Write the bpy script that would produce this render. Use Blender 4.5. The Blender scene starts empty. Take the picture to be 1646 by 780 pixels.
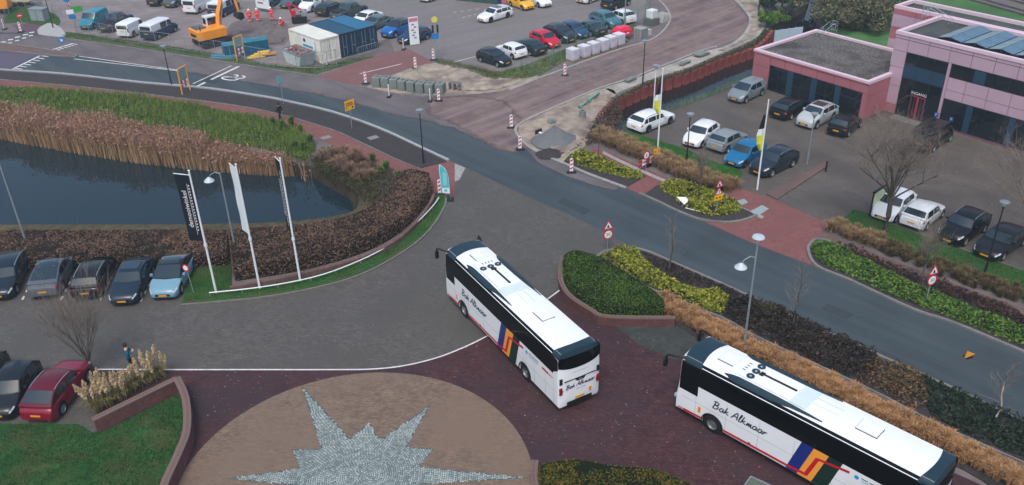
import bpy, bmesh, math, random
import numpy as np
from mathutils import Vector, Matrix
from mathutils.geometry import tessellate_polygon
rad = math.radians
random.seed(7)
RNG = np.random.default_rng(7)
SC = bpy.context.scene
COL = SC.collection

# ------------------------------------------------------------------ camera
F_PX, PITCH, ROLL, CAM_H = 1422.36, rad(29.9368), rad(1.473), 30.232
IMG_W, IMG_H = 1646.0, 780.0
_R = Vector((1, 0, 0)); _F = Vector((0, math.cos(PITCH), -math.sin(PITCH))); _D = Vector((0, -math.sin(PITCH), -math.cos(PITCH)))
CR = _R * math.cos(ROLL) + _D * math.sin(ROLL)
CD = _D * math.cos(ROLL) - _R * math.sin(ROLL)
CAM = Vector((0, 0, CAM_H))
cam_data = bpy.data.cameras.new("camera")
cam_data.sensor_fit = 'HORIZONTAL'; cam_data.sensor_width = 36.0
cam_data.lens = 36.0 * F_PX / IMG_W
cam_data.clip_start = 0.5; cam_data.clip_end = 3000
cam = bpy.data.objects.new("camera", cam_data); COL.objects.link(cam)
rot = Matrix((CR, -CD, -_F)).transposed()
cam.matrix_world = Matrix.Translation(CAM) @ rot.to_4x4()
SC.camera = cam

# ------------------------------------------------------------------ sky, sun, exposure
SUN_EL, SUN_AZ = rad(60), rad(192)      # azimuth clockwise from +Y: high behind the camera, a little to its left
w = bpy.data.worlds.new("World"); SC.world = w; w.use_nodes = True
nt = w.node_tree; nt.nodes.clear()
sky = nt.nodes.new('ShaderNodeTexSky'); sky.sky_type = 'NISHITA'; sky.sun_disc = False
sky.sun_elevation = SUN_EL; sky.sun_rotation = SUN_AZ
sky.air_density = 1.0; sky.dust_density = 3.0; sky.ozone_density = 0.6; sky.altitude = 0
bg = nt.nodes.new('ShaderNodeBackground'); bg.inputs[1].default_value = 0.13
out = nt.nodes.new('ShaderNodeOutputWorld')
nt.links.new(sky.outputs[0], bg.inputs[0]); nt.links.new(bg.outputs[0], out.inputs[0])
sl = bpy.data.lights.new("sun", 'SUN'); sl.energy = 1.3; sl.angle = rad(22); sl.color = (1.0, 0.985, 0.94)
so = bpy.data.objects.new("sun", sl); COL.objects.link(so)
sdir = Vector((math.sin(SUN_AZ) * math.cos(SUN_EL), math.cos(SUN_AZ) * math.cos(SUN_EL), math.sin(SUN_EL)))
so.rotation_euler = sdir.to_track_quat('Z', 'Y').to_euler(); so.location = (0, 0, 60)
vs = SC.view_settings
vs.view_transform = 'Standard'; vs.look = 'None'; vs.gamma = 1.0; vs.use_curve_mapping = False
vs.exposure = 0.5
SC.render.engine = 'CYCLES'
SC.cycles.max_bounces = 6; SC.cycles.diffuse_bounces = 2; SC.cycles.glossy_bounces = 2
SC.cycles.transparent_max_bounces = 6; SC.cycles.caustics_reflective = False; SC.cycles.caustics_refractive = False
SC.cycles.use_adaptive_sampling = True; SC.cycles.adaptive_threshold = 0.02
try:
    SC.cycles.use_denoising = True; SC.cycles.denoiser = 'OPENIMAGEDENOISE'
except Exception: pass

# ------------------------------------------------------------------ survey helper: photograph reading -> point of the site plan
def G(u, v, z=0.0):
    d = CR * (u - IMG_W / 2) + CD * (v - IMG_H / 2) + _F * F_PX
    t = (z - CAM_H) / d.z
    p = CAM + d * t
    return Vector((p.x, p.y, z))
def Gs(pts, z=0.0): return [G(u, v, z) for u, v in pts]
def px_at(p):
    q = p - CAM
    zc = q.dot(_F)
    return (823 + F_PX * q.dot(CR) / zc, 390 + F_PX * q.dot(CD) / zc)
def top_h(base_uv, top_v):
    """height of a vertical post whose foot and top rows are known"""
    b = G(*base_uv); lo, hi = 0, 20
    for _ in range(40):
        m = (lo + hi) / 2
        if px_at(b + Vector((0, 0, m)))[1] > top_v: lo = m
        else: hi = m
    return lo

# ------------------------------------------------------------------ materials
MATS = {}
def lin(c):
    return tuple(((x / 255) / 12.92 if x / 255 <= .04045 else ((x / 255 + .055) / 1.055) ** 2.4) for x in c)
def M(name, col, rough=.85, var=.22, scale=2.0, big=0.0, bigscale=.15, bump=0.0, bscale=30, spec=.3, metal=0, coat=0, col2=None, brick=None, speck=0, voro=0, trans=None, bigcol=None, wall=False, streak=None):
    if name in MATS: return MATS[name]
    m = bpy.data.materials.new(name); m.use_nodes = True
    n = m.node_tree.nodes; l = m.node_tree.links
    b = n['Principled BSDF']
    b.inputs['Roughness'].default_value = rough
    b.inputs['Specular IOR Level'].default_value = spec
    b.inputs['Metallic'].default_value = metal
    b.inputs['Coat Weight'].default_value = coat
    b.inputs['Coat Roughness'].default_value = .08
    if var == 0 and not col2 and not brick:
        b.inputs['Base Color'].default_value = (*col, 1)
        MATS[name] = m; m.diffuse_color = (*col, 1); return m
    tc = n.new('ShaderNodeTexCoord')
    def noise(s, det=4, rg=.55):
        t = n.new('ShaderNodeTexNoise'); t.inputs['Scale'].default_value = s; t.inputs['Detail'].default_value = det; t.inputs['Roughness'].default_value = rg
        l.new(tc.outputs['Object'], t.inputs['Vector']); return t.outputs['Fac']
    def mix(fac, a, c, mode='MIX'):
        x = n.new('ShaderNodeMix'); x.data_type = 'RGBA'; x.blend_type = mode
        for k, v in ((0, fac), (6, a), (7, c)):
            if hasattr(v, 'is_linked') or hasattr(v, 'links'): l.new(v, x.inputs[k])
            elif k == 0: x.inputs[k].default_value = v
            else: x.inputs[k].default_value = (*v[:3], 1)
        return x.outputs[2]
    def ramp(f, lo, hi):
        r = n.new('ShaderNodeMapRange'); r.inputs[1].default_value = lo; r.inputs[2].default_value = hi; l.new(f, r.inputs[0]); return r.outputs[0]
    lo = tuple(c * (1 - var) for c in col); hi = tuple(min(1, c * (1 + var)) for c in (col2 or col))
    c = mix(ramp(noise(scale), .3, .7), lo, hi)
    bumpsrc = None
    if brick:
        bw, bh, mort, mcol, vary = brick
        t = n.new('ShaderNodeTexBrick'); t.inputs['Scale'].default_value = 1.0
        t.inputs['Brick Width'].default_value = bw; t.inputs['Row Height'].default_value = bh; t.inputs['Mortar Size'].default_value = mort
        t.inputs['Color1'].default_value = (1 - vary,) * 3 + (1,); t.inputs['Color2'].default_value = (1 + vary,) * 3 + (1,)
        t.inputs['Mortar'].default_value = (*mcol, 1); t.inputs['Bias'].default_value = 0
        if wall:   # courses run along the wall, rows go up
            sx = n.new('ShaderNodeSeparateXYZ'); cb = n.new('ShaderNodeCombineXYZ'); ad = n.new('ShaderNodeMath'); l.new(tc.outputs['Object'], sx.inputs[0]); l.new(sx.outputs[0], ad.inputs[0]); l.new(sx.outputs[1], ad.inputs[1]); l.new(ad.outputs[0], cb.inputs[0]); l.new(sx.outputs[2], cb.inputs[1]); l.new(cb.outputs[0], t.inputs['Vector'])
        else: l.new(tc.outputs['Object'], t.inputs['Vector'])
        c = mix(1.0, c, t.outputs['Color'], 'MULTIPLY')
    if big:
        bc = bigcol or tuple(x * (1 - big) for x in col)
        c = mix(ramp(noise(bigscale, 3), .42, .68), c, bc)
    if streak:   # worn wheel tracks drawn out along the direction of travel
        ang, amt, scol = streak
        mp = n.new('ShaderNodeMapping'); mp.vector_type = 'POINT'; mp.inputs['Rotation'].default_value = (0, 0, -ang); mp.inputs['Scale'].default_value = (1, 1, 1)
        m2 = n.new('ShaderNodeMapping'); m2.inputs['Scale'].default_value = (.045, .9, 1)
        l.new(tc.outputs['Object'], mp.inputs['Vector']); l.new(mp.outputs[0], m2.inputs['Vector'])
        t = n.new('ShaderNodeTexNoise'); t.inputs['Scale'].default_value = 1; t.inputs['Detail'].default_value = 4; t.inputs['Roughness'].default_value = .6; l.new(m2.outputs[0], t.inputs['Vector'])
        g0 = n.new('ShaderNodeMath'); g0.operation = 'MULTIPLY'; g0.inputs[1].default_value = amt; l.new(ramp(t.outputs['Fac'], .45, .65), g0.inputs[0])
        c = mix(g0.outputs[0], c, scol)
    if speck:
        v = n.new('ShaderNodeTexVoronoi'); v.inputs['Scale'].default_value = 5.0; v.inputs['Randomness'].default_value = 1
        l.new(tc.outputs['Object'], v.inputs['Vector'])
        r = n.new('ShaderNodeMapRange'); r.inputs[1].default_value = .10; r.inputs[2].default_value = .06; l.new(v.outputs['Distance'], r.inputs[0])
        g = n.new('ShaderNodeMath'); g.operation = 'MULTIPLY'; l.new(r.outputs[0], g.inputs[0]); l.new(ramp(noise(.5), .45, .7), g.inputs[1])
        g2 = n.new('ShaderNodeMath'); g2.operation = 'MULTIPLY'; l.new(g.outputs[0], g2.inputs[0]); g2.inputs[1].default_value = speck
        c = mix(g2.outputs[0], c, (.45, .43, .40))
    l.new(c, b.inputs['Base Color'])
    if bump:
        bn = n.new('ShaderNodeBump'); bn.inputs['Strength'].default_value = bump; bn.inputs['Distance'].default_value = .03
        l.new(noise(bscale, 5, .65), bn.inputs['Height']); l.new(bn.outputs[0], b.inputs['Normal'])
    if trans:
        b.inputs['Transmission Weight'].default_value = trans
    m.diffuse_color = (*col, 1)
    MATS[name] = m; return m
def leafmat(name, cols, rough=.7, trans=.25):
    """foliage: each loose leaf or blade takes its own tone"""
    if name in MATS: return MATS[name]
    m = bpy.data.materials.new(name); m.use_nodes = True
    n = m.node_tree.nodes; l = m.node_tree.links; b = n['Principled BSDF']
    b.inputs['Roughness'].default_value = rough; b.inputs['Specular IOR Level'].default_value = .2
    g = n.new('ShaderNodeNewGeometry'); r = n.new('ShaderNodeValToRGB')
    e = r.color_ramp.elements
    while len(e) < len(cols): e.new(.5)
    for i, c in enumerate(cols): e[i].position = i / max(1, len(cols) - 1); e[i].color = (*c, 1)
    tc = n.new('ShaderNodeTexCoord'); t = n.new('ShaderNodeTexNoise'); t.inputs['Scale'].default_value = .45; t.inputs['Detail'].default_value = 3
    l.new(tc.outputs['Object'], t.inputs['Vector'])
    a = n.new('ShaderNodeMath'); a.operation = 'MULTIPLY_ADD'; l.new(t.outputs['Fac'], a.inputs[0]); a.inputs[1].default_value = 1.2; a.inputs[2].default_value = -.6
    s = n.new('ShaderNodeMath'); s.operation = 'ADD'; s.use_clamp = True; l.new(a.outputs[0], s.inputs[0]); l.new(g.outputs['Random Per Island'], s.inputs[1])
    l.new(s.outputs[0], r.inputs[0]); l.new(r.outputs[0], b.inputs['Base Color'])
    if trans:
        tr = n.new('ShaderNodeBsdfTranslucent'); l.new(r.outputs[0], tr.inputs[0]); mx = n.new('ShaderNodeMixShader'); mx.inputs[0].default_value = trans
        l.new(b.outputs[0], mx.inputs[1]); l.new(tr.outputs[0], mx.inputs[2]); l.new(mx.outputs[0], n['Material Output'].inputs[0])
    MATS[name] = m; return m
def plain(name, col, rough=.5, spec=.4, metal=0, coat=0): return M(name, col, rough, var=0, spec=spec, metal=metal, coat=coat)

# ------------------------------------------------------------------ mesh builder
class MB:
    def __init__(s): s.v = []; s.f = []
    def add(s, vs, fs):
        o = len(s.v); s.v += [tuple(p) for p in vs]; s.f += [tuple(i + o for i in f) for f in fs]; return s
    def box(s, c, d, rz=0.0, mat=None):
        x, y, z = (k / 2 for k in d)
        P = [Vector((i * x, j * y, k * z)) for k in (-1, 1) for j in (-1, 1) for i in (-1, 1)]
        R = mat or Matrix.Rotation(rz, 3, 'Z')
        P = [R @ p + Vector(c) for p in P]
        return s.add(P, [(0, 2, 3, 1), (4, 5, 7, 6), (0, 1, 5, 4), (2, 6, 7, 3), (0, 4, 6, 2), (1, 3, 7, 5)])
    def tube(s, a, b, r0, r1=None, n=8, cap=True):
        a = Vector(a); b = Vector(b); r1 = r0 if r1 is None else r1
        d = (b - a)
        if d.length < 1e-6: return s
        q = d.to_track_quat('Z', 'Y')
        P = []
        for c, r in ((a, r0), (b, r1)):
            for i in range(n):
                t = 2 * math.pi * i / n; P.append(c + q @ Vector((r * math.cos(t), r * math.sin(t), 0)))
        F = [(i, (i + 1) % n, n + (i + 1) % n, n + i) for i in range(n)]
        if cap: F += [tuple(range(n - 1, -1, -1)), tuple(range(n, 2 * n))]
        return s.add(P, F)
    def path(s, pts, r, n=6):
        pts = [Vector(p) for p in pts]
        rr = r if isinstance(r, (list, tuple)) else [r] * len(pts)
        P = []; F = []
        up = Vector((0, 0, 1))
        for k, p in enumerate(pts):
            d = (pts[min(k + 1, len(pts) - 1)] - pts[max(k - 1, 0)])
            q = d.to_track_quat('Z', 'Y')
            for i in range(n):
                t = 2 * math.pi * i / n; P.append(p + q @ Vector((rr[k] * math.cos(t), rr[k] * math.sin(t), 0)))
        for k in range(len(pts) - 1):
            for i in range(n):
                F.append((k * n + i, k * n + (i + 1) % n, (k + 1) * n + (i + 1) % n, (k + 1) * n + i))
        F += [tuple(range(n - 1, -1, -1)), tuple(range((len(pts) - 1) * n, len(pts) * n))]
        return s.add(P, F)
    def lathe(s, prof, c=(0, 0, 0), n=16, axis='Z'):
        P = []; F = []; m = len(prof)
        for i in range(n):
            t = 2 * math.pi * i / n
            for r, h in prof:
                p = (r * math.cos(t), r * math.sin(t), h) if axis == 'Z' else (r * math.cos(t), h, r * math.sin(t))
                P.append((p[0] + c[0], p[1] + c[1], p[2] + c[2]))
        for i in range(n):
            for j in range(m - 1):
                a = i * m + j; b = ((i + 1) % n) * m + j
                F.append((a, b, b + 1, a + 1) if axis == 'Z' else (a, a + 1, b + 1, b))
        return s.add(P, F)
    def prism(s, pts, z0, z1, holes=(), bottom=False):
        """plan polygon (list of 2D/3D points) raised from z0 to z1"""
        loops = [[Vector((p[0], p[1], 0)) for p in L] for L in [pts, *holes]]
        flat = [p for L in loops for p in L]
        tri = tessellate_polygon(loops)
        o = len(flat)
        V = [(p.x, p.y, z1) for p in flat] + [(p.x, p.y, z0) for p in flat]
        F = []
        for t in tri:
            a, b, c = (flat[i] for i in t)
            if (b - a).cross(c - a).z < 0: t = (t[0], t[2], t[1])
            F.append(tuple(t))
            if bottom: F.append((t[0] + o, t[2] + o, t[1] + o))
        k = 0
        if abs(z1 - z0) > 1e-6:
            for L in loops:
                m = len(L)
                ar = sum(L[i].x * L[(i + 1) % m].y - L[(i + 1) % m].x * L[i].y for i in range(m))
                for i in range(m):
                    a = k + i; b = k + (i + 1) % m
                    q = (a + o, b + o, b, a)
                    F.append(q if (ar > 0) == (L is loops[0]) else q[::-1])
                k += m
        else:
            V = V[:o]; F = [f for f in F if max(f) < o]
        return s.add(V, F)
    def strip(s, pts, wl, wr, z0, z1):
        """kerb-like solid along a line of plan points; wl / wr metres to its left / right"""
        pts = [Vector((p[0], p[1], 0)) for p in pts]; A = []; B = []
        for k, p in enumerate(pts):
            d = (pts[min(k + 1, len(pts) - 1)] - pts[max(k - 1, 0)]).normalized(); nrm = Vector((-d.y, d.x, 0))
            A.append(p + nrm * wl); B.append(p - nrm * wr)
        P = []; F = []
        for a, b in zip(A, B): P += [(a.x, a.y, z0), (a.x, a.y, z1), (b.x, b.y, z1), (b.x, b.y, z0)]
        for k in range(len(pts) - 1):
            o = 4 * k
            F += [(o, o + 4, o + 5, o + 1), (o + 1, o + 5, o + 6, o + 2), (o + 2, o + 6, o + 7, o + 3)]
        e = 4 * (len(pts) - 1)
        F += [(0, 1, 2, 3), (e + 3, e + 2, e + 1, e)]
        return s.add(P, F)
    def mesh(s, name='mesh', smooth=None):
        me = bpy.data.meshes.new(name); me.from_pydata(s.v, [], s.f); me.validate(); me.update()
        if smooth is not None: shade(me, smooth)
        return me
    def build(s, name, m, parent=None, smooth=None, loc=None):
        o = bpy.data.objects.new(name, s.mesh(name, smooth)); COL.objects.link(o)
        if m is not None: o.data.materials.append(m)
        if parent is not None: o.parent = parent
        if loc is not None: o.location = loc
        return o
def shade(me, ang=40):
    bm = bmesh.new(); bm.from_mesh(me)
    for f in bm.faces: f.smooth = True
    for e in bm.edges:
        if len(e.link_faces) == 2:
            try: e.smooth = e.calc_face_angle() < rad(ang)
            except Exception: pass
    bm.to_mesh(me); bm.free()
def tag(o, label=None, cat=None, group=None, kind=None):
    for k, v in (('label', label), ('category', cat), ('group', group), ('kind', kind)):
        if v: o[k] = v
    return o
def thing(name, loc, label, cat, group=None, rz=0.0):
    o = bpy.data.objects.new(name, None); COL.objects.link(o); o.location = loc; o.rotation_euler = (0, 0, rz); o.empty_display_size = .3
    return tag(o, label, cat, group)
def copy_tree(o, parent=None):
    c = o.copy(); COL.objects.link(c); c.parent = parent
    for ch in list(o.children): copy_tree(ch, c)
    return c
def struct(name, mb, m, smooth=None): return tag(mb.build(name, m, None, smooth), kind='structure')
def spline(pts, sub=6, closed=False):
    P = [Vector(p) for p in pts]; n = len(P); R = []
    rng = range(n if closed else n - 1)
    for i in rng:
        if closed: a, b, c, d = P[(i - 1) % n], P[i], P[(i + 1) % n], P[(i + 2) % n]
        else: a, b, c, d = P[max(i - 1, 0)], P[i], P[i + 1], P[min(i + 2, n - 1)]
        for k in range(sub):
            t = k / sub
            R.append(.5 * ((2 * b) + (c - a) * t + (2 * a - 5 * b + 4 * c - d) * t * t + (3 * b - a - 3 * c + d) * t ** 3))
    if not closed: R.append(P[-1])
    return R
def C(pts, sub=5, z=0.0): return spline(Gs(pts, z), sub)
_TXT = {}
def text_mesh(txt, size):
    """flat lettering as a mesh (built-in letter shapes), reading along +x, up +y"""
    if (txt, size) in _TXT: return _TXT[(txt, size)]
    cu = bpy.data.curves.new('lettering', 'FONT'); cu.body = txt; cu.size = size; cu.align_x = 'CENTER'; cu.align_y = 'CENTER'; cu.resolution_u = 2
    o = bpy.data.objects.new('lettering', cu); COL.objects.link(o)
    bpy.context.view_layer.update()
    me = bpy.data.meshes.new_from_object(o.evaluated_get(bpy.context.evaluated_depsgraph_get()))
    bpy.data.objects.remove(o); bpy.data.curves.remove(cu); me.materials.clear()
    _TXT[(txt, size)] = me; return me
def lettering(name, txt, size, m, parent, loc, xdir, ydir):
    me = text_mesh(txt, size).copy(); me.materials.append(m)
    o = bpy.data.objects.new(name, me); COL.objects.link(o); o.parent = parent
    x = Vector(xdir).normalized(); y = Vector(ydir).normalized(); z = x.cross(y)
    o.matrix_local = Matrix.Translation(loc) @ Matrix((x, y, z)).transposed().to_4x4()
    return o

# ------------------------------------------------------------------ vegetation scatter (numpy)
def in_poly(px, py, poly):
    inside = np.zeros(len(px), bool); n = len(poly); j = n - 1
    for i in range(n):
        xi, yi = poly[i][0], poly[i][1]; xj, yj = poly[j][0], poly[j][1]
        c = ((yi > py) != (yj > py)) & (px < (xj - xi) * (py - yi) / (yj - yi + 1e-12) + xi)
        inside ^= c; j = i
    return inside
def scatter(poly, density):
    xs = [p[0] for p in poly]; ys = [p[1] for p in poly]
    x0, x1, y0, y1 = min(xs), max(xs), min(ys), max(ys)
    n = int((x1 - x0) * (y1 - y0) * density)
    px = RNG.uniform(x0, x1, n); py = RNG.uniform(y0, y1, n)
    k = in_poly(px, py, poly)
    return px[k], py[k]
def np_mesh(name, V, F):
    """V (n,3), F (m,k) all faces with k corners"""
    me = bpy.data.meshes.new(name); k = F.shape[1]
    me.vertices.add(len(V)); me.vertices.foreach_set('co', np.ascontiguousarray(V, np.float32).ravel())
    me.loops.add(F.size); me.loops.foreach_set('vertex_index', np.ascontiguousarray(F, np.int32).ravel())
    me.polygons.add(len(F)); me.polygons.foreach_set('loop_start', np.arange(0, F.size, k, dtype=np.int32)); me.polygons.foreach_set('loop_total', np.full(len(F), k, np.int32))
    me.update(calc_edges=True); me.validate(); return me
def np_obj(name, V, F, m, parent=None):
    o = bpy.data.objects.new(name, np_mesh(name, V, F)); COL.objects.link(o); o.data.materials.append(m)
    if parent is not None: o.parent = parent
    return o
def leaf_cards(P, size, flat=0.0):
    """random little leaf quads at points P (n,3)"""
    n = len(P); a = RNG.normal(size=(n, 3)); a[:, 2] *= (1 - flat); a /= np.linalg.norm(a, axis=1)[:, None] + 1e-9
    b = RNG.normal(size=(n, 3)); b[:, 2] *= (1 - flat); b -= (b * a).sum(1)[:, None] * a; b /= np.linalg.norm(b, axis=1)[:, None] + 1e-9
    s = (size * RNG.uniform(.6, 1.4, n))[:, None]
    V = np.stack([P - a * s, P + b * s * .55, P + a * s, P - b * s * .55], 1).reshape(-1, 3)
    return V, np.arange(4 * n).reshape(n, 4)
def blades(px, py, z, h, wd, lean=.3, bend=.4):
    """tapered, bent grass blades: two quads folded into a 5-point strip"""
    n = len(px); h = np.broadcast_to(h, n) * RNG.uniform(.65, 1.2, n); t = RNG.uniform(0, 2 * np.pi, n); l = RNG.uniform(0, lean, n) * h
    z = np.broadcast_to(z, n)
    dx, dy = np.cos(t) * l, np.sin(t) * l; wx, wy = -np.sin(t + .6) * wd / 2, np.cos(t + .6) * wd / 2
    m = .55
    V = np.stack([np.stack([px - wx, py - wy, z], 1), np.stack([px + wx, py + wy, z], 1),
                  np.stack([px + dx * m * (1 - bend) + wx * .8, py + dy * m * (1 - bend) + wy * .8, z + h * m], 1),
                  np.stack([px + dx * m * (1 - bend) - wx * .8, py + dy * m * (1 - bend) - wy * .8, z + h * m], 1),
                  np.stack([px + dx + wx * .15, py + dy + wy * .15, z + h], 1), np.stack([px + dx - wx * .15, py + dy - wy * .15, z + h], 1)], 1).reshape(-1, 3)
    b = (np.arange(n) * 6)[:, None]
    F = np.concatenate([b + np.array([[0, 1, 2, 3]]), b + np.array([[3, 2, 4, 5]])], 0)
    return V, F
def inset_dist(px, py, poly):
    d = np.full(len(px), 1e9); n = len(poly)
    for i in range(n):
        ax, ay = poly[i][0], poly[i][1]; bx, by = poly[(i + 1) % n][0], poly[(i + 1) % n][1]
        vx, vy = bx - ax, by - ay; L = vx * vx + vy * vy + 1e-12
        t = np.clip(((px - ax) * vx + (py - ay) * vy) / L, 0, 1)
        d = np.minimum(d, np.hypot(px - ax - t * vx, py - ay - t * vy))
    return d
def vnoise(x, y, s, seed=0):
    r = np.random.default_rng(seed); v = 0
    for k in range(4):
        a = r.uniform(0, 6.28); f = s * r.uniform(.6, 1.9); v = v + np.sin((x * math.cos(a) + y * math.sin(a)) * f + r.uniform(0, 6))
    return v / 4
BEA = math.atan2(-.7985, .602)
# ================================================================== the setting: ground, water, roads, paving
soil = M('soil', lin((58, 54, 56)), .95, .35, 6, bump=.6, bscale=14, speck=.5)
m_ground = M('bare_ground', lin((112, 104, 104)), .95, .18, .8, big=.3, bigscale=.12, bump=.35, bscale=6)
RDIR = math.atan2(*(lambda d: (d.y, d.x))(G(1646, 620) - G(900, 300)))
asphalt = M('asphalt', lin((58, 69, 74)), .6, .14, 14, spec=.4, big=.22, bigscale=.25, bump=.15, bscale=60, streak=(RDIR, .45, lin((78, 87, 90))))
asphalt_dusty = M('asphalt_dusty', lin((108, 101, 103)), .9, .14, 3, big=.3, bigscale=.3, bump=.15, bscale=60, streak=(RDIR, .6, lin((84, 82, 88))))
asphalt_lot = M('lot_paving', lin((97, 91, 85)), .68, .15, 2.5, big=.38, bigscale=.22, streak=(BEA, .45, lin((78, 74, 74))), bump=.25, bscale=25, brick=(.21, .105, .008, (.72, .72, .72), .12))
m_muddy = M('muddy_road', lin((118, 101, 97)), .95, .22, 1.2, big=.4, bigscale=.35, bigcol=lin((92, 78, 80)), bump=.6, bscale=5, streak=(math.atan2(*(lambda d: (d.y, d.x))(G(1040, 92) - G(850, 165))), .7, lin((138, 122, 120))))
m_sand = M('sand', lin((158, 146, 132)), .95, .2, 1.6, big=.45, bigscale=.5, bigcol=lin((112, 100, 96)), bump=.9, bscale=4)
clinker = M('grey_clinker_paving', lin((94, 91, 87)), .62, .16, 1.5, big=.3, bigscale=.22, streak=(.30, .3, lin((82, 80, 79))), bump=.3, bscale=30, brick=(.22, .11, .018, (.55, .55, .55), .26))
redclink = M('red_clinker_paving', lin((74, 46, 49)), .7, .2, 1.2, big=.35, bigscale=.2, bigcol=lin((56, 44, 50)), bump=.3, bscale=30, speck=.8, brick=(.22, .11, .016, (.5, .5, .5), .34))
redpath = M('red_brick_paving', lin((128, 84, 82)), .92, .16, 2, big=.18, bigscale=.5, bump=.3, bscale=30, brick=(.20, .10, .012, (.72, .72, .72), .16))
brownpath = M('brown_brick_paving', lin((112, 92, 88)), .92, .16, 2, big=.25, bigscale=.5, bump=.3, bscale=30, brick=(.20, .10, .012, (.7, .7, .7), .2))
tanpave = M('tan_brick_paving', lin((130, 111, 96)), .75, .14, 1.4, big=.2, bigscale=.2, bump=.5, bscale=30, brick=(.22, .085, .016, (.45, .45, .45), .30))
kerbm = M('concrete_kerb', lin((122, 121, 118)), .9, .18, 4, big=.25, bigscale=.6, bump=.2, bscale=30)
whitep = M('white_road_paint', lin((214, 214, 214)), .7, .14, 9, big=.2, bigscale=2)
lawnm = M('short_turf', lin((44, 84, 40)), .95, .4, 5, big=.4, bigscale=.7, bigcol=lin((72, 78, 46)), bump=1, bscale=20)
mossy = M('mossy_asphalt', lin((62, 66, 64)), .95, .3, 3, big=.3, bigscale=.6, bump=.4, bscale=20, speck=.5)

def wat(name, col, bumpd):
    m = bpy.data.materials.new(name); m.use_nodes = True; n = m.node_tree.nodes; l = m.node_tree.links; b = n['Principled BSDF']
    b.inputs['Base Color'].default_value = (*col, 1); b.inputs['Roughness'].default_value = .035; b.inputs['IOR'].default_value = 1.38; b.inputs['Specular IOR Level'].default_value = .5
    tc = n.new('ShaderNodeTexCoord'); t = n.new('ShaderNodeTexNoise'); t.inputs['Scale'].default_value = 1.6; t.inputs['Detail'].default_value = 3
    bn = n.new('ShaderNodeBump'); bn.inputs['Strength'].default_value = bumpd; bn.inputs['Distance'].default_value = .02
    l.new(tc.outputs['Object'], t.inputs['Vector']); l.new(t.outputs['Fac'], bn.inputs['Height']); l.new(bn.outputs[0], b.inputs['Normal'])
    return m
m_water = wat('still_pond_water', lin((24, 42, 50)), .15)
m_canal = wat('dark_canal_water', lin((26, 30, 32)), .16)

# --- plan lines (read off the photograph, laid out on the ground)
ROAD_S = [(-120, 103), (0, 112), (103, 119), (231, 133), (333, 142), (420, 155), (457, 162), (534, 180), (611, 207), (680, 239), (721, 258), (759, 274), (836, 311), (902, 340), (965, 370), (1015, 396), (1041, 406), (1077, 421), (1134, 446), (1190, 471), (1269, 508), (1400, 567), (1468, 598), (1554, 636), (1646, 681), (1760, 735)]
ROAD_N1 = [(-120, 48), (0, 52), (58, 54), (115, 65), (205, 77), (282, 88.5), (420, 110), (510, 123), (577, 139), (631, 151), (682, 155), (736, 155)]
ROAD_N2 = [(829, 213), (845, 233), (865, 246), (907, 264), (949, 282), (1006, 303), (1028, 312), (1062, 327), (1123, 353), (1184, 380), (1240, 403), (1298, 424), (1314, 431), (1363, 451), (1431, 483), (1480, 504), (1535, 522), (1646, 568), (1760, 616)]
POND = [(-150, 195), (0, 217), (100, 236), (200, 254), (300, 266), (380, 273), (440, 276), (500, 280), (545, 303), (574, 322), (580, 345), (560, 361), (480, 373), (370, 378), (150, 379), (0, 379), (-150, 379)]
CANAL = [(950, 208), (960, 184), (984, 160), (1047, 131), (1106, 112), (1160, 89), (1213, 70), (1238, 45), (1246, 24), (1280, 15), (1297, 4), (1306, -25), (1350, -25), (1326, 5), (1313, 25), (1322, 48), (1342, 62), (1300, 88), (1207, 122), (1160, 144), (1083, 172), (1010, 205), (980, 216)]
WZ = -.9
pond_hole = spline([Vector((p.x, p.y, 0)) for p in Gs(POND, WZ)], 4, True)
canal_hole = [Vector((p.x, p.y, 0)) for p in Gs(CANAL)]
outer = [(-700, -60, 0), (700, -60, 0), (700, 900, 0), (-700, 900, 0)]
g = MB().prism(outer, -2.6, 0, holes=[pond_hole, canal_hole]); struct('ground', g, m_ground)
b = MB().prism([(p.x * 1.0, p.y, 0) for p in pond_hole], WZ, WZ); struct('pond_water', b, m_water)
b = MB().prism(canal_hole, -1.0, -1.0); struct('canal_water', b, m_canal)
def skirt(name, ring, wd, z1, m):
    n = len(ring); V = []; F = []
    ar = sum(ring[i].x * ring[(i + 1) % n].y - ring[(i + 1) % n].x * ring[i].y for i in range(n)); sg = 1 if ar > 0 else -1
    for i, p in enumerate(ring):
        d = (ring[(i + 1) % n] - ring[i - 1]).normalized(); q = p + Vector((-d.y, d.x, 0)) * wd * sg; o = p - Vector((-d.y, d.x, 0)) * .12 * sg
        V += [(o.x, o.y, .02), (q.x, q.y, z1)]
    for i in range(n): j = (i + 1) % n; F.append((2 * i, 2 * j, 2 * j + 1, 2 * i + 1))
    return struct(name, MB().add(V, F), m)
litter = M('bank_litter', lin((50, 44, 36)), .95, .4, 3, bump=1, bscale=10)
skirt('pond_bank', pond_hole, .55, WZ - .12, litter)
struct('pond_margin', MB().strip([*pond_hole, pond_hole[0], pond_hole[1]], .05, 1.5, .004, .008), M('margin_earth', lin((78, 72, 54)), .95, .4, 2, bump=.8, bscale=10)) if sum(pond_hole[i - 1].x * pond_hole[i].y - pond_hole[i].x * pond_hole[i - 1].y for i in range(len(pond_hole))) > 0 else struct('pond_margin', MB().strip([*pond_hole, pond_hole[0], pond_hole[1]], 1.5, .05, .004, .008), M('margin_earth', lin((78, 72, 54)), .95, .4, 2, bump=.8, bscale=10))
b = MB().prism(pond_hole, -1.9, -1.9); struct('pond_bed', b, soil)
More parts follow.
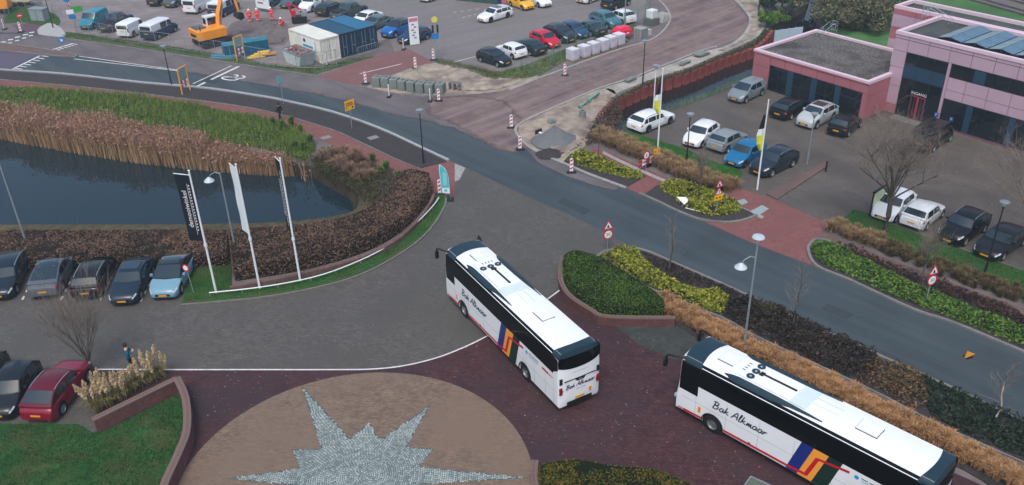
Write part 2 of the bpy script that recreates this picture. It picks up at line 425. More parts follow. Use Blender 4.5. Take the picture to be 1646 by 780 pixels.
b = MB().prism(canal_hole, -2.5, -2.5); struct('canal_bed', b, soil)

def sheet(name, pts, z, m, holes=()): return struct(name, MB().prism(pts, z, z, holes), m)
def feather(m):
    f = m.copy(); n = f.node_tree.nodes; l = f.node_tree.links; b = n['Principled BSDF']; o = n['Material Output']
    a = n.new('ShaderNodeAttribute'); a.attribute_name = 'fade'; t = n.new('ShaderNodeTexNoise'); t.inputs['Scale'].default_value = .9; t.inputs['Detail'].default_value = 6; tc = n.new('ShaderNodeTexCoord'); l.new(tc.outputs['Object'], t.inputs['Vector'])
    x = n.new('ShaderNodeMath'); x.operation = 'MULTIPLY_ADD'; l.new(t.outputs['Fac'], x.inputs[0]); x.inputs[1].default_value = 1.6; x.inputs[2].default_value = -.8
    y = n.new('ShaderNodeMath'); y.operation = 'ADD'; l.new(a.outputs['Fac'], y.inputs[0]); l.new(x.outputs[0], y.inputs[1])
    r = n.new('ShaderNodeMapRange'); r.inputs[1].default_value = .1; r.inputs[2].default_value = .9; l.new(y.outputs[0], r.inputs[0])
    tr = n.new('ShaderNodeBsdfTransparent'); mx = n.new('ShaderNodeMixShader'); l.new(r.outputs[0], mx.inputs[0]); l.new(tr.outputs[0], mx.inputs[1]); l.new(b.outputs[0], mx.inputs[2]); l.new(mx.outputs[0], o.inputs[0]); return f
def worn_sheet(name, pts, z, m, wd):
    """a spread of dirt or worn surfacing whose edge thins out over wd metres"""
    P = [Vector((p[0], p[1], 0)) for p in pts]; n = len(P); ar = sum(P[i].x * P[(i + 1) % n].y - P[(i + 1) % n].x * P[i].y for i in range(n)); sg = 1 if ar > 0 else -1
    mb = MB().prism(P, z, z); o = len(mb.v); ring = []
    for i in range(n):
        d = (P[(i + 1) % n] - P[i - 1]); d = d.normalized() if d.length > 1e-6 else Vector((1, 0, 0)); q = P[i] - Vector((-d.y, d.x, 0)) * wd * sg; ring.append((q.x, q.y, z))
    mb.v += ring
    for i in range(n): j = (i + 1) % n; mb.f.append((i, o + i, o + j, j) if sg > 0 else (j, o + j, o + i, i))
    ob = struct(name, mb, feather(m)); at = ob.data.attributes.new('fade', 'FLOAT', 'POINT')
    for i in range(len(ob.data.vertices)): at.data[i].value = 1.5 if i < o else -.5
    return ob
# plaza and its lanes
plaza = Gs([(-160, 392), (0, 392), (330, 392), (330, 470), (365, 470)]) + C([(365, 470), (420, 466), (500, 452), (580, 428), (640, 398), (680, 362), (700, 322)]) + C([(722, 258), (759, 274), (836, 311), (902, 340), (965, 370), (1015, 397)]) + Gs([(1010, 460), (1400, 700), (1800, 880), (1800, 1200), (-300, 1200), (-300, 600)])
sheet('plaza_paving', plaza, .004, clinker)
LINE = [(150, 594), (285, 594.5), (400, 594.5), (540, 594.5), (600, 593.5), (650, 588), (700, 576), (740, 561), (776, 544), (830, 514), (880, 481), (906, 462)]
redp = C(LINE) + Gs([(915, 490), (985, 500), (1088, 521), (1400, 700), (1800, 880), (1800, 1200), (160, 1200), (200, 850), (150, 640)])
sheet('red_plaza_paving', redp, .008, redclink)
struct('painted_lane_line', MB().strip(C(LINE), .05, .05, .010, .012), whitep)
CX, CY, CRAD = -7.656, 30.189, 8.393
circ = [(CX + CRAD * math.cos(t * math.pi / 60), CY + CRAD * math.sin(t * math.pi / 60), 0) for t in range(120)]
sheet('round_tan_paving', circ, .012, tanpave)
# star of grey setts, laid in rings
star = Gs([(363, 770), (483, 753), (468, 723), (517, 722), (485, 620), (562.5, 705.7), (594.5, 679), (607.7, 704.6), (617, 704), (693.5, 650), (653, 719), (698, 722), (673.6, 751), (854, 768)])
sc_ = G(577.5, 766); star += [Vector((2 * sc_.x - p.x, 2 * sc_.y - p.y, 0)) for p in star[1:-1]]
st = sheet('star_paving', star, .016, M('star_joints', lin((76, 88, 90)), .95, .2, 8))
V = []; Fq = []
sx = [p.x for p in star]; sy = [p.y for p in star]
rr = .1
setts = []
while rr < 9:
    n = max(4, int(2 * math.pi * rr / .14))
    a0 = random.random()
    for i in range(n): setts.append((rr, (i + a0) * 2 * math.pi / n))
    rr += .105
S = np.array(setts); X = sc_.x + S[:, 0] * np.cos(S[:, 1]); Y = sc_.y + S[:, 0] * np.sin(S[:, 1])
k = in_poly(X, Y, star) & (inset_dist(X, Y, star) > .03) & (Y > 27)
X, Y, T = X[k], Y[k], S[k, 1]; n = len(X)
hx = RNG.uniform(.041, .048, n); hy = RNG.uniform(.053, .064, n); hz = RNG.uniform(.026, .034, n)
cs, sn = np.cos(T), np.sin(T)
vv = []
for (i, j, q) in ((-1, -1, 0), (1, -1, 0), (1, 1, 0), (-1, 1, 0), (-.85, -.88, 1), (.85, -.88, 1), (.85, .88, 1), (-.85, .88, 1)):
    lx, ly = i * hx, j * hy; vv.append(np.stack([X + lx * cs - ly * sn, Y + lx * sn + ly * cs, np.where(q, hz, .014) + 0 * lx], 1))
V = np.stack(vv, 1).reshape(-1, 3); b8 = (np.arange(n) * 8)[:, None]
Fq = np.concatenate([b8 + np.array([f]) for f in ((4, 5, 6, 7), (0, 1, 5, 4), (1, 2, 6, 5), (2, 3, 7, 6), (3, 0, 4, 7))], 0)
o = np_obj('paving_setts', V, Fq, leafmat('grey_setts', [lin((114, 126, 126)), lin((140, 152, 150)), lin((164, 173, 170))], .85, 0), st); o['kind'] = 'stuff'
# left parking bays: short painted dashes
for k, (u, v) in enumerate([(-22, 486), (36, 482), (98, 482), (161, 483), (226, 485)]):
    for i in range(3):
        a = G(u + 21 * (i * .30), v - 41 * (i * .30)); c = G(u + 21 * (i * .30 + .13), v - 41 * (i * .30 + .13))
        struct('parking_bay_dash', MB().strip([a, c], .06, .06, .006, .010), whitep)
for k, (u, v) in enumerate([(-8, 690), (33, 676), (79, 690)]):
    a = G(u, v - 12); c = G(u + 9, v - 27); struct('parking_bay_dash', MB().strip([a, c], .05, .05, .006, .010), whitep)

# main road
road = C(ROAD_S, 3) + C([(1760, 616)] + ROAD_N2[::-1][1:], 3) + Gs([(831, 202), (850, 170), (800, 152), (760, 154)]) + C(ROAD_N1[::-1], 3)
sheet('road', road, .006, asphalt)
# dusty carriageway where the site traffic comes out
dusty = C([(100, 66), (205, 79), (282, 90), (420, 111.5), (510, 124.5), (577, 140), (631, 152), (682, 156), (760, 156), (800, 155), (840, 185), (829, 214), (832, 228), (815, 238), (760, 212), (700, 192), (640, 180), (560, 158), (480, 142), (400, 128), (300, 112), (180, 96), (110, 82)], 3)
worn_sheet('dusty_road_lane', dusty, .010, asphalt_dusty, 1.3)
sheet('dusty_road_end', C([(-120, 52), (0, 55), (58, 57), (105, 64), (180, 80), (160, 92), (90, 84), (0, 72), (-120, 68)], 3), .0105, asphalt_dusty)
sheet('purple_road_end', Gs([(-120, 86), (0, 84), (60, 88), (18, 110), (0, 109.5), (-120, 100)]), .0105, M('purple_asphalt', lin((88, 82, 100)), .9, .12, 5))
# muddy site road
SITE_N = [(736, 155), (769, 153.5), (819, 146), (868, 126), (904, 113), (966, 90), (1000, 79), (1046, 65), (1068, 48.6), (1077.5, 30), (1071, 13.7), (1058, 0), (1035, -20), (1000, -45)]
SITE_S = [(1120, -45), (1152, -18), (1175, 0), (1196, 23), (1200, 34), (1194, 50), (1179, 65), (1152, 76), (1124, 84), (1035, 119), (1022, 125), (966, 142), (907, 167), (855, 190), (831, 202)]
sheet('muddy_site_road', C(SITE_N, 3) + C(SITE_S, 3) + Gs([(829, 214), (800, 190), (745, 168)]), .012, m_muddy)
worn_sheet('mud_on_the_road', C([(700, 165), (745, 160), (800, 168), (826, 205), (836, 238), (800, 228), (750, 200), (705, 182)], 3), .0165, m_muddy, 1.6)
worn_sheet('dirt_by_the_kerb', C([(850, 240), (880, 256), (930, 280), (990, 302), (970, 300), (920, 284), (870, 262)], 3), .0165, asphalt_dusty, .5)
# parking areas
lotn = C([(640, 98), (700, 95), (770, 104), (800, 118), (838, 112), (880, 92), (960, 62), (1015, 42), (1040, 20), (1035, -5), (1010, -60)], 3) + Gs([(560, -60), (450, -10), (560, 30), (625, 60)])
sheet('far_car_park_paving', lotn, .004, M('far_lot_paving', lin((124, 119, 118)), .75, .1, 1.5, streak=(.6, .45, lin((104, 100, 102))), big=.15, bigscale=.1, brick=(.21, .105, .006, (.8, .8, .8), .08)))
sheet('site_yard', Gs([(70, 15), (100, 50), (205, 72), (300, 84), (420, 104), (470, 108), (560, 92), (625, 60), (560, 30), (450, -10), (560, -60), (100, -60), (60, -40)]), .004, M('yard_mud', lin((136, 127, 127)), .95, .16, .8, big=.3, bigscale=.25, bump=.4, bscale=5, streak=(.25, .6, lin((112, 104, 106)))))
sheet('dug_earth', C([(362, 58), (372, 38), (400, 30), (440, 30), (462, 40), (462, 68), (430, 74), (385, 70), (362, 58)], 3), .009, M('dug_earth', lin((104, 95, 96)), .95, .25, 1.5, bump=.8, bscale=4))
lot = Gs([(965, 222), (1010, 207), (1083, 174), (1160, 146), (1207, 124), (1260, 128), (1420, 178), (1530, 214), (1700, 262), (1900, 320), (1900, 560), (1646, 434), (1378, 338), (1340, 362), (1249, 324), (1180, 300), (1100, 280)])
sheet('car_park_paving', lot, .004, asphalt_lot)
struct('brick_car_park_lane', MB().prism(Gs([(1231, 313), (1325, 262), (1334, 266), (1249, 322)]), 0, .11), brownpath)
# pavements
pathp = C([(-120, 118), (0, 129), (128, 140.5), (256, 155), (380, 171), (457, 187), (534, 210), (585, 233), (636, 257), (675, 272.5)], 4) + Gs([(721, 259.5), (731, 263), (731, 316), (698, 318)]) + C([(698, 318), (688, 305), (649, 285), (598, 264), (560, 245), (508, 222), (482, 208), (420, 190), (380, 184), (282, 164), (154, 150), (0, 141), (-120, 132)], 4)
sheet('cycle_path', pathp, .014, redpath)
sheet('red_site_entrance', Gs([(510, 124), (577, 139), (632, 118), (697, 100), (655, 78), (600, 92)]), .013, M('red_brick_entrance', lin((126, 90, 90)), .92, .12, 2, big=.15, bigscale=.5, brick=(.2, .1, .01, (.75, .75, .75), .12)))
foot = C([(952, 236), (980, 246), (1040, 272), (1110, 302), (1165, 318)], 3) + Gs([(1182, 300), (1249, 323), (1335, 361.5), (1322, 374), (1308, 388), (1298, 403), (1314, 431), (1298, 424), (1240, 403), (1184, 380), (1123, 353), (1062, 327), (1028, 312), (1006, 303), (949, 282)])
sheet('brick_footway', foot, .014, redpath)
sheet('footway_band', C([(968, 247), (1010, 268), (1080, 298), (1160, 326), (1225, 352)], 3) + C([(1228, 348), (1162, 322), (1082, 294), (1012, 264), (970, 243)], 3), .018, M('grey_pavers', lin((150, 148, 148)), .9, .2, 3))
for q in ([(1182, 324), (1196, 320), (1203, 326), (1189, 331)], [(1206, 340), (1225, 330), (1236, 336), (1218, 348)]):
    sheet('tactile_paving', Gs(q), .021, M('tactile_pavers', lin((140, 158, 160)), .9, .15, 6))
foot2 = C([(1322, 374), (1400, 405), (1470, 432), (1560, 466), (1646, 496), (1760, 535)], 3) + C([(1760, 560), (1646, 514), (1548, 471), (1455, 441), (1335, 389), (1311, 386)], 3)
sheet('brick_footway_east', foot2, .014, brownpath)
foot3 = C([(956, 416), (1015, 450), (1077, 478), (1162, 512), (1218, 543), (1400, 628), (1477, 668), (1548, 702), (1646, 745), (1760, 795)], 3) + C([(1760, 825), (1646, 772), (1523, 706), (1400, 650), (1190, 548), (1120, 513), (1060, 482), (998, 454), (922, 412)], 3)
sheet('brick_footway_south', foot3, .014, brownpath)
sheet('mossy_patch', Gs([(984, 522), (1088, 522), (1140, 552), (1085, 580), (1030, 556)]), .012, mossy)
sheet('cobble_strip', Gs([(731, 263), (748, 270), (738, 290), (731, 292)]), .016, M('cobbles', lin((150, 150, 148)), .9, .5, 9, bump=1, bscale=9))
# soil beds, verges, lawns (slightly raised)
def rough_ground(name, poly, amp, m, res=.22, z0=.03, seed=3, slope=.5):
    """uneven bare ground: a fine grid inside the outline, heights from layered noise, flattening towards the edge"""
    xs_ = [p[0] for p in poly]; ys_ = [p[1] for p in poly]; gx = np.arange(min(xs_), max(xs_), res); gy = np.arange(min(ys_), max(ys_), res); X_, Y_ = np.meshgrid(gx, gy, indexing='ij'); sh = X_.shape
    ins = in_poly(X_.ravel(), Y_.ravel(), poly); d = inset_dist(X_.ravel(), Y_.ravel(), poly)
    x, y = X_.ravel(), Y_.ravel(); h = .5 + .5 * vnoise(x, y, .9, seed) + .35 * vnoise(x, y, 2.6, seed + 1) + .25 * vnoise(x, y, 6.0, seed + 2) + RNG.normal(0, .10, len(x))
    z = z0 + amp * np.clip(h, 0, 1.6) * np.clip(d / slope, 0, 1); idx = np.full(len(x), -1); idx[ins] = np.arange(ins.sum()); I = idx.reshape(sh)
    Q = np.stack([I[:-1, :-1], I[1:, :-1], I[1:, 1:], I[:-1, 1:]], -1).reshape(-1, 4); Q = Q[(Q >= 0).all(1)]
    o = np_obj(name, np.stack([x, y, z], 1)[ins], Q, m); return tag(o, kind='structure')
def bed(name, pts, m, z=.07): return struct(name, MB().prism(pts, 0, z), m)
bed('soil_verge', C([(-120, 107), (0, 115), (103, 122), (231, 136), (333, 145), (420, 158), (457, 165), (534, 183), (611, 210), (680, 242), (718, 260)], 3) + C([(676, 271), (636, 256), (585, 232), (534, 209), (457, 186), (380, 170), (256, 154), (128, 139.5), (0, 128), (-120, 117)], 3), soil)
bed('lawn_by_flagpoles', Gs([(300, 440), (330, 425), (372, 425), (372, 462)]) + C([(372, 462), (480, 440), (560, 420), (620, 396), (660, 366), (690, 335), (699, 314), (716, 314), (715, 330), (690, 368), (650, 402), (580, 440), (500, 463), (420, 477), (340, 485), (292, 489)], 4), lawnm)
bed('lawn_behind_curved_wall', Gs([(-60, 682), (127, 683), (150, 697), (290, 612)]) + C([(298, 640), (300, 688), (286, 728), (262, 780), (240, 850)], 4) + Gs([(100, 1100), (-200, 1100)]), lawnm)
bed('lawn_by_car_park', C([(985, 212), (1010, 212), (1040, 222), (1100, 240), (1150, 262), (1190, 275), (1180, 290), (1110, 270), (1040, 245), (985, 220)], 3), lawnm)
bed('lawn_below_parked_cars', C([(1350, 358), (1368, 342), (1380, 339), (1440, 364), (1540, 400), (1646, 437), (1760, 478)], 3) + C([(1760, 525), (1646, 482), (1548, 446), (1440, 408), (1350, 366)], 3), lawnm)
bed('shrub_bed_north', C([(905, 262), (925, 244), (955, 250), (1000, 272), (1030, 280), (1038, 284)], 3) + Gs([(1008, 301), (950, 281)]), soil)
bed('shrub_bed_by_entrance', Gs([(1036, 314)]) + C([(1036, 314), (1062, 296), (1090, 294), (1140, 312), (1180, 330), (1212, 346), (1195, 354), (1164, 357), (1123, 351), (1082, 336)], 3), soil)
bed('shrub_bed_east', C([(1301, 404), (1303, 394), (1312, 387), (1335, 390), (1455, 442), (1548, 472), (1646, 515), (1760, 561)], 3) + C([(1760, 608), (1646, 563), (1535, 518), (1480, 500), (1431, 479), (1363, 447), (1314, 427)], 3), soil)
bed('shrub_bed_south', C([(962, 413), (975, 406), (1015, 402), (1045, 409), (1077, 424), (1134, 449), (1190, 474), (1269, 511), (1400, 570), (1468, 601), (1554, 639), (1646, 684), (1760, 738)], 3) + C([(1760, 792), (1646, 742), (1548, 700), (1477, 666), (1400, 626), (1218, 541), (1162, 510), (1077, 476), (1015, 448), (966, 420)], 3), soil)
bed('golden_grass_bed', C([(1060, 486), (1120, 515), (1190, 550), (1400, 652), (1523, 708), (1646, 775), (1760, 830)], 3) + C([(1740, 850), (1620, 800), (1548, 756), (1400, 690), (1250, 605), (1134, 551), (1088, 523)], 3), soil)
bed('grass_verge_by_site', C([(98, 62), (115, 62), (205, 74), (282, 86), (420, 107), (502, 121)], 3) + C([(600, 92), (560, 96), (520, 108), (450, 108), (400, 98), (300, 80), (205, 66), (110, 52)], 3), M('rough_grass_ground', lin((74, 92, 62)), .95, .3, 2, bump=.8, bscale=10))
bed('grass_verge_by_car_park', C([(770, 112), (800, 116), (850, 104), (905, 82), (960, 62), (1020, 40)], 3) + C([(1030, 52), (970, 78), (905, 100), (868, 121), (830, 128), (790, 122)], 3), M('rough_grass_ground2', lin((92, 104, 66)), .95, .35, 2, bump=.8, bscale=10))
bed('sand_pit_ground', C([(588, 141), (640, 118), (697, 102), (760, 112), (800, 126), (850, 124), (865, 124), (820, 144), (768, 151.5), (736, 153), (682, 153), (631, 149)], 3), m_sand, .05)
bed('sand_corner', C([(834, 204), (853, 191), (907, 168), (966, 144), (990, 150), (975, 178), (952, 205), (940, 236), (925, 244), (907, 262), (865, 244), (846, 231), (833, 213)], 3), m_sand, .05)
bed('sand_footway', C([(970, 142), (1022, 127), (1035, 121), (1124, 86), (1152, 79), (1180, 68), (1198, 50), (1204, 34), (1199, 21), (1178, -2), (1156, -20)], 3) + C([(1200, -25), (1222, 5), (1232, 30), (1226, 52), (1206, 66), (1160, 86), (1106, 109), (1047, 128), (988, 152)], 3), M('grey_sand', lin((165, 160, 152)), .95, .16, 2, big=.35, bigscale=.6, bump=.6, bscale=5), .05)
rough_ground('sandy_earth', C([(838, 206), (856, 194), (907, 172), (962, 150), (982, 156), (968, 182), (946, 208), (934, 236), (918, 246), (905, 256), (868, 242), (850, 230), (838, 214)], 3), .32, m_sand, z0=.06)
rough_ground('sandy_spoil', C([(630, 126), (660, 115), (697, 104), (755, 114), (800, 129), (845, 127), (820, 141), (768, 148), (730, 146), (722, 138), (680, 134)], 3), .35, m_sand, z0=.06, seed=7)
rough_ground('dug_pit_earth', C([(366, 57), (376, 40), (400, 33), (436, 33), (458, 42), (458, 66), (430, 72), (388, 68)], 3), .30, MATS['dug_earth'], .3, z0=.02, seed=9)
rough_ground('loose_footway_sand', C([(1150, 82), (1180, 71), (1201, 52), (1207, 34), (1202, 20), (1182, -2)], 3) + C([(1200, -14), (1218, 6), (1228, 30), (1222, 50), (1204, 66), (1162, 85)], 3), .16, m_sand, .3, z0=.06, seed=11)
# patched asphalt
patchm = M('asphalt_patch', lin((54, 64, 69)), .8, .15, 10)
for pts in ([(905, 318), (950, 338), (940, 346), (896, 326)], [(1330, 488), (1372, 506), (1362, 514), (1320, 496)], [(330, 127), (352, 130), (346, 135), (324, 132)]):
    sheet('road_patch', Gs(pts), .0175, patchm)
# traffic island
bed('traffic_island', C([(-120, 62), (0, 70), (60, 78), (100, 84), (121, 88), (122, 92), (112, 92), (60, 88), (0, 82), (-120, 74)], 3), brownpath, .1)
struct('island_kerb', MB().strip(C([(-120, 62), (0, 70), (60, 78), (100, 84), (121, 88), (122, 92), (112, 92), (60, 88), (0, 82), (-120, 74)], 3), .1, .1, 0, .12), kerbm)
bed('corner_pavement', C([(60, 50), (66, 44), (82, 38), (100, 48), (104, 60), (75, 58), (62, 56)], 3), M('grey_pavers2', lin((165, 164, 165)), .9, .12, 3), .1)
bed('roundabout_verge', C([(8, 38), (6, 28), (16, 16), (30, 12), (60, 16), (90, 24), (95, 40), (60, 40), (40, 36)], 3), lawnm, .08)
sheet('red_cycle_crossing', Gs([(30, 50), (20, 40), (62, 36), (70, 44), (58, 54)]), .013, M('red_asphalt', lin((96, 72, 88)), .9, .1, 5))
# kerbs
def kerb(name, pts, w=.15, z=.12, m=kerbm): return struct(name, MB().strip(C(pts, 4), w / 2, w / 2, 0, z), m)
kerb('kerb_road_south', ROAD_S[:11] , .22, .10, M('pale_kerb', lin((158, 165, 168)), .85, .12, 4))
kerb('kerb_road_north', ROAD_N1[3:8], .18)
kerb('kerb_site', ROAD_N1[8:] , .2)
kerb('kerb_site_road', SITE_N[2:], .25, .1, M('pale_concrete', lin((150, 148, 144)), .9, .2, 4))
kerb('kerb_corner', [(1152, 76), (1124, 84), (1035, 119), (1022, 125), (966, 142), (907, 167), (855, 190), (834, 202), (829, 213), (845, 233), (865, 246), (907, 264), (949, 282), (1006, 303)], .24, .12, M('pale_concrete', (0, 0, 0)))
kerb('kerb_entrance_bed', [(1028, 312), (1062, 327), (1082, 337), (1123, 353), (1164, 358.5), (1195, 355), (1216, 347)], .2)
kerb('kerb_east', [(1335, 389), (1312, 386), (1302, 394), (1299, 404), (1312, 428), (1363, 450), (1431, 482), (1480, 503), (1535, 521), (1646, 567), (1760, 614)], .2)
kerb('kerb_south', [(958, 416), (974, 405), (1015, 400), (1045, 407), (1077, 421), (1134, 446), (1190, 471), (1269, 508), (1400, 567), (1468, 598), (1554, 636), (1646, 681), (1760, 735)], .18)
kerb('kerb_footway_south', [(956, 416), (1015, 450), (1077, 478), (1162, 512), (1218, 543), (1400, 628), (1477, 668), (1548, 702), (1646, 745), (1760, 795)], .1, .09)
kerb('kerb_plaza_lawn', [(716, 314), (715, 332), (691, 370), (651, 404), (581, 442), (501, 465), (421, 479), (341, 487), (292, 491)], .14, .09, M('dark_kerb', lin((110, 108, 100)), .9, .2, 4))
kerb('kerb_cycle_path', [(-120, 118), (0, 128.5), (128, 140), (256, 154.5), (380, 170.5), (457, 186.5), (534, 209.5), (585, 232.5), (636, 256.5), (675, 272)], .1, .085)
# painted road markings
def mark(pts, wd, z=.014): return struct('painted_road_marking', MB().strip(Gs(pts), wd / 2, wd / 2, z - .003, z), whitep)
mark([(119, 95), (200, 104), (300, 116)], .12); mark([(127, 90.5), (200, 101), (290, 113.5)], .12)
mark([(372, 106), (310, 135)], .14); mark([(384, 107), (317, 139)], .30)
mark([(21, 111), (64, 90)], .25); mark([(81, 81), (117, 70)], .22)
for k in range(7):
    t = k / 6; a = (24 + 42 * t, 110 - 20 * t); mark([(a[0] + 1, a[1]), (a[0] + 12, a[1] + 1.6)], .16, .017)
    a = (84 + 32 * t, 80.5 - 10 * t); mark([(a[0] + 1, a[1]), (a[0] + 8, a[1] + 1.6)], .14, .017)
for (u, v) in [(5, 68), (17, 64), (28, 60), (41, 56), (51, 52.5)]: mark([(u - 4, v + .5), (u + 4, v - .6)], .45)
for (u, v) in [(16, 69.5), (28, 65.5), (39, 61.5), (50, 57.5)]: mark([(u - 3.5, v + .5), (u + 3, v - .6)], .38)
mark([(578, 119), (646, 103)], .12, .018)
mark([(728, 100.5), (765, 91)], .12)
for a in range(4):
    u0 = 728 + a * 12; mark([(u0, 20 - a * 1.6), (u0 + 6, 19.4 - a * 1.6)], .12, .010)
    mark([(743 + a * 9, 28.5 - a * 2), (748 + a * 9, 27.2 - a * 2)], .12, .010)
# painted 30 on the road (a 3 and a 0, read from the lane)
d30 = (G(372, 106) - G(310, 135)).normalized(); n30 = Vector((d30.y, -d30.x, 0))
def ring_mark(c, a, b, t0=0, t1=360, wd=.22):
    pts = [c + n30 * (a * math.cos(rad(t))) * 1 + d30 * (b * math.sin(rad(t))) for t in range(t0, t1 + 1, 15)]
    return struct('painted_road_number', MB().strip(pts, wd / 2, wd / 2, .013, .016), whitep)
c0 = G(369.5, 126.5); ring_mark(c0, .95, .42)
c3 = G(381, 123.5)
ring_mark(c3 + n30 * -.45, .45, .4, -120, 130, .2); ring_mark(c3 + n30 * .45, .45, .4, -130, 120, .2)
# fallen leaves and grit on the red paving
red_area = Gs([(300, 600), (620, 598), (780, 545), (905, 465), (985, 524), (1085, 545), (1250, 640), (1380, 760), (1300, 800), (860, 745), (800, 650), (600, 602), (420, 640), (310, 720)])
px, py = scatter(red_area, 3.2); V, F = leaf_cards(np.stack([px, py, 0 * px + .022], 1), .035, .9); tag(np_obj('fallen_leaves', V, F, leafmat('leaf_grit', [lin((96, 84, 76)), lin((140, 128, 116)), lin((178, 170, 160))], .9, 0)), 'pale fallen leaves and grit on the red paving', kind='stuff')
gp = Gs([(0, 500), (300, 500), (600, 450), (720, 330), (860, 330), (960, 380), (880, 470), (760, 540), (600, 590), (0, 590)])
px, py = scatter(gp, .7); V, F = leaf_cards(np.stack([px, py, 0 * px + .016], 1), .035, .9); tag(np_obj('plaza_leaves', V, F, leafmat('leaf_grit', [])), 'scattered grit on the grey paving', kind='stuff')
# ================================================================== vehicles
glassm = M('tinted_glass', lin((16, 38, 44)), .04, var=0, spec=.9, coat=1)
tyrem = M('tyre_rubber', lin((26, 26, 28)), .9, .2, 20)
rimm = plain('wheel_alloy', lin((150, 154, 158)), .35, .5, .6)
rimdark = plain('wheel_alloy_dark', lin((60, 62, 64)), .4, .5, .5)
trimm = plain('black_trim', lin((20, 21, 23)), .5)
lampm = plain('headlamp_glass', lin((205, 212, 218)), .1, .6, .2)
tailm = plain('tail_lamp_glass', lin((150, 14, 26)), .2, .6)
platem = plain('yellow_plate', lin((222, 160, 40)), .5)
chromem = plain('roof_rail_alloy', lin((190, 194, 198)), .25, .5, .8)
def paint(col, name=None):
    n = name or 'paint_%d_%d_%d' % col
    return M(n, lin(col), .34, .04, 3, spec=.35, coat=.35)
TYPES = {
 'hatch':    dict(L=4.05, W=1.76, H=1.47, wb=2.52, r=.31, cowl=1.02, rf=1.72, rr=.62, rb=.10, belt=.92, deck=1.02, hood=.80, win=(.42, 1.42, 1.50, 2.45), rail=0),
 'sedan':    dict(L=4.72, W=1.84, H=1.41, wb=2.82, r=.33, cowl=1.28, rf=2.02, rr=1.30, rb=.50, belt=.92, deck=1.00, hood=.80, win=(.45, 1.5, 1.58, 2.55), rail=0),
 'wagon':    dict(L=4.74, W=1.85, H=1.44, wb=2.82, r=.33, cowl=1.26, rf=1.98, rr=.62, rb=.10, belt=.93, deck=1.02, hood=.82, win=(.45, 1.48, 1.56, 2.5, 2.58, 3.2), rail=1),
 'suv':      dict(L=4.48, W=1.84, H=1.61, wb=2.67, r=.36, cowl=1.12, rf=1.80, rr=.92, rb=.10, belt=1.06, deck=1.12, hood=.98, win=(.42, 1.4, 1.48, 2.4, 2.48, 3.0), rail=1),
 'mpv':      dict(L=4.29, W=1.81, H=1.61, wb=2.64, r=.33, cowl=.82, rf=1.70, rr=.52, rb=.10, belt=1.0, deck=1.08, hood=.88, win=(.45, 1.5, 1.58, 2.5), rail=0),
 'fastback': dict(L=4.75, W=1.90, H=1.52, wb=2.89, r=.36, cowl=1.00, rf=2.05, rr=1.75, rb=.30, belt=.94, deck=1.06, hood=.82, win=(.5, 1.6, 1.68, 2.6), rail=0, glassroof=1),
 'mini':     dict(L=3.85, W=1.74, H=1.42, wb=2.50, r=.31, cowl=1.10, rf=1.55, rr=.45, rb=.12, belt=.95, deck=1.0, hood=.85, win=(.35, 1.4, 1.46, 2.1), rail=0),
 'van':      dict(L=4.95, W=1.92, H=1.96, wb=3.0, r=.34, cowl=.80, rf=1.40, rr=.16, rb=.03, belt=1.10, deck=1.16, hood=1.00, win=(.35, 1.25, 1.4, 2.5), rail=0, box=1),
 'cargo':    dict(L=4.95, W=1.95, H=1.98, wb=3.1, r=.34, cowl=.80, rf=1.40, rr=.16, rb=.03, belt=1.12, deck=1.16, hood=1.00, win=(.35, 1.25), rail=0, box=1),
 'small_van':dict(L=4.40, W=1.80, H=1.80, wb=2.68, r=.32, cowl=.95, rf=1.60, rr=.18, rb=.03, belt=1.05, deck=1.1, hood=.92, win=(.38, 1.2), rail=0, box=1),
 'pickup':   dict(L=5.3, W=1.9, H=1.82, wb=3.2, r=.39, cowl=1.30, rf=1.95, rr=2.05, rb=1.78, belt=1.12, deck=1.12, hood=1.05, win=(.4, 1.3, 1.38, 2.1), rail=0, bed=1),
}
_WHEEL = {}
def wheel_meshes(r):
    if r in _WHEEL: return _WHEEL[r]
    wd = .20
    t = MB().lathe([(r * .64, -wd / 2), (r * .93, -wd / 2), (r, -wd / 2 + .03), (r, wd / 2 - .03), (r * .93, wd / 2), (r * .64, wd / 2)], n=20, axis='Y').mesh('tyre', 50)
    m = MB(); m.lathe([(.001, wd / 2 - .05), (r * .2, wd / 2 - .03), (r * .58, wd / 2 - .06), (r * .66, wd / 2 - .01)], n=20, axis='Y'); m.lathe([(.001, -wd / 2 + .05), (r * .2, -wd / 2 + .03), (r * .58, -wd / 2 + .06), (r * .66, -wd / 2 + .01)], n=20, axis='Y')
    for k in range(5):
        a = 2 * math.pi * k / 5
        for sgn in (-1, 1): m.box((math.cos(a) * r * .36, sgn * (wd / 2 - .03), math.sin(a) * r * .36), (r * .52, .02, .045), mat=Matrix.Rotation(-a, 3, 'Y'))
    _WHEEL[r] = (t, m.mesh('rim', 50)); return _WHEEL[r]
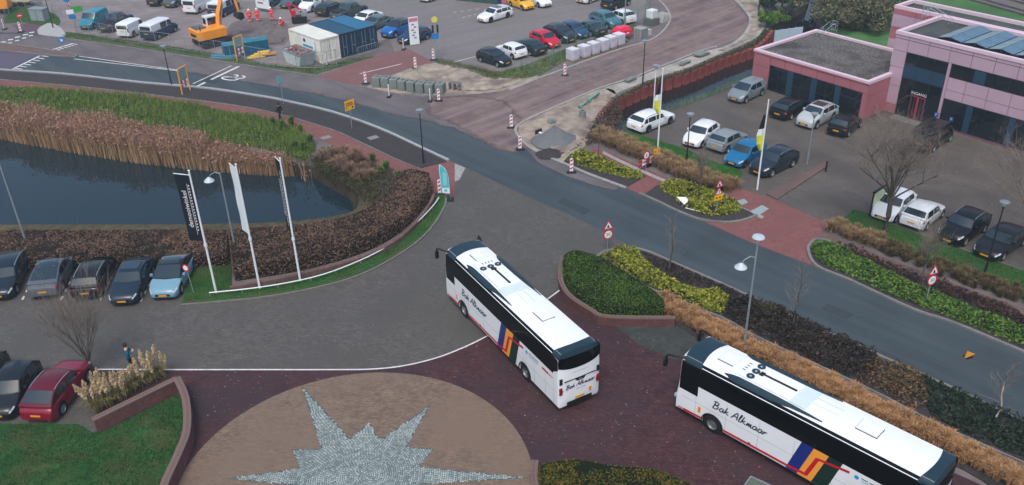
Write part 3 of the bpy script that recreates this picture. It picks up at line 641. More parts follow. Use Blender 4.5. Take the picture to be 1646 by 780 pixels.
class Loft:
    """surface through half-rings at stations along x, mirrored in y"""
    def __init__(s, st): s.st = sorted(st, key=lambda a: a[0]); s.n = len(s.st[0][1])
    def ring(s, x):
        st = s.st
        if x <= st[0][0]: return st[0][1]
        for a, b in zip(st, st[1:]):
            if x <= b[0]:
                t = (x - a[0]) / max(1e-9, b[0] - a[0])
                return [tuple(p * (1 - t) + q * t for p, q in zip(u, v)) for u, v in zip(a[1], b[1])]
        return st[-1][1]
    def pt(s, x, k, sgn=1):
        R = s.ring(x); i = min(int(k), s.n - 2); t = k - i
        a, b = R[i], R[i + 1]
        return Vector((a[0] * (1 - t) + b[0] * t, sgn * (a[1] * (1 - t) + b[1] * t), a[2] * (1 - t) + b[2] * t))
    def body(s, mb, cap=True):
        V = []; F = []; n = s.n; m = 2 * n - 1
        for x, R in s.st:
            V += [(p[0], p[1], p[2]) for p in R] + [(p[0], -p[1], p[2]) for p in R[-2::-1]]
        for i in range(len(s.st) - 1):
            for j in range(m - 1): F.append((i * m + j, i * m + j + 1, (i + 1) * m + j + 1, (i + 1) * m + j))
        if cap: F += [tuple(range(m - 1, -1, -1)), tuple((len(s.st) - 1) * m + j for j in range(m))]
        mb.add(V, [f[::-1] for f in F]); return mb
    def patch(s, mb, xa, xb, ka, kb, sgn=1, nx=4, nk=3, off=.008, xe=None):
        """a pane lying just proud of the surface; xe(k) may vary the ends"""
        V = []; F = []
        for i in range(nx + 1):
            for j in range(nk + 1):
                k = ka + (kb - ka) * j / nk; a, b = (xa, xb) if xe is None else xe((k - ka) / (kb - ka))
                x = a + (b - a) * i / nx
                p = s.pt(x, k, sgn); e = 1e-3
                dx = s.pt(x + e, k, sgn) - s.pt(x - e, k, sgn); dk = s.pt(x, min(k + .01, s.n - 1), sgn) - s.pt(x, max(k - .01, 0), sgn)
                nn = dk.cross(dx) * sgn
                nn = nn.normalized() if nn.length > 1e-9 else Vector((0, sgn, 0))
                V.append(p + nn * off)
        for i in range(nx):
            for j in range(nk):
                a = i * (nk + 1) + j; q = (a, a + nk + 1, a + nk + 2, a + 1)
                F.append(q if sgn > 0 else q[::-1])
        return mb.add(V, F)
    def patch_top(s, mb, xa, xb, k0, nx=4, nk=4, off=.008):
        """a pane across the middle, from ring parameter k0 on one side over the top to the other"""
        V = []; F = []
        ks = [(k0 + (s.n - 1 - k0) * j / nk, 1) for j in range(nk + 1)] + [(k0 + (s.n - 1 - k0) * j / nk, -1) for j in range(nk - 1, -1, -1)]
        for i in range(nx + 1):
            x = xa + (xb - xa) * i / nx
            for k, sg in ks:
                p = s.pt(x, k, sg); e = 1e-3
                dx = s.pt(x + e, k, sg) - s.pt(x - e, k, sg); dk = s.pt(x, min(k + .01, s.n - 1), sg) - s.pt(x, max(k - .01, 0), sg)
                nn = dk.cross(dx) * sg; nn = nn.normalized() if nn.length > 1e-9 else Vector((0, 0, 1))
                V.append(p + nn * off)
        m = len(ks)
        for i in range(nx):
            for j in range(m - 1): F.append((i * m + j, (i + 1) * m + j, (i + 1) * m + j + 1, i * m + j + 1))
        return mb.add(V, F)
def fill(vals, frac):
    return vals
_CARMESH = {}
def car_meshes(tp):
    if tp in _CARMESH: return _CARMESH[tp]
    t = TYPES[tp]; L, W, H, wb, r = t['L'], t['W'] / 2, t['H'], t['wb'], t['r']
    hx = L / 2; xf = wb / 2 + .04; xr = -wb / 2 + .04
    belt, deck, hood = t['belt'], t['deck'], t['hood']
    xc = hx - t['cowl']; xrf = hx - t['rf']; xrr = -hx + t['rr']; xrb = -hx + t['rb']
    zb0 = .20; ar = r + .06
    xs = sorted(set([round(v, 3) for v in ([-hx, -hx + .04, -hx + .14, -hx + .35] + [hx, hx - .05, hx - .16, hx - .4, hx - .7] +
        [c + ar * q for c in (xf, xr) for q in (-1.02, -.98, -.9, -.72, -.45, -.15, .15, .45, .72, .9, .98, 1.02)] + [xc, xrb, 0, xc - .3, xc + .3])]))
    xs = [x for x in xs if -hx <= x <= hx]
    def interp(x, tab):
        for (a, u), (b, v) in zip(tab, tab[1:]):
            if x <= b: return u + (v - u) * (x - a) / (b - a)
        return tab[-1][1]
    box = t.get('box')
    wt = [(-hx, .86 if not box else .95), (-hx + .05, .92 if not box else .98), (-hx + .2, .97 if not box else 1), (-hx + .6, 1.0), (hx - 1.0, 1.0), (hx - .5, .965), (hx - .2, .88), (hx - .06, .76), (hx, .66)]
    rear_top = deck - .03 if tp not in ('pickup',) else belt - .05
    zt = [(-hx, .70 if not box else belt), (-hx + .05, .86 if not box else belt), (-hx + .3, belt), (xc, belt), (hx - .5, hood - .06), (hx - .15, hood - .16), (hx - .04, hood - .26), (hx, hood - .34)]
    zc = [(-hx, .74 if not box else belt + .02), (-hx + .05, .92 if not box else deck), (-hx + .35, rear_top), (xrb + .3 if xrb + .3 > -hx + .36 else -hx + .4, max(deck, belt + .02)), (xc - .1, belt + .08), (xc + .1, hood + .12), (hx - .5, hood + .03), (hx - .15, hood - .08), (hx - .04, hood - .2), (hx, hood - .3)]
    zbt = [(-hx, .36), (-hx + .15, .26), (-hx + .5, zb0), (hx - .5, zb0), (hx - .12, .22), (hx, .30)]
    st = []
    for x in xs:
        w_ = W * interp(x, wt); zt_ = interp(x, zt); zc_ = max(interp(x, zc), zt_ + .01); zb = interp(x, zbt)
        for c in (xf, xr):
            d = abs(x - c)
            if d < ar: zb = max(zb, r + math.sqrt(max(0, ar * ar - d * d)) - .0)
        zb = min(zb, zt_ - .12)
        h = zt_ - zb
        st.append((x, [(x, w_ * .93, zb), (x, w_ * .985, zb + h * .18), (x, w_ * 1.0, zb + h * .5), (x, w_ * .985, zb + h * .82), (x, w_ * .95, zt_ - .01), (x, w_ * .86, zt_ + (zc_ - zt_) * .45), (x, w_ * .5, zt_ + (zc_ - zt_) * .92), (x, 0, zc_)]))
    low = Loft(st)
    body = low.body(MB())
    # greenhouse
    yb = W * .94; tr = .80 if not box else .90
    def gring(x, zr, f, bow):
        yr = yb * (1 - f) + W * tr * f; z0 = belt - .03
        P = [(x - bow * .9, yb, z0), (x - bow * .85, yb * .65 + yr * .35 + .005, z0 + (zr - z0) * .42), (x - bow * .8, yr + .01, z0 + (zr - z0) * .86), (x - bow * .7, yr * .93, zr - .035 * f - .005), (x - bow * .35, yr * .62, zr - .008), (x, 0, zr)]
        return (x, P)
    zc0 = belt + .07
    gst = [gring(xc, zc0, 0, .22), gring(xrf, H - .045, 1, .06), gring((xrf + xrr) / 2, H, 1, 0), gring(xrr, H - (.04 if not box else .03), 1, -.03), gring(xrb, deck if not box else deck, 0 if not box else .6, -.02 if box else -.08)]
    if box: gst = gst[:3] + [gring(xrr, H - .03, 1, 0), gring(xrb, H - .12, .95, 0), gring(xrb - .01, deck, .2, 0)]
    gh = Loft(gst)
    roof = gh.body(MB(), True)
    win = MB(); out = dict(body=body, roof=roof)
    ws = gh.patch_top(MB(), xc - .05, xrf + .04, 3.0, 5, 3, .010); out['windshield'] = ws
    if not box: out['rear_window'] = gh.patch_top(MB(), xrr - (.02 if tp != 'fastback' else -.3), xrb + (xrr - xrb) * .22, 3.0, 4, 3, .010)
    elif tp in ('van', 'small_van', 'cargo'):
        rw = MB(); wz0, wz1 = belt + .10, H - .28
        rw.box((xrb - .028, 0, (wz0 + wz1) / 2), (.02, W * 1.45, wz1 - wz0)); out['rear_window'] = rw
    wv = t['win']; sw = []
    for a, b in zip(wv[::2], wv[1::2]):
        x1, x0 = xc - a, xc - b
        if x0 < xrb + .25 and not box: x0 = xrb + .25
        sw.append((x0, x1))
    out['side'] = []
    for sgn in (1, -1):
        for i, (x0, x1) in enumerate(sw):
            def xe(q, x0=x0, x1=x1, i=i):
                a, b = x0, x1
                if i == 0: b = x1 + .12 - .28 * q if not box else x1 + .15 - .30 * q
                if i == len(sw) - 1 and not box and i > 0: a = x0 + .22 * q * (1 if tp not in ('hatch',) else .8)
                return a, b
            out['side'].append(gh.patch(MB(), x0, x1, .16, 1.82, sgn, 4, 3, .010, xe))
    if t.get('glassroof'): out['glass_roof'] = gh.patch_top(MB(), xrf - .08, xrr + .02, 3.55, 5, 3, .008)
    hl = []; tl = []
    for sgn in (1, -1):
        hl.append(low.patch(MB(), hx - .42, hx - .05, 3.3, 4.5, sgn, 4, 2, .008))
        if box: tl.append(MB().box((-hx - .004, sgn * W * .88, belt - .05), (.03, W * .16, .45)))
        else: tl.append(low.patch(MB(), -hx + .03, -hx + .26, 3.0, 4.6, sgn, 4, 2, .008))
    out['headlight'] = hl; out['tail_light'] = tl
    out['grille'] = MB().box((hx + .002, 0, .44), (.02, W * .95, .16)).box((hx - .03, 0, .28), (.05, W * 1.25, .07))
    out['plate'] = [MB().box((hx + .014, 0, .43), (.012, .52, .11)), MB().box((-hx - .012, 0, .62 if not box else .85), (.012, .52, .11))]
    out['under'] = MB().box((0, 0, .38), (L - .5, W * 1.5, .34))
    mir = []
    for sgn in (1, -1): mir.append(MB().box((xc - .52, sgn * (W + .07), belt + .10), (.16, .16, .13)).box((xc - .52, sgn * (W - .02), belt + .06), (.06, .12, .04)))
    out['mirror'] = mir
    rails = []
    if t['rail']:
        for sgn in (1, -1):
            pts = [gh.pt(x, 3.0, sgn) + Vector((0, 0, .05 if 0 < i < 5 else 0)) for i, x in enumerate([xrf - .12 + (xrr + .12 - xrf + .12) * q / 5 for q in range(6)])]
            rails.append(MB().path(pts, .022, 6))
    out['roof_rail'] = rails
    if t.get('bed'):
        out['cargo_bed'] = MB().box(((-hx + .08 + xrb - .25) / 2, 0, belt + .045), (xrb - .25 + hx - .08, W * 1.55, .02))
    hd = []
    for sgn in (1, -1):
        for (x0, x1) in sw[:2]:
            if t.get('box') and x0 != sw[0][0]: continue
            hd.append(low.patch(MB(), x0 + .05, x0 + .24, 3.45, 3.65, sgn, 1, 1, .018))
    out['handle'] = hd
    res = {}
    for k, v in out.items():
        ang = 35 if k in ('body', 'roof') else 30
        res[k] = [x.mesh(k, ang) for x in v] if isinstance(v, list) else v.mesh(k, ang)
    _CARMESH[tp] = (res, xf, xr); return _CARMESH[tp]
def mobj(name, me, m, parent, loc=None):
    o = bpy.data.objects.new(name, me); COL.objects.link(o)
    if parent is not None: o.parent = parent
    if loc is not None: o.location = loc
    if not me.materials: me.materials.append(m)
    o.material_slots[0].link = 'OBJECT'; o.material_slots[0].material = m
    return o
def vehicle(tp, fw, rw, col, label, cat, group=None, name=None, top=None, roofcol=None, rim=None, rearwin=True, small=False):
    """fw / rw: where the near front and near rear tyres stand (photograph reading)"""
    a, b = G(*fw), G(*rw); t = TYPES[tp]
    d = (a - b).normalized(); n = Vector((-d.y, d.x, 0)); mid = (a + b) / 2
    if n.dot(CAM - mid) < 0: n = -n
    c = mid - n * (t['W'] / 2 - .10) - d * .04
    e = thing(name or ('parked_van' if cat == 'van' else 'pickup_truck' if tp == 'pickup' else 'parked_car'), (c.x, c.y, .012), label, cat, group, math.atan2(d.y, d.x))
    ms, xf, xr = car_meshes(tp); pm = paint(col)
    mobj('body', ms['body'], pm, e)
    cab = mobj('cabin', ms['roof'], paint(top) if top else pm, e)
    mobj('windshield', ms['windshield'], glassm, e)
    if 'rear_window' in ms and rearwin: mobj('rear_window', ms['rear_window'], glassm, e)
    for q in ms['side']: mobj('side_window', q, glassm, e)
    if 'glass_roof' in ms: mobj('glass_roof', ms['glass_roof'], glassm, e)
    if roofcol == 'sunroof':
        W = t['W'] / 2; hx = t['L'] / 2; mobj('sunroof', MB().box(((hx - t['rf'] - .75), 0, t['H'] - .004), (1.0, W * 1.15, .03)).mesh('sunroof'), glassm, e)
    for q in ms['headlight']: mobj('headlight', q, lampm, e)
    for q in ms['tail_light']: mobj('tail_light', q, tailm, e)
    mobj('grille', ms['grille'], trimm, e); mobj('underbody', ms['under'], trimm, e)
    for q in ms['plate']: mobj('licence_plate', q, platem, e)
    for q in ms['mirror']: mobj('wing_mirror', q, pm, e)
    for q in ms['roof_rail']: mobj('roof_rail', q, chromem, e)
    for q in ms['handle']: mobj('door_handle', q, pm, e)
    if 'cargo_bed' in ms: mobj('cargo_bed', ms['cargo_bed'], trimm, e)
    tm, rm = wheel_meshes(t['r'])
    for x in (xf, xr):
        for s in (1, -1):
            wo = mobj('wheel', tm, tyrem, e, (x, s * (t['W'] / 2 - .115), t['r']))
            mobj('rim', rm, rim or rimm, wo)
    return e
WH, SIL, BLK, NAV, GRY = (228, 231, 233), (160, 166, 168), (10, 12, 15), (24, 36, 50), (84, 90, 96)
gL, gR, gF = 'cars parked by the pond hedge', 'cars in the car park by the pink building', 'cars in the far car park'
CARS = [
 # car park by the pink building
 ('mpv', (1198.4, 166), (1223, 154.3), (120, 130, 136), 'grey compact people carrier at the left corner of the pink building', gR, {}),
 ('wagon', (1297, 179), (1270.7, 192.7), BLK, 'black estate car, tail to the camera, left of the silver off-roader', gR, {}),
 ('suv', (1311.5, 207.4), (1338, 193.5), (176, 182, 184), 'silver off-roader with dark sunroof in front of the dark shop windows', gR, {'roofcol': 'sunroof'}),
 ('hatch', (1383, 204.5), (1360.8, 221.6), BLK, 'small black hatchback right of the silver off-roader', gR, {'rim': rimm}),
 ('wagon', (1076, 200), (1042.3, 213.5), WH, 'white estate car with dark windows by the flagpole and canal', gR, {'rim': rimdark}),
 ('hatch', (1125, 240), (1152.5, 220), (222, 224, 226), 'white hatchback behind the street lamp, nose to the lawn', gR, {}),
 ('hatch', (1196, 232), (1168.5, 246.5), (130, 140, 144), 'grey hatchback, tail to the lawn, beside the bright blue car', gR, {}),
 ('hatch', (1196.5, 270), (1222.5, 254), (18, 104, 150), 'bright blue hatchback between the grey hatchback and the dark off-roader', gR, {'rim': rimdark}),
 ('suv', (1240.3, 284.8), (1272, 269.4), (30, 42, 54), 'dark navy off-roader next to the white flagpole', gR, {}),
 ('hatch', (1437, 359), (1464, 337), WH, 'white hatchback, nose to the lawn, beside the bare tree and the notice board', gR, {}),
 ('hatch', (1513.8, 349.2), (1486, 371.7), (214, 217, 220), 'white hatchback, tail to the lawn, between white and black cars', gR, {}),
 ('suv', (1549, 396), (1580, 374), BLK, 'black off-roader with bright roof rails, nose to the lawn', gR, {}),
 ('sedan', (1612, 418), (1640, 397), (20, 24, 28), 'black saloon at the right edge behind the street lamp', gR, {}),
 # by the pond hedge
 ('wagon', (27, 474), (48, 433), (18, 36, 48), 'dark estate car at the left end of the hedge row', gL, {}),
 ('fastback', (122, 429), (101, 470), (86, 92, 100), 'grey fastback with glass roof, tail to the lane', gL, {}),
 ('wagon', (188, 431), (167.5, 472), BLK, 'black estate car with bright roof rails, tail to the lane', gL, {}),
 ('sedan', (226, 481.7), (247.3, 441), (24, 42, 58), 'dark blue saloon with sunroof, nose to the lane', gL, {'roofcol': 'sunroof'}),
 ('fastback', (292, 472.5), (313, 432.5), (112, 152, 170), 'pale blue fastback with black roof beside the lawn', gL, {'top': (22, 28, 34)}),
 # bottom left
 ('hatch', (31, 668), (66, 611), (18, 26, 34), 'dark hatchback left of the dark red car', 'cars in the bottom left bays', {}),
 ('suv', (142, 615), (104, 664), (122, 10, 42), 'dark red crossover with black roof beside the pampas grass', 'cars in the bottom left bays', {'top': (92, 8, 32)}),
 ('suv', (-26, 655), (10, 603), (14, 16, 20), 'black car at the left edge, mostly out of frame', 'cars in the bottom left bays', {}),
 # far car park, lower row by the fence
 ('hatch', (801.5, 109), (772, 100), (26, 38, 46), 'dark hatchback at the lower left end of the far row', gF, {}),
 ('mini', (799, 87), (825, 96.5), WH, 'white small car with dark glass behind the dark hatchback', gF, {}),
 ('sedan', (826, 81), (852, 90), (28, 48, 54), 'dark teal saloon between the white small car and the red car', gF, {}),
 ('hatch', (880.5, 79), (856, 69.5), (196, 22, 56), 'red hatchback in the far row, nose to the fence', gF, {}),
 ('suv', (905, 71), (877, 60), (34, 44, 52), 'dark grey off-roader right of the red car', gF, {}),
 ('hatch', (928, 64), (903, 54.5), (28, 70, 110), 'mid blue hatchback in the far row, nose to the fence', gF, {}),
 ('sedan', (925, 50), (950.5, 59), (44, 66, 76), 'dark grey saloon with red tail lamp beside the generator', gF, {}),
 ('suv', (979, 48), (951, 38), (64, 116, 134), 'teal crossover at the right of the far row', gF, {}),
 ('hatch', (976, 31), (1003, 41), (226, 229, 231), 'white hatchback at the right end of the far row', gF, {}),
 # far car park, elsewhere
 ('wagon', (789, 37), (816, 29), WH, 'white estate car with black glass roof alone on the paving', gF, {'roofcol': 'sunroof', 'rim': rimdark}),
 ('hatch', (843, 18.5), (817.5, 9), (236, 176, 34), 'yellow small car behind the lone white estate', gF, {}),
 ('sedan', (868, 13.5), (843, 4), WH, 'white saloon beside the yellow car, at the top edge', gF, {}),
 ('suv', (1013, 8), (985, 18), (26, 36, 42), 'black off-roader at the top edge, upper right of the row', gF, {}),
 ('hatch', (690.5, 4.5), (713, -4), (220, 224, 226), 'white car cut off by the top edge above the open paving', gF, {}),
 ('hatch', (658, 72.5), (688, 63.5), (28, 62, 88), 'dark blue hatchback behind the tall white notice panel', gF, {}),
 ('suv', (635, 61.5), (660, 51.5), (22, 98, 170), 'bright blue crossover behind the blue containers', gF, {'top': (20, 40, 60)}),
 ('sedan', (600, 51), (625, 42), (86, 104, 108), 'grey saloon half hidden by the blue container', gF, {}),
 ('sedan', (584, 44), (610, 34.5), WH, 'white saloon showing above the blue container roofs', gF, {}),
 ('pickup', (588, 22), (553, 34), (62, 78, 86), 'dark grey pickup truck behind the container roofs', gF, {}),
 ('wagon', (556, 16), (528, 27.5), (36, 48, 52), 'dark estate car with silver rails beside the white crossover', gF, {}),
 ('suv', (501, 20.5), (521, 9.5), (228, 231, 233), 'white crossover by the red machine', gF, {}),
 ('sedan', (470, 14), (490, 3), (56, 92, 104), 'teal grey car left of the white crossover', gF, {}),
 ('hatch', (434, 14), (454, 3), (48, 92, 110), 'teal car behind the white site board', gF, {}),
 ('hatch', (278, 1), (257, 11), (34, 48, 58), 'dark car at the top edge, leftmost of the pair', gF, {}),
 ('suv', (283, 13), (305, 2), (70, 84, 90), 'dark grey car at the top edge beside the white van', gF, {}),
]
for tp, f, r_, col, lab, grp, kw in CARS: vehicle(tp, f, r_, col, lab, 'car', grp, **kw)
VANS = [
 ('van', (1525.5, 228), (1498.5, 246), (8, 9, 11), 'black people van at the entrance of the pink building', None, {}),
 ('small_van', (148, 49), (175, 34), (20, 132, 156), 'turquoise small van at the left end of the site yard', 'vans in the site yard', {}),
 ('small_van', (240, 48), (213.5, 61), (230, 233, 235), 'small white van left of the two-tone van', 'vans in the site yard', {}),
 ('van', (284.5, 50.5), (253, 65), (26, 54, 82), 'van with white roof and navy sides in the site yard', 'vans in the site yard', {'top': (216, 222, 226)}),
 ('cargo', (345, 10), (319.5, 22.5), WH, 'white panel van behind the excavator cab', 'vans in the site yard', {}),
 ('van', (386, 15), (358, 29), (30, 58, 84), 'two-tone white and navy van behind the excavator arm', 'vans in the site yard', {'top': (216, 222, 226)}),
 ('cargo', (945, 7.5), (974, -3), WH, 'white van cut off by the top edge in the far car park', None, {}),
]
for tp, f, r_, col, lab, grp, kw in VANS: vehicle(tp, f, r_, col, lab, 'van', grp, **kw)
vehicle('pickup', (216, 36), (181, 53), (36, 54, 68), 'dark pickup truck between the turquoise and white vans', 'pickup', 'vans in the site yard')
# ================================================================== the two coaches
coach_white = M('coach_white_paint', lin((236, 240, 242)), .3, .015, 2, spec=.5, coat=.6)
coach_glass = M('coach_black_glass', lin((3, 6, 8)), .08, var=0, spec=.22)
coach_cap = M('coach_dark_teal_paint', lin((30, 54, 66)), .38, .05, 2, spec=.35)
coach_grey = M('coach_grey_parts', lin((178, 190, 194)), .5, .06, 5)
c_red = plain('livery_red', lin((196, 22, 44)), .35); c_blue = plain('livery_blue', lin((22, 44, 122)), .35)
c_or = plain('livery_orange', lin((245, 160, 60)), .35); c_gr = plain('livery_green', lin((10, 48, 40)), .35)
c_teal = plain('livery_teal', lin((20, 160, 196)), .35); c_navy = plain('livery_navy', lin((16, 40, 62)), .4); c_grey = plain('livery_grey', lin((150, 156, 160)), .5)
c_amber = plain('amber_lens', lin((240, 140, 30)), .3)
BL, BH, BWR, BWF = 12.85, 3.72, 3.36, 10.4
GLY = {'B': ([[(.02, 0), (.14, 1)], [(-.06, .93), (.25, 1.03), (.44, .86), (.34, .62), (.1, .52)], [(.1, .52), (.44, .44), (.44, .14), (.2, -.02), (-.06, .04)]], .62),
       'a': ([[(.36, .42), (.2, .5), (.05, .3), (.05, .08), (.2, 0), (.34, .2), (.40, .46), (.36, .1), (.5, .04)]], .5),
       'k': ([[(0, 0), (.16, .95)], [(.36, .46), (.06, .26), (.25, .14), (.44, 0)]], .52),
       'A': ([[(-.08, 0), (.36, 1.0), (.46, 0)], [(.06, .36), (.50, .42)]], .62),
       'l': ([[(0, .1), (.17, .9), (.10, .98), (.02, .06), (.18, .03)]], .24),
       'm': ([[(0, 0), (.09, .45), (.05, .08), (.21, .46), (.22, .06), (.39, .46), (.40, .02), (.52, .05)]], .55),
       'r': ([[(0, 0), (.07, .46), (.06, .2), (.2, .44), (.34, .40)]], .36)}
def script_mesh(txt, length, cap, wd):
    """brush-script lettering as flat ribbons, reading along +x"""
    mb = MB(); x = 0; rows = []
    for ch in txt:
        if ch == ' ': x += .28; continue
        S, adv = GLY[ch]
        for s in S:
            P = spline([Vector((x + px + py * .16, py, 0)) for px, py in s], 4)
            rows.append(P)
        x += adv
    sx = length / x
    for P in rows:
        Q = [Vector((p.x * sx, p.y * cap + .05 * cap * (p.x / x), 0)) for p in P]
        mb.strip(Q, wd / 2, wd / 2, 0, .004)
    return mb.mesh('script_lettering')
def flat_side(mb, pts, y, s):
    """flat polygon on the coach side: pts = (x from the tail, z)"""
    P = [((x - BL / 2), s * y, z) for x, z in pts]
    n = len(P); f = tuple(range(n))
    return mb.add(P, [f if s < 0 else f[::-1]])
def xfront(y, z): return BL / 2 - .42 * max(0, (z - 1.25) / 2.45) ** 1.5 - .30 * (abs(y) / 1.275) ** 4
def xrear(y, z): return -BL / 2 + .16 * (abs(y) / 1.275) ** 4 + .16 * max(0, (z - 2.6) / 1.1) ** 2
def coach(loc, yaw, label):
    e = thing('coach', loc, label, 'coach', 'white coaches on the plaza', yaw)
    half = [(1.17, .33), (1.262, .45), (1.275, 1.2), (1.275, 2.35), (1.245, 3.15), (1.19, 3.44), (1.04, 3.62), (.5, 3.70), (0, BH)]
    r = .50; ar = .60
    xs = sorted([.32, .8, 2, 5, 7, 9, 11.2, 11.6, 12.0, 12.45] + [c + ar * q for c in (BWR, BWF) for q in (-1.01, -.98, -.88, -.66, -.35, 0, .35, .66, .88, .98, 1.01)])
    st = []
    for x in xs:
        zb = .33
        for c in (BWR, BWF):
            d = abs(x - c)
            if d < ar: zb = r + math.sqrt(ar * ar - d * d)
        P = []
        for i, (y, z) in enumerate(half):
            zz = z if i > 2 else max(z, zb + (0, .02, .10)[i])
            P.append((x - BL / 2, y, zz))
        st.append((x - BL / 2, P))
    lo = Loft(st); b = lo.body(MB(), False)
    # rounded nose and tail: rings that close towards the middle
    def dome(fn, last):
        prev = [Vector(p) for p in last] ; m = len(half); V = []; F = []
        rings = []
        for k, s in enumerate((1.0, .985, .93, .80, .60, .35, .0)):
            R = []
            for (y, z) in half:
                yy, zz = y * s, 1.9 + (z - 1.9) * s
                R.append((fn(yy, zz), yy, zz))
            rings.append(R + [(p[0], -p[1], p[2]) for p in R[-2::-1]])
        base = list(last) + [(p[0], -p[1], p[2]) for p in last[-2::-1]]
        rings = [base] + rings
        n = len(base)
        for R in rings: V += R
        for i in range(len(rings) - 1):
            for j in range(n): F.append((i * n + j, i * n + (j + 1) % n, (i + 1) * n + (j + 1) % n, (i + 1) * n + j))
        return V, F
    V, F = dome(xfront, st[-1][1]); b.add(V, F)
    V, F = dome(xrear, st[0][1]); b.add(V, [f[::-1] for f in F])
    body = b.build('body', coach_white, e, 32)
    MB().box((0, 0, .55), (BL - 1.2, 2.1, .5)).build('underbody', trimm, e)
    # glazing
    for s in (1, -1):
        g = MB(); lo.patch(g, .55 - BL / 2, 11.35 - BL / 2, 3.0, 5.72, s, 24, 6, .010)
        if s > 0: lo.patch(g, 11.35 - BL / 2, 12.43 - BL / 2, 2.46, 5.72, s, 4, 6, .010, None)
        else: lo.patch(g, 11.35 - BL / 2, 12.43 - BL / 2, 1.2, 5.72, s, 4, 6, .010, None)
        g.build('side_glazing', coach_glass, e, 40)
    def face(fn, y0, z0, z1, off, ny=14, nz=8, zf=None):
        V = []; F = []
        for i in range(ny + 1):
            y = -y0 + 2 * y0 * i / ny
            for j in range(nz + 1):
                a = z0 if zf is None else zf(y); z = a + (z1 - a) * j / nz
                yl = 1.262 - (0 if z < 2.35 else .03 * (z - 2.35) + (.25 * max(0, (z - 3.2)) if z > 3.2 else 0))
                yy = max(-yl, min(yl, y))
                V.append((fn(yy, z) + off, yy * 1.004, z))
        for i in range(ny):
            for j in range(nz):
                a = i * (nz + 1) + j; F.append((a, a + nz + 1, a + nz + 2, a + 1))
        return MB().add(V, F)
    face(xfront, 1.255, 1.35, 3.40, .014).build('windshield', coach_glass, e, 40)
    face(xrear, 1.262, 2.62, 3.46, -.014, zf=lambda y: 2.66 + .18 * (y / 1.26) ** 2).build('rear_window', coach_glass, e, 40)
    for s in (1, -1):   # glass wrapping round the tail corner
        flat_side(MB(), [(.12, 2.75), (.56, 2.46), (.56, 3.46), (.14, 3.40)], 1.282, s).build('corner_glazing', coach_glass, e)
    # dark roof ends
    def capmesh(a, fn, zlow):
        V = []; F = []; K0 = 4.75; ks = [(K0 + (8 - K0) * j / 9, 1) for j in range(10)] + [(K0 + (8 - K0) * j / 9, -1) for j in range(8, -1, -1)]
        n = 7; sg0 = 1 if a > 0 else -1
        for i in range(n + 3):
            for k, sg in ks:
                i0 = min(int(k), 7); t = k - i0; y = half[i0][0] * (1 - t) + half[i0 + 1][0] * t; z = half[i0][1] * (1 - t) + half[i0 + 1][1] * t
                x0 = a + sg0 * .20 * (1 - (y / 1.2) ** 2); x1 = fn(y, z)
                if i <= n: V.append((x0 + (x1 - x0) * i / n, sg * (y + .016 * (1 if k < 6 else 0)), z + (.016 if k > 5 else 0)))
                else:
                    q = (i - n) / 2; yy = y * (1 - .01 * q); zz = z + (min(z, zlow) - z) * q
                    V.append((fn(yy, zz) + sg0 * .006, sg * yy, zz))
        m = len(ks)
        for i in range(n + 2):
            for j in range(m - 1): F.append((i * m + j, i * m + j + 1, (i + 1) * m + j + 1, (i + 1) * m + j))
        return MB().add(V, F)
    capmesh(11.30 - BL / 2, lambda y, z: xfront(y, z) + .02, 3.30).build('roof_nose', coach_cap, e, 50)
    capmesh(.78 - BL / 2, lambda y, z: xrear(y, z) - .02, 3.40).build('roof_tail', coach_cap, e, 50)
    # roof: side fairings, cooling unit with three fans, hatches, antenna channel
    for s in (1, -1):
        m = MB(); V = []; F = []
        n = 14
        for i in range(n + 1):
            t = i / n; x = 10.2 - 5.0 * t - BL / 2; w_ = .155 * min(1, (t * 9) ** .5) * (1 - max(0, (t - .45) / .55) ** 1.6) + .012; h = .10 * min(1, t * 8) * (1 - t ** 3 * .8) + .005
            yc = .98 - .04 * t
            V += [(x, s * (yc - w_), 3.655), (x, s * (yc - w_ * .5), 3.675 + h), (x, s * (yc + w_ * .45), 3.64 + h * .8), (x, s * (yc + w_ * .95), 3.55)]
        for i in range(n):
            for j in range(3): F.append((4 * i + j, 4 * i + j + 1, 4 * i + j + 5, 4 * i + j + 4))
        F += [(0, 1, 2, 3), (4 * n + 3, 4 * n + 2, 4 * n + 1, 4 * n)]
        m.add(V, F).build('roof_fairing', coach_cap, e, 50)
    ac = MB().box((8.55 - BL / 2, 0, 3.72), (3.2, 1.42, .12)).build('cooling_unit', coach_white, e)
    bv = ac.modifiers.new('round', 'BEVEL'); bv.width = .04; bv.segments = 2
    for y in (.48, 0, -.48):
        f = MB().lathe([(.001, 0), (.06, .012), (.17, .0), (.19, .03), (.20, 0)], (9.12 - BL / 2, y, 3.79), 18).build('fan', plain('fan_dark', lin((34, 58, 68)), .5), ac, 40)
        MB().lathe([(.001, .018), (.055, .016)], (9.12 - BL / 2, y, 3.79), 12).build('fan_hub', coach_grey, ac)
    MB().box((7.93 - BL / 2, -.05, 3.79), (1.85, .12, .03)).box((8.8 - BL / 2, -.02, 3.795), (.2, .3, .04)).build('channel', trimm, ac)
    for i in range(4): MB().box((9.62 - BL / 2, -.35 + i * .2, 3.782), (.16, .05, .012)).build('vent_slot', trimm, ac)
    MB().box((6.55 - BL / 2, 0, 3.70), (.85, 1.5, .05)).build('equipment_lid', M('coach_lid', lin((206, 220, 224)), .4, .04, 3), e)
    MB().box((5.5 - BL / 2, .12, 3.715), (1.4, .02, .012)).box((5.5 - BL / 2, -.32, 3.715), (1.4, .02, .012)).build('roof_seam', coach_grey, e)
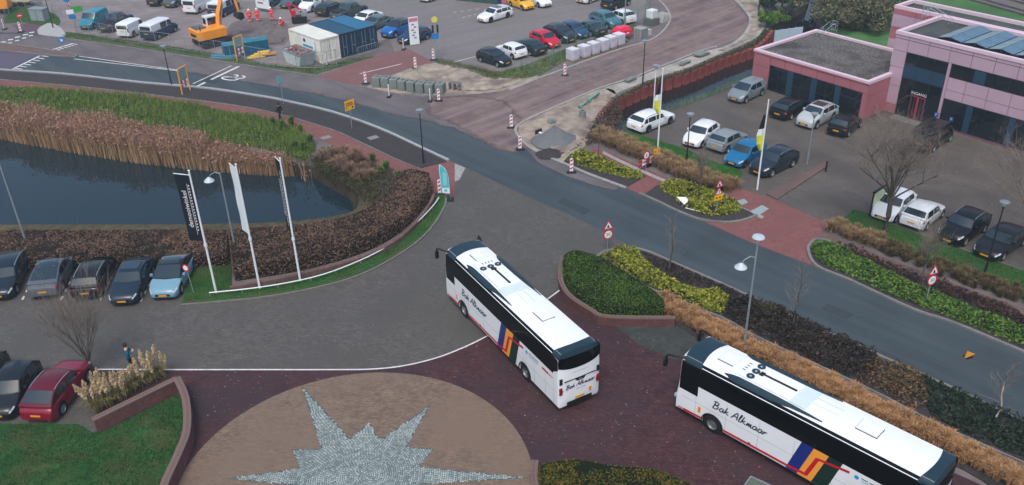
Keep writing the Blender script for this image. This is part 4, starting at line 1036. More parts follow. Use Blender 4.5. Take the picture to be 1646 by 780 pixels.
    for (xa, xb) in ((10.15, 11.0), (3.0, 3.95)):
        h = MB().box(((xa + xb) / 2 - BL / 2, -.02, 3.735), (xb - xa, .72, .055)).build('roof_hatch', coach_white, e)
        MB().box(((xa + xb) / 2 - BL / 2, -.02, 3.715), (xb - xa + .05, .78, .03)).build('hatch_seal', trimm, h)
    # wheels
    tm = MB().lathe([(.29, -.15), (.46, -.15), (.5, -.11), (.5, .11), (.46, .15), (.29, .15)], n=28, axis='Y').mesh('tyre', 50)
    rm = MB().lathe([(.001, .10), (.10, .11), (.12, .05), (.25, .03), (.30, .13)], n=24, axis='Y').lathe([(.001, -.10), (.10, -.11), (.12, -.05), (.25, -.03), (.30, -.13)], n=24, axis='Y')
    for k in range(8):
        a = k * math.pi / 4
        for sg in (-1, 1): rm.box((.18 * math.cos(a), sg * .06, .18 * math.sin(a)), (.03, .03, .03))
    rm = rm.mesh('rim', 50)
    for x in (BWR, BWF):
        for s in (1, -1):
            wo = mobj('wheel', tm, tyrem, e, (x - BL / 2, s * 1.10, .50)); mobj('rim', rm, plain('coach_rim', lin((120, 124, 126)), .4, .5, .4), wo)
            A = [(x + ar * 1.03 * math.cos(t * math.pi / 12), max(.36, .5 + ar * 1.03 * math.sin(t * math.pi / 12))) for t in range(-2, 15)]
            MB().path([(px - BL / 2, s * 1.268, pz) for px, pz in A], .03, 5).build('wheel_arch_trim', trimm, e)
    # mirrors on swept arms
    for s in (1, -1):
        mr = MB().path(spline([Vector((BL / 2 - .62, s * 1.1, 3.5)), Vector((BL / 2 - .1, s * 1.32, 3.5)), Vector((BL / 2 + .32, s * 1.42, 3.42)), Vector((BL / 2 + .42, s * 1.44, 3.2))], 5), .05, 7).build('mirror_arm', trimm, e, 60)
        mh = MB().box((BL / 2 + .42, s * 1.44, 2.95), (.16, .24, .5)).build('mirror_head', trimm, mr); bv = mh.modifiers.new('round', 'BEVEL'); bv.width = .05; bv.segments = 2
    # livery, both sides
    me = script_mesh('Bak Alkmaar', 2.95, .44, .06)
    for s in (1, -1):
        Y = 1.282
        for mm, nm, q in ((c_blue, 'blue_panel', [(6.33, .46), (5.75, .46), (5.18, 2.37), (5.78, 2.37)]), (c_or, 'orange_panel', [(5.75, .46), (5.03, .46), (4.46, 2.37), (5.18, 2.37)]), (c_gr, 'green_panel', [(5.03, .46), (4.32, .46), (3.80, 2.37), (4.46, 2.37)])):
            flat_side(MB(), q, Y, s).build(nm, mm, e)
        sp = MB()
        flat_side(sp, [(12.12, .46), (11.02, .50), (11.02, .63), (12.12, .59)], Y, s)
        flat_side(sp, [(9.74, .50), (6.30, .55), (6.30, .68), (9.74, .63)], Y + .003, s)
        flat_side(sp, [(6.30, .55), (5.32, .62), (5.45, .76), (6.30, .68)], Y + .006, s); flat_side(sp, [(5.45, .64), (5.25, .64), (4.85, 1.86), (5.02, 1.92)], Y + .009, s)
        flat_side(sp, [(5.02, 1.80), (3.45, 2.02), (3.45, 2.16), (4.95, 1.94)], Y + .006, s); flat_side(sp, [(1.60, 1.95), (.98, 1.95), (.98, 2.09), (1.60, 2.09)], Y, s)
        for i in range(3): flat_side(sp, [(.92 - i * .13, 1.95), (.85 - i * .13 + i * .01, 1.95), (.85 - i * .13 + i * .01, 2.09), (.92 - i * .13, 2.09)], Y, s)
        for i in range(3): flat_side(sp, [(12.40 - i * .09, .46), (12.35 - i * .09, .46), (12.35 - i * .09, .59), (12.40 - i * .09, .59)], 1.281, s)
        sp.build('red_stripe', c_red, e)
        o = mobj('script_lettering', me, c_navy, e)
        xd = Vector((-s, 0, 0)); yd = Vector((0, 0, 1)); zd = xd.cross(yd)
        st_ = (10.45 if s > 0 else 7.5) - BL / 2
        o.matrix_local = Matrix.Translation((st_, s * (Y - .001), 1.58)) @ Matrix((xd, yd, zd)).transposed().to_4x4()
        c = [(3.12 + .11 * math.cos(k * math.pi / 8), 2.03 + .11 * math.sin(k * math.pi / 8)) for k in range(16)]
        flat_side(MB(), c, Y, s).build('round_emblem', c_teal, e)
        xc = 2.42
        sm = MB()
        for a_, b_ in ((2.92, 2.62), (2.56, 2.36), (2.30, 1.95)): flat_side(sm, [(a_, 2.075), (b_, 2.075), (b_, 2.12), (a_, 2.12)], Y, s)
        sm.build('small_print', c_navy, e)
        lettering('teal_lettering', 'EXPEDITIE', .20, c_teal, e, (xc - BL / 2, s * Y, 1.95), xd, yd)
        # panel joints and the flap lines
        jl = MB()
        for x in (11.42, 9.68, 7.9, 6.1, 4.15, 2.35, 1.3, .5): jl.box((x - BL / 2, s * 1.272, 1.35), (.012, .012, 1.7))
        jl.box((6.3 - BL / 2, s * 1.274, 1.32), (11.9, .010, .014))
        jl.build('panel_joint', plain('joint_grey', lin((150, 160, 166)), .6), e)
        MB().box((11.18 - BL / 2, s * 1.272, 1.0), (.16, .02, .34)).build('side_badge', c_amber, e)
        MB().lathe([(.001, .02), (.10, .0)], (8.3 - BL / 2, s * 1.262, .62), 10, 'Y').build('filler_cap', trimm, e)
    # tail
    yv, zv = Vector((0, -1, 0)), Vector((0, 0, 1)); X = xrear(0, 1.6) - .012
    o = mobj('script_lettering', script_mesh('Bak Alkmaar', 1.75, .26, .035), c_navy, e); o.matrix_local = Matrix.Translation((X, .86, 1.46)) @ Matrix((yv, zv, yv.cross(zv))).transposed().to_4x4()
    lettering('web_lettering', 'www.bakalkmaar.nl', .12, c_grey, e, (X - .004, 0, 2.42), yv, zv)
    MB().box((X, .12, 1.30), (.006, .22, .03)).box((X, -.18, 1.30), (.006, .3, .03)).build('small_print', c_grey, e)
    MB().box((X + .01, 0, 1.98), (.03, 1.9, .04)).build('tail_strip', trimm, e)
    lg = MB().add([(X - .006, .34, 1.96), (X - .006, -.34, 1.96), (X - .006, -.2, 1.80), (X - .006, .2, 1.80)], [(0, 1, 2, 3)]).build('logo_plate', trimm, e)
    lettering('logo_lettering', 'VDL', .12, coach_grey, lg, (X - .010, 0, 1.88), yv, zv)
    MB().box((X, .02, .76), (.02, .55, .12)).build('licence_plate', platem, e)
    MB().box((X, -.62, .98), (.02, .14, .26)).build('tail_badge', c_amber, e)
    for s in (1, -1):
        xl = xrear(1.1, 1.5) - .01
        MB().box((xl - .01, s * 1.12, 2.02), (.05, .16, .34)).build('tail_vent', trimm, e)
        t = MB().box((xl - .01, s * 1.13, 1.52), (.06, .17, .20)).box((xl - .01, s * 1.12, 1.28), (.06, .17, .18)).build('tail_light', tailm, e)
        MB().box((xl - .025, s * 1.1, 1.40), (.05, .2, .04)).build('lamp_bezel', trimm, t)
        MB().box((xfront(.95, .75) - .01, s * .95, .95), (.08, .36, .18)).build('headlight', lampm, e)
    MB().box((xfront(0, .8) + .005, 0, .62), (.02, .55, .12)).build('licence_plate', platem, e)
    MB().box((-BL / 2 + .12, 0, .48), (.2, 1.5, .2)).build('rear_valance', trimm, e)
    return e
def coach_at(rx, ry, yaw, label):
    return coach((rx + math.cos(yaw) * BL / 2, ry + math.sin(yaw) * BL / 2, .012), yaw, label)
coach_at(3.277, 35.313, 2.0909, 'white coach with black windows seen from behind, turning beside the hedge planter')
coach_at(17.70, 26.50, 2.3346, 'white coach parked along the golden grass strip, its tail cut by the frame')
# ================================================================== pink office building
BA = Vector((33.64, 74.58, 0)); BE = math.atan2(-.7985, .602)
pk_l = M('lilac_pink_panel', lin((188, 160, 175)), .6, .05, 1.5, big=.08, bigscale=.4); pk_d = M('dark_pink_panel', lin((170, 106, 114)), .6, .06, 1.5, big=.1, bigscale=.4)
pk_c = M('pale_pink_coping', lin((216, 192, 204)), .5, .05, 3); jointm = plain('panel_joint_dark', lin((120, 84, 98)), .8)
wing_glass = M('office_glass', lin((18, 26, 34)), .05, var=0, spec=.6); blue_pan = M('blue_grey_infill', lin((38, 66, 88)), .4, .08, 1)
frame_d = plain('dark_frame', lin((30, 40, 48)), .5); red_frame = plain('red_door_frame', lin((150, 58, 66)), .5)
gravel = M('roof_gravel', lin((70, 66, 66)), .95, .7, 5, col2=lin((104, 100, 98)), speck=.6, big=.25, bigscale=.5, bump=1, bscale=18); roofing = M('roof_felt', lin((74, 78, 78)), .9, .25, 1.5, big=.4, bigscale=.4)
bld = thing('office_building', BA, 'pink panelled office building with low gravel-roofed wing and dark windows', 'building', rz=BE)
def bb(name, x0, x1, y0, y1, z0, z1, m, par=bld): return MB().box(((x0 + x1) / 2, (y0 + y1) / 2, (z0 + z1) / 2), (x1 - x0, y1 - y0, z1 - z0)).build(name, m, par)
def panel(x0, x1, z0, z1, y, m, g=.022): bb('wall_panel', x0 + g, x1 - g, y - .06, y, z0 + g, z1 - g, m)
XR = 26.0
# cores behind the cladding
bb('wing_core', -12.0, .14, -3.36, 6.2, 0, 3.34, jointm); bb('main_core', -.02, XR, .06, 7.0, 0, 6.9, jointm); bb('rear_core', -4.55, XR, 7.05, 10.2, 0, 6.9, jointm)
# low wing, front
YF = -3.37
panel(-12.05, -10.12, 2.13, 3.28, YF, pk_d); panel(-12.05, -10.12, .05, 2.13, YF, pk_d)
xs = [-10.12, -8.49, -6.63, -4.93, -3.18, -1.5, .2]
for a, c in zip(xs, xs[1:]): panel(a, c, 2.46, 3.28, YF, pk_d)
panel(-.22, .2, .05, 2.46, YF, pk_d)
bb('window_recess', -10.12, -.22, YF - .004, YF + .02, .0, 2.46, frame_d)
bays = [(-10.1, -8.03), (-7.43, -5.42), (-4.86, -2.9), (-2.38, -.24)]
for x0, x1 in bays:
    wn = bb('window', x0, x1, YF - .02, YF - .006, .12, 2.44, frame_d)
    xm = (x0 + x1) / 2
    for a, c in ((x0 + .05, xm - .03), (xm + .03, x1 - .05)):
        for z0, z1 in ((.18, 1.15), (1.21, 2.40)): bb('pane', a, c, YF - .028, YF - .021, z0, z1, wing_glass, wn)
for x0, x1 in ((-8.03, -7.43), (-5.42, -4.86), (-2.9, -2.38)): bb('blue_pier', x0, x1, YF - .05, YF - .006, .1, 2.44, blue_pan)
# low wing, right-hand return
for y0, y1 in ((-3.4, -1.75), (-1.75, -.02)):
    for z0, z1 in ((.05, 2.13), (2.13, 3.28)): bb('wall_panel', .15, .21, y0 + .02, y1 - .02, z0 + .02, z1 - .02, pk_d)
for y0 in (-3.4, -1.0, 1.4, 3.8):
    for z0, z1 in ((.05, 2.13), (2.13, 3.28)): bb('wall_panel', -12.06, -12.0, y0 + .02, min(6.2, y0 + 2.38), z0 + .02, z1 - .02, pk_d)
def parapet(name, x0, x1, y0, y1, z0, z1, wd, m):
    return MB().prism([(x0, y0), (x1, y0), (x1, y1), (x0, y1)], z0, z1, holes=[[(x0 + wd, y0 + wd), (x0 + wd, y1 - wd), (x1 - wd, y1 - wd), (x1 - wd, y0 + wd)]], bottom=True).build(name, m, bld)
parapet('coping', -12.12, .26, -3.49, 6.26, 3.30, 3.58, .38, pk_c)
bb('fascia', -12.13, .27, -3.5, -3.43, 3.30, 3.40, pk_d)
bb('gravel_roof', -11.8, -.1, -3.15, 5.9, 3.335, 3.38, gravel)
# main block, front
Y0 = .06
zc = [(.9, 2.58), (2.58, 4.23), (4.23, 5.66), (5.66, 6.70)]
panel(-.1, 1.17, .05, .9, Y0, pk_d)
for z0, z1 in zc: panel(-.1, 1.17, z0, z1, Y0, pk_l)
vx = [1.17, 3.03, 4.89, 6.78, 8.65, 10.52, 12.4, 14.3, 16.2, 18.1, 20, 22, 24, 26]
for a, c in zip(vx, vx[1:]): panel(a, c, 5.70, 6.70, Y0, pk_l)
for a, c in zip([-.1] + vx, vx): panel(a, c, 6.72, 7.02, Y0, pk_l)
panel(4.95, 5.22, .1, 5.70, Y0, pk_l)
for a, c in zip([5.22] + vx[3:], vx[3:]):
    panel(a, c, 3.46, 4.52, Y0, pk_l); panel(a, c, 2.68, 3.46, Y0, pk_l)
# ribbon window
rb = bb('window', 5.24, XR, Y0 - .03, Y0, 4.54, 5.68, frame_d); x = 5.3; i = 0
while x < 16:
    bb('pane', x, x + .92, Y0 - .045, Y0 - .031, 4.60, 5.62, blue_pan if i == 2 else wing_glass, rb); x += .97; i += 1
# ground floor windows
gw = bb('window', 5.24, XR, Y0 - .03, Y0, .25, 2.66, frame_d); x = 5.3; i = 0
while x < 16:
    if i % 4 == 2: bb('blue_pier', x, x + .5, Y0 - .05, Y0 - .031, .28, 2.62, blue_pan, gw); x += .55
    else:
        bb('pane', x, x + .95, Y0 - .045, Y0 - .031, 1.75, 2.60, wing_glass, gw); bb('pane', x, x + .95, Y0 - .045, Y0 - .031, .98, 1.70, wing_glass, gw); bb('pane', x, x + .95, Y0 - .045, Y0 - .031, .30, .93, wing_glass, gw); x += 1.0
    i += 1
# entrance glazing
en = bb('entrance_glazing', 1.19, 4.93, Y0 - .02, Y0, .05, 5.68, frame_d)
cols = [(1.24, 2.3), (2.36, 3.72), (3.78, 4.88)]
for x0, x1 in cols:
    for z0, z1, mm in ((4.66, 5.62, wing_glass), (3.50, 4.60, blue_pan), (2.62, 3.44, wing_glass)): bb('pane', x0, x1, Y0 - .035, Y0 - .021, z0, z1, mm, en)
    if x0 != 2.36: bb('pane', x0, x1, Y0 - .035, Y0 - .021, .12, 2.56, wing_glass, en)
    else: bb('pane', x0, x1, Y0 - .035, Y0 - .021, 2.18, 2.56, wing_glass, en)
dr = bb('door', 2.40, 3.68, Y0 - .035, Y0 - .021, .08, 2.14, red_frame)
for x0, x1 in ((2.46, 2.70), (2.74, 2.92), (3.14, 3.32), (3.36, 3.62)): bb('pane', x0, x1, Y0 - .05, Y0 - .036, .16, 2.06, wing_glass, dr)
lettering('sign_lettering', 'INGANG', .36, plain('sign_white', lin((235, 238, 240)), .5), bld, (3.02, Y0 - .055, 2.38), (1, 0, 0), (0, 0, 1))
bb('entrance_step', 1.3, 4.9, -1.1, -.0, .0, .06, kerbm)
parapet('coping', -.14, XR, -.05, 7.05, 7.04, 7.32, .36, pk_c); bb('main_roof', .2, XR - .3, .3, 6.75, 6.9, 6.97, roofing)
# rear block: banded wall above the wing
for z0, z1, mm in ((3.3, 4.25, pk_l), (4.25, 5.40, pk_d), (5.40, 6.55, pk_l), (6.55, 7.04, pk_d)):
    bb('wall_panel', -4.62, -2.4, 6.98, 7.05, z0 + .01, z1 - .01, mm); bb('wall_panel', -2.37, .1, 6.98, 7.05, z0 + .01, z1 - .01, mm); bb('wall_panel', -4.62, -4.55, 7.06, 10.2, z0 + .01, z1 - .01, mm)
parapet('coping', -4.68, XR, 7.058, 10.26, 7.045, 7.33, .34, pk_c); bb('rear_roof', -4.3, XR - .3, 7.4, 9.9, 6.9, 6.97, roofing)
# cooling cabinet against the main block
ac = bb('cooling_cabinet', -1.55, -.25, 2.6, 3.9, 3.39, 4.75, M('cabinet_white', lin((206, 214, 214)), .5, .05, 4))
for k in range(3): bb('louvre', -1.25 + k * .3, -1.07 + k * .3, 2.57, 2.60, 3.95, 4.6, trimm, ac)
bb('hood', -1.5, -.3, 2.7, 3.8, 4.75, 4.95, M('cabinet_grey', lin((150, 160, 164)), .5, .05, 4), ac)
# caged roof ladders
def ladder(x, y, z, rz, n=6):
    l = thing('roof_ladder', (0, 0, 0), 'x', 'ladder'); l.parent = bld; l.location = (x, y, z); l.rotation_euler = (0, 0, rz)
    for k in ('label', 'category'): del l[k]
    gm = plain('galvanised', lin((176, 184, 188)), .4, .5, .5)
    for s in (-.3, .3):
        MB().path([(s, .15, -.8), (s, .15, .95), (s, -.1, 1.0), (s, -2.0, .35), (s, -2.0, -.05)], .025, 6).build('handrail', gm, l)
        MB().tube((s, -1.0, .68), (s, -1.0, -.05), .02).build('post', gm, l)
    for k in range(n): MB().tube((-.3, .15, -.7 + k * .3), (.3, .15, -.7 + k * .3), .015, n=6).build('rung', gm, l)
    for z_ in (.15, .6, 1.0): MB().path([(.36 * math.cos(t), .3 + .36 * math.sin(t), z_) for t in [k * math.pi / 6 for k in range(7)]], .018, 5).build('cage_hoop', gm, l)
    for t in (1, 3, 5): MB().tube((.36 * math.cos(t * math.pi / 6), .3 + .36 * math.sin(t * math.pi / 6), -.1), (.36 * math.cos(t * math.pi / 6), .3 + .36 * math.sin(t * math.pi / 6), 1.0), .015, n=5).build('cage_bar', gm, l)
ladder(-10.4, 6.3, 3.6, 0); ladder(-.25, 5.3, 7.3, math.pi / 2)
# roof solar rows
solar = M('solar_cells', lin((84, 112, 132)), .12, .06, 2, spec=.6, brick=(.9, .9, .02, (1.5, 1.5, 1.5), .03)); solar_fr = plain('solar_frame', lin((40, 60, 76)), .4)
ordn = ['first', 'second', 'third', 'fourth', 'fifth', 'sixth', 'seventh', 'eighth', 'ninth', 'tenth']
Mb = Matrix.Translation(BA) @ Matrix.Rotation(BE, 4, 'Z')
for k in range(8):
    x0 = 2.9 + (k // 2) * 2.15 + (k % 2) * 1.04; tilt = rad(-12 if k % 2 == 0 else 12)
    c = Mb @ Vector((x0 + .5, 3.9, 7.0))
    e = thing('solar_panel_row', c, '%s tilted solar panel row on the upper roof, counted from the ladder' % ordn[k], 'solar panels', 'solar panel rows on the roof', BE)
    R = Matrix.Rotation(tilt, 3, 'Y')
    for j in range(3): MB().box((0, -1.68 + j * 1.68, .22), (1.0, 1.62, .035), mat=R).build('panel', solar, e)
    MB().box((-.48 if k % 2 == 0 else .48, 0, .06), (.04, 5.0, .12)).box((.48 if k % 2 == 0 else -.48, 0, .17), (.04, 5.0, .30)).build('support', solar_fr, e)
# small parking signs on the wall
for x, t in ((5.05, 'P'), (6.4, 'P')):
    sg = bb('bay_sign', x - .18, x + .18, -.30, -.27, 1.0, 1.4, plain('sign_blue', lin((30, 70, 140)), .5)); lettering('sign_lettering', t, .32, plain('sign_white', lin((235, 238, 240)), .5), sg, (x, -.306, 1.2), (1, 0, 0), (0, 0, 1))
    bb('sign_post', x - .02, x + .02, -.27, -.23, 0, 1.0, frame_d)
# ================================================================== street furniture, signs, site equipment
white_m = M('white_enamel', lin((226, 230, 232)), .4, .03, 4, coat=.3); galv = M('galvanised_steel', lin((150, 160, 166)), .45, .1, 5, metal=.4); black_m = M('black_steel', lin((28, 32, 36)), .5, .1, 5)
green_st = M('green_steel', lin((86, 128, 116)), .5, .1, 5)
red_s = plain('sign_red', lin((196, 30, 48)), .4); white_s = plain('sign_face_white', lin((232, 234, 236)), .4); yellow_s = plain('sign_yellow', lin((246, 178, 30)), .45); blue_s = plain('sign_blue_face', lin((24, 120, 190)), .4); black_s = plain('sign_black', lin((20, 22, 26)), .5)
def facing(a_px, b_px):
    """yaw of a board whose left and right feet are seen at these points"""
    d = G(*b_px) - G(*a_px); return math.atan2(d.y, d.x)
def disc(mb, c, r, n=20, y=0.0, sx=1.0): return mb.add([(c[0] + sx * r * math.cos(2 * math.pi * k / n), y, c[1] + r * math.sin(2 * math.pi * k / n)) for k in range(n)], [tuple(range(n))])
def slab(mb, pts, y0, y1):
    n = len(pts); return mb.add([(x, y0, z) for x, z in pts] + [(x, y1, z) for x, z in pts], [tuple(range(n)), tuple(range(2 * n - 1, n - 1, -1))] + [(i, n + i, n + (i + 1) % n, (i + 1) % n) for i in range(n)])
def tri(cx, cz, r): return [(cx + r * math.sin(t), cz + r * math.cos(t)) for t in (0, 2 * math.pi / 3, 4 * math.pi / 3)][::-1]
def circ2(cx, cz, r, n=22): return [(cx + r * math.cos(2 * math.pi * k / n), cz + r * math.sin(2 * math.pi * k / n)) for k in range(n)]
def plate(par, pts, m, y, name='sign_face', t=.012): return slab(MB(), pts, y - t, y).build(name, m, par)
def post(e, h, r=.035, m=galv): return MB().tube((0, 0, 0), (0, 0, h), r, n=8).build('post', m, e)
def warn_tri(e, cz, y=-.045, s=.40, mark='works'):
    a = plate(e, tri(0, cz, s), red_s, y, 'warning_sign'); plate(a, tri(0, cz, s * .66), white_s, y - .013, 'sign_face')
    if mark == 'works': plate(a, [(-.12, cz - .10), (.1, cz - .10), (.02, cz + .02), (-.02, cz + .14), (-.07, cz + .03)], black_s, y - .026, 'symbol')
    else: plate(a, [(-.025, cz - .06), (.025, cz - .06), (.035, cz + .16), (-.035, cz + .16)], black_s, y - .026, 'symbol'); 
def round_sign(e, cz, y=-.045, r=.32, txt='30'):
    a = plate(e, circ2(0, cz, r), red_s, y, 'round_sign'); plate(a, circ2(0, cz, r * .76), white_s, y - .013, 'sign_face')
    if txt: lettering('sign_lettering', txt, r * .95, black_s, a, (0, y - .028, cz), (1, 0, 0), (0, 0, 1))
    else: plate(a, [(-.03, cz - .12), (.03, cz - .12), (.03, cz + .12), (-.03, cz + .12)], black_s, y - .026, 'symbol')
SIGN_YAW = facing((1026, 268), (1060, 254))
def speed_sign(px, label, h, lean=0):
    e = thing('road_sign', G(*px), label, 'road sign', rz=SIGN_YAW - .3); post(e, h); warn_tri(e, h - .35, s=.46); round_sign(e, h - .98, r=.36); return e
speed_sign((976, 403), 'roadworks triangle over round 30 sign beside the hedge planter', 2.25); speed_sign((1487, 490), 'roadworks triangle over round 30 sign in the shrub bed by the car park', 2.75)
e = thing('road_sign', G(1151, 345), 'two red triangles over a yellow plate in the bed by the entrance', 'road sign', rz=SIGN_YAW - .2); post(e, 2.75); warn_tri(e, 2.42, s=.40); warn_tri(e, 1.82, s=.40, mark='i')
a = plate(e, [(-.36, 1.18), (.36, 1.18), (.36, 1.60), (-.36, 1.60)], yellow_s, -.045, 'yellow_plate'); plate(a, circ2(-.14, 1.39, .07, 8), black_s, -.06, 'symbol'); plate(a, circ2(.14, 1.39, .07, 8), black_s, -.06, 'symbol')
e = thing('fallen_road_sign', G(1096, 333), 'fallen road sign seen from behind, tilted over in the shrub bed', 'road sign', rz=facing((1085, 324), (1107, 324)))
MB().tube((0, 0, .02), (.35, .3, .62), .03, n=7).build('post', galv, e); fp = MB().add([(-.42, .0, .80), (.14, -.2, .30), (.47, .04, .55), (.22, .22, .70), (-.38, .03, .82), (.16, -.17, .28), (.50, .07, .53), (.25, .25, .68)], [(0, 1, 2, 3), (7, 6, 5, 4), (0, 4, 5, 1), (1, 5, 6, 2), (2, 6, 7, 3), (3, 7, 4, 0)]).build('sign_plate', white_s, e)
MB().tube((.2, -.35, .12), (1.55, -1.2, .14), .03, n=7).build('loose_post', white_m, e)
# diversion barrier
e = thing('road_barrier', G(1043, 270), 'red and white barrier with round sign and yellow plate at the footway', 'barrier', rz=SIGN_YAW)
for z in (.52, .86):
    for k in range(6):
        MB().box((-1.05 + .42 * k, -.03, z), (.405, .03, .2)).build('stripe_board', red_s if k % 2 == 0 else white_s, e)
for x in (-.62, .72):
    MB().tube((x, 0, 1.0), (x + .05, -.30, 0), .025, n=6).build('leg', galv, e); MB().tube((x, 0, 1.0), (x - .05, .35, 0), .025, n=6).build('leg', galv, e)
a = slab(MB(), circ2(-.45, 1.25, .36), -.07, -.05).build('round_sign', red_s, e); plate(a, circ2(-.45, 1.25, .27), white_s, -.075, 'sign_face'); plate(a, [(-.48, 1.13), (-.42, 1.13), (-.42, 1.37), (-.48, 1.37)], black_s, -.09, 'symbol')
a = plate(e, [(.45, 1.0), (1.1, 1.0), (1.1, 1.45), (.45, 1.45)], yellow_s, -.05, 'yellow_plate'); plate(a, circ2(.62, 1.22, .06, 8), black_s, -.065, 'symbol'); plate(a, circ2(.92, 1.25, .06, 8), black_s, -.065, 'symbol'); MB().box((.1, .25, .12), (.5, .4, .22)).build('ballast', black_m, e)
# yellow detour sign, blue and white sign
e = thing('detour_sign', G(566, 208), 'yellow detour sign on a thin post in the dark soil verge', 'road sign', rz=facing((557, 175), (571, 170))); post(e, 2.75)
a = plate(e, [(-.52, 1.85), (.52, 1.85), (.52, 2.75), (-.52, 2.75)], yellow_s, -.05, 'sign_board'); plate(a, [(-.4, 2.45), (.32, 2.45), (.32, 2.52), (-.4, 2.52)], black_s, -.063, 'text_line'); plate(a, [(-.4, 2.28), (.4, 2.28), (.4, 2.34), (-.4, 2.34)], black_s, -.063, 'text_line'); plate(a, circ2(.3, 2.05, .09, 8), black_s, -.063, 'symbol'); plate(a, [(-.38, 1.98), (-.33, 1.98), (-.33, 2.2), (-.38, 2.2)], black_s, -.063, 'symbol')
e = thing('information_sign', G(456, 168), 'small pale blue sign on a thin white post by the road kerb', 'road sign', rz=facing((448, 150), (462, 147))); post(e, 2.9); a = plate(e, [(-.32, 2.0), (.32, 2.0), (.32, 2.9), (-.32, 2.9)], galv, -.05, 'sign_board'); plate(a, [(-.22, 2.1), (.22, 2.1), (.22, 2.8), (-.22, 2.8)], plain('pale_teal', lin((96, 150, 164)), .5), -.063, 'sign_face')
# yellow-framed site boards
for (u, v), (f0, f1), lab in (((300, 150), ((296, 151), (309, 144)), 'yellow framed board with red and white stripes on the soil verge'), ((388, 97), ((384, 96), (396, 91)), 'yellow framed board in front of the blue site boxes')):
    e = thing('framed_board', G(u, v), lab, 'road sign', 'yellow framed site boards', facing(f0, f1)); W2 = .62
    for s in (-1, 1): MB().box((s * W2, 0, 1.35), (.08, .08, 2.7)).build('leg', yellow_s, e)
    MB().box((0, 0, 2.66), (2 * W2 - .08, .08, .08)).build('top_bar', yellow_s, e); plate(e, [(-.52, 1.55), (.52, 1.55), (.52, 2.55), (-.52, 2.55)], M('board_grey', lin((130, 150, 150)), .5, .1, 6), -.02, 'info_panel')
    for z in (.85, 1.25):
        for k in range(4): plate(e, [(-.52 + .26 * k, z - .14), (-.27 + .26 * k, z - .14), (-.27 + .26 * k, z + .14), (-.52 + .26 * k, z + .14)], red_s if k % 2 == 0 else white_s, -.02, 'stripe_board')
# red and white marker boards on rubber feet
def marker(px, label, yaw=None, edge=False):
    yw = SIGN_YAW if yaw is None else yaw
    if edge: yw += rad(80)
    e = thing('marker_board', G(*px), label, 'marker board', 'red and white marker boards', yw)
    P = [(-.13, .14), (.13, .14), (.13, 1.16), (.06, 1.26), (-.06, 1.26), (-.13, 1.16)]
    slab(MB(), P, -.03, .03).build('board', white_s, e)
    for k in range(3):
        z = .30 + k * .33
        for sd in (-1, 1): slab(MB(), [(-.105, z), (.105, z + .12), (.105, z + .25), (-.105, z + .13)], sd * .036, sd * .031).build('red_stripe', red_s, e)
    MB().box((0, 0, .05), (.75, .36, .10)).build('foot', black_m, e); MB().tube((0, 0, .1), (0, 0, .2), .04, n=6).build('socket', black_m, e)
fy = facing((590, 130), (640, 128))
for px, lab, ed in (((822, 206), 'marker board at the tip of the kerb corner, on the muddy side', 0), ((836, 241), 'marker board at the rounded kerb corner by the gravel heap', 0), ((918.5, 278), 'marker board on the road by the yellow-green shrubs', 0), ((588, 135), 'marker board left of the concrete blocks', 0), ((668, 111), 'marker board behind the concrete blocks', 0), ((697, 97), 'marker board by the blue and yellow sign post', 0), ((626, 156), 'slim marker board before the second concrete block', 1), ((692, 163), 'edge-on white marker board before the concrete blocks', 1), ((705.5, 163), 'rightmost marker board before the concrete blocks', 0), ((908, 122), 'marker board at the near end of the paver pallets', 0), ((649, 80), 'edge-on marker board by the tall white notice panel', 1), ((526, 106), 'edge-on marker board before the white container', 1), ((8, 47.5), 'leftmost marker board by the roundabout lawn', 1), ((34, 52), 'marker board by the red cycle crossing', 0), ((707, 313), 'marker board beside the turquoise feather flag', 0)):
    marker(px, lab, fy, ed)
# feather flag
e = thing('feather_flag', G(724, 322), 'turquoise and white feather flag at the bend of the pond lawn', 'flag', rz=facing((706, 316), (722, 316)))
MB().path([(0, 0, .1), (0, 0, 1.0), (-.02, 0, 1.9), (-.22, 0, 2.6), (-.62, 0, 2.95)], .018, 6).build('pole', galv, e)
P = [(0, .55), (0, 1.2), (-.02, 1.9), (-.12, 2.35), (-.3, 2.7), (-.62, 2.95), (-.68, 2.9), (-.70, 2.5), (-.66, 1.8), (-.60, 1.2), (-.58, .62)]
slab(MB(), P[::-1], -.012, .0).build('cloth', plain('flag_white', lin((214, 228, 230)), .7), e); plate(e, [(-.56, 1.05), (-.03, 1.05), (-.05, 1.9), (-.16, 2.35), (-.34, 2.68), (-.62, 2.88), (-.66, 2.5), (-.62, 1.8)], plain('flag_turquoise', lin((64, 186, 192)), .7), -.013, 'turquoise_field'); plate(e, circ2(-.3, .82, .11, 10), plain('flag_turquoise', (0, 0, 0)), -.014, 'emblem')
for k in range(4): plate(e, [(-.42 + .07 * k, 1.25), (-.40 + .07 * k, 1.25), (-.42 + .07 * k, 2.3), (-.44 + .07 * k, 2.3)], white_s, -.026, 'text_line', .003)
MB().box((0, 0, .05), (.5, .5, .1)).build('foot', black_m, e)
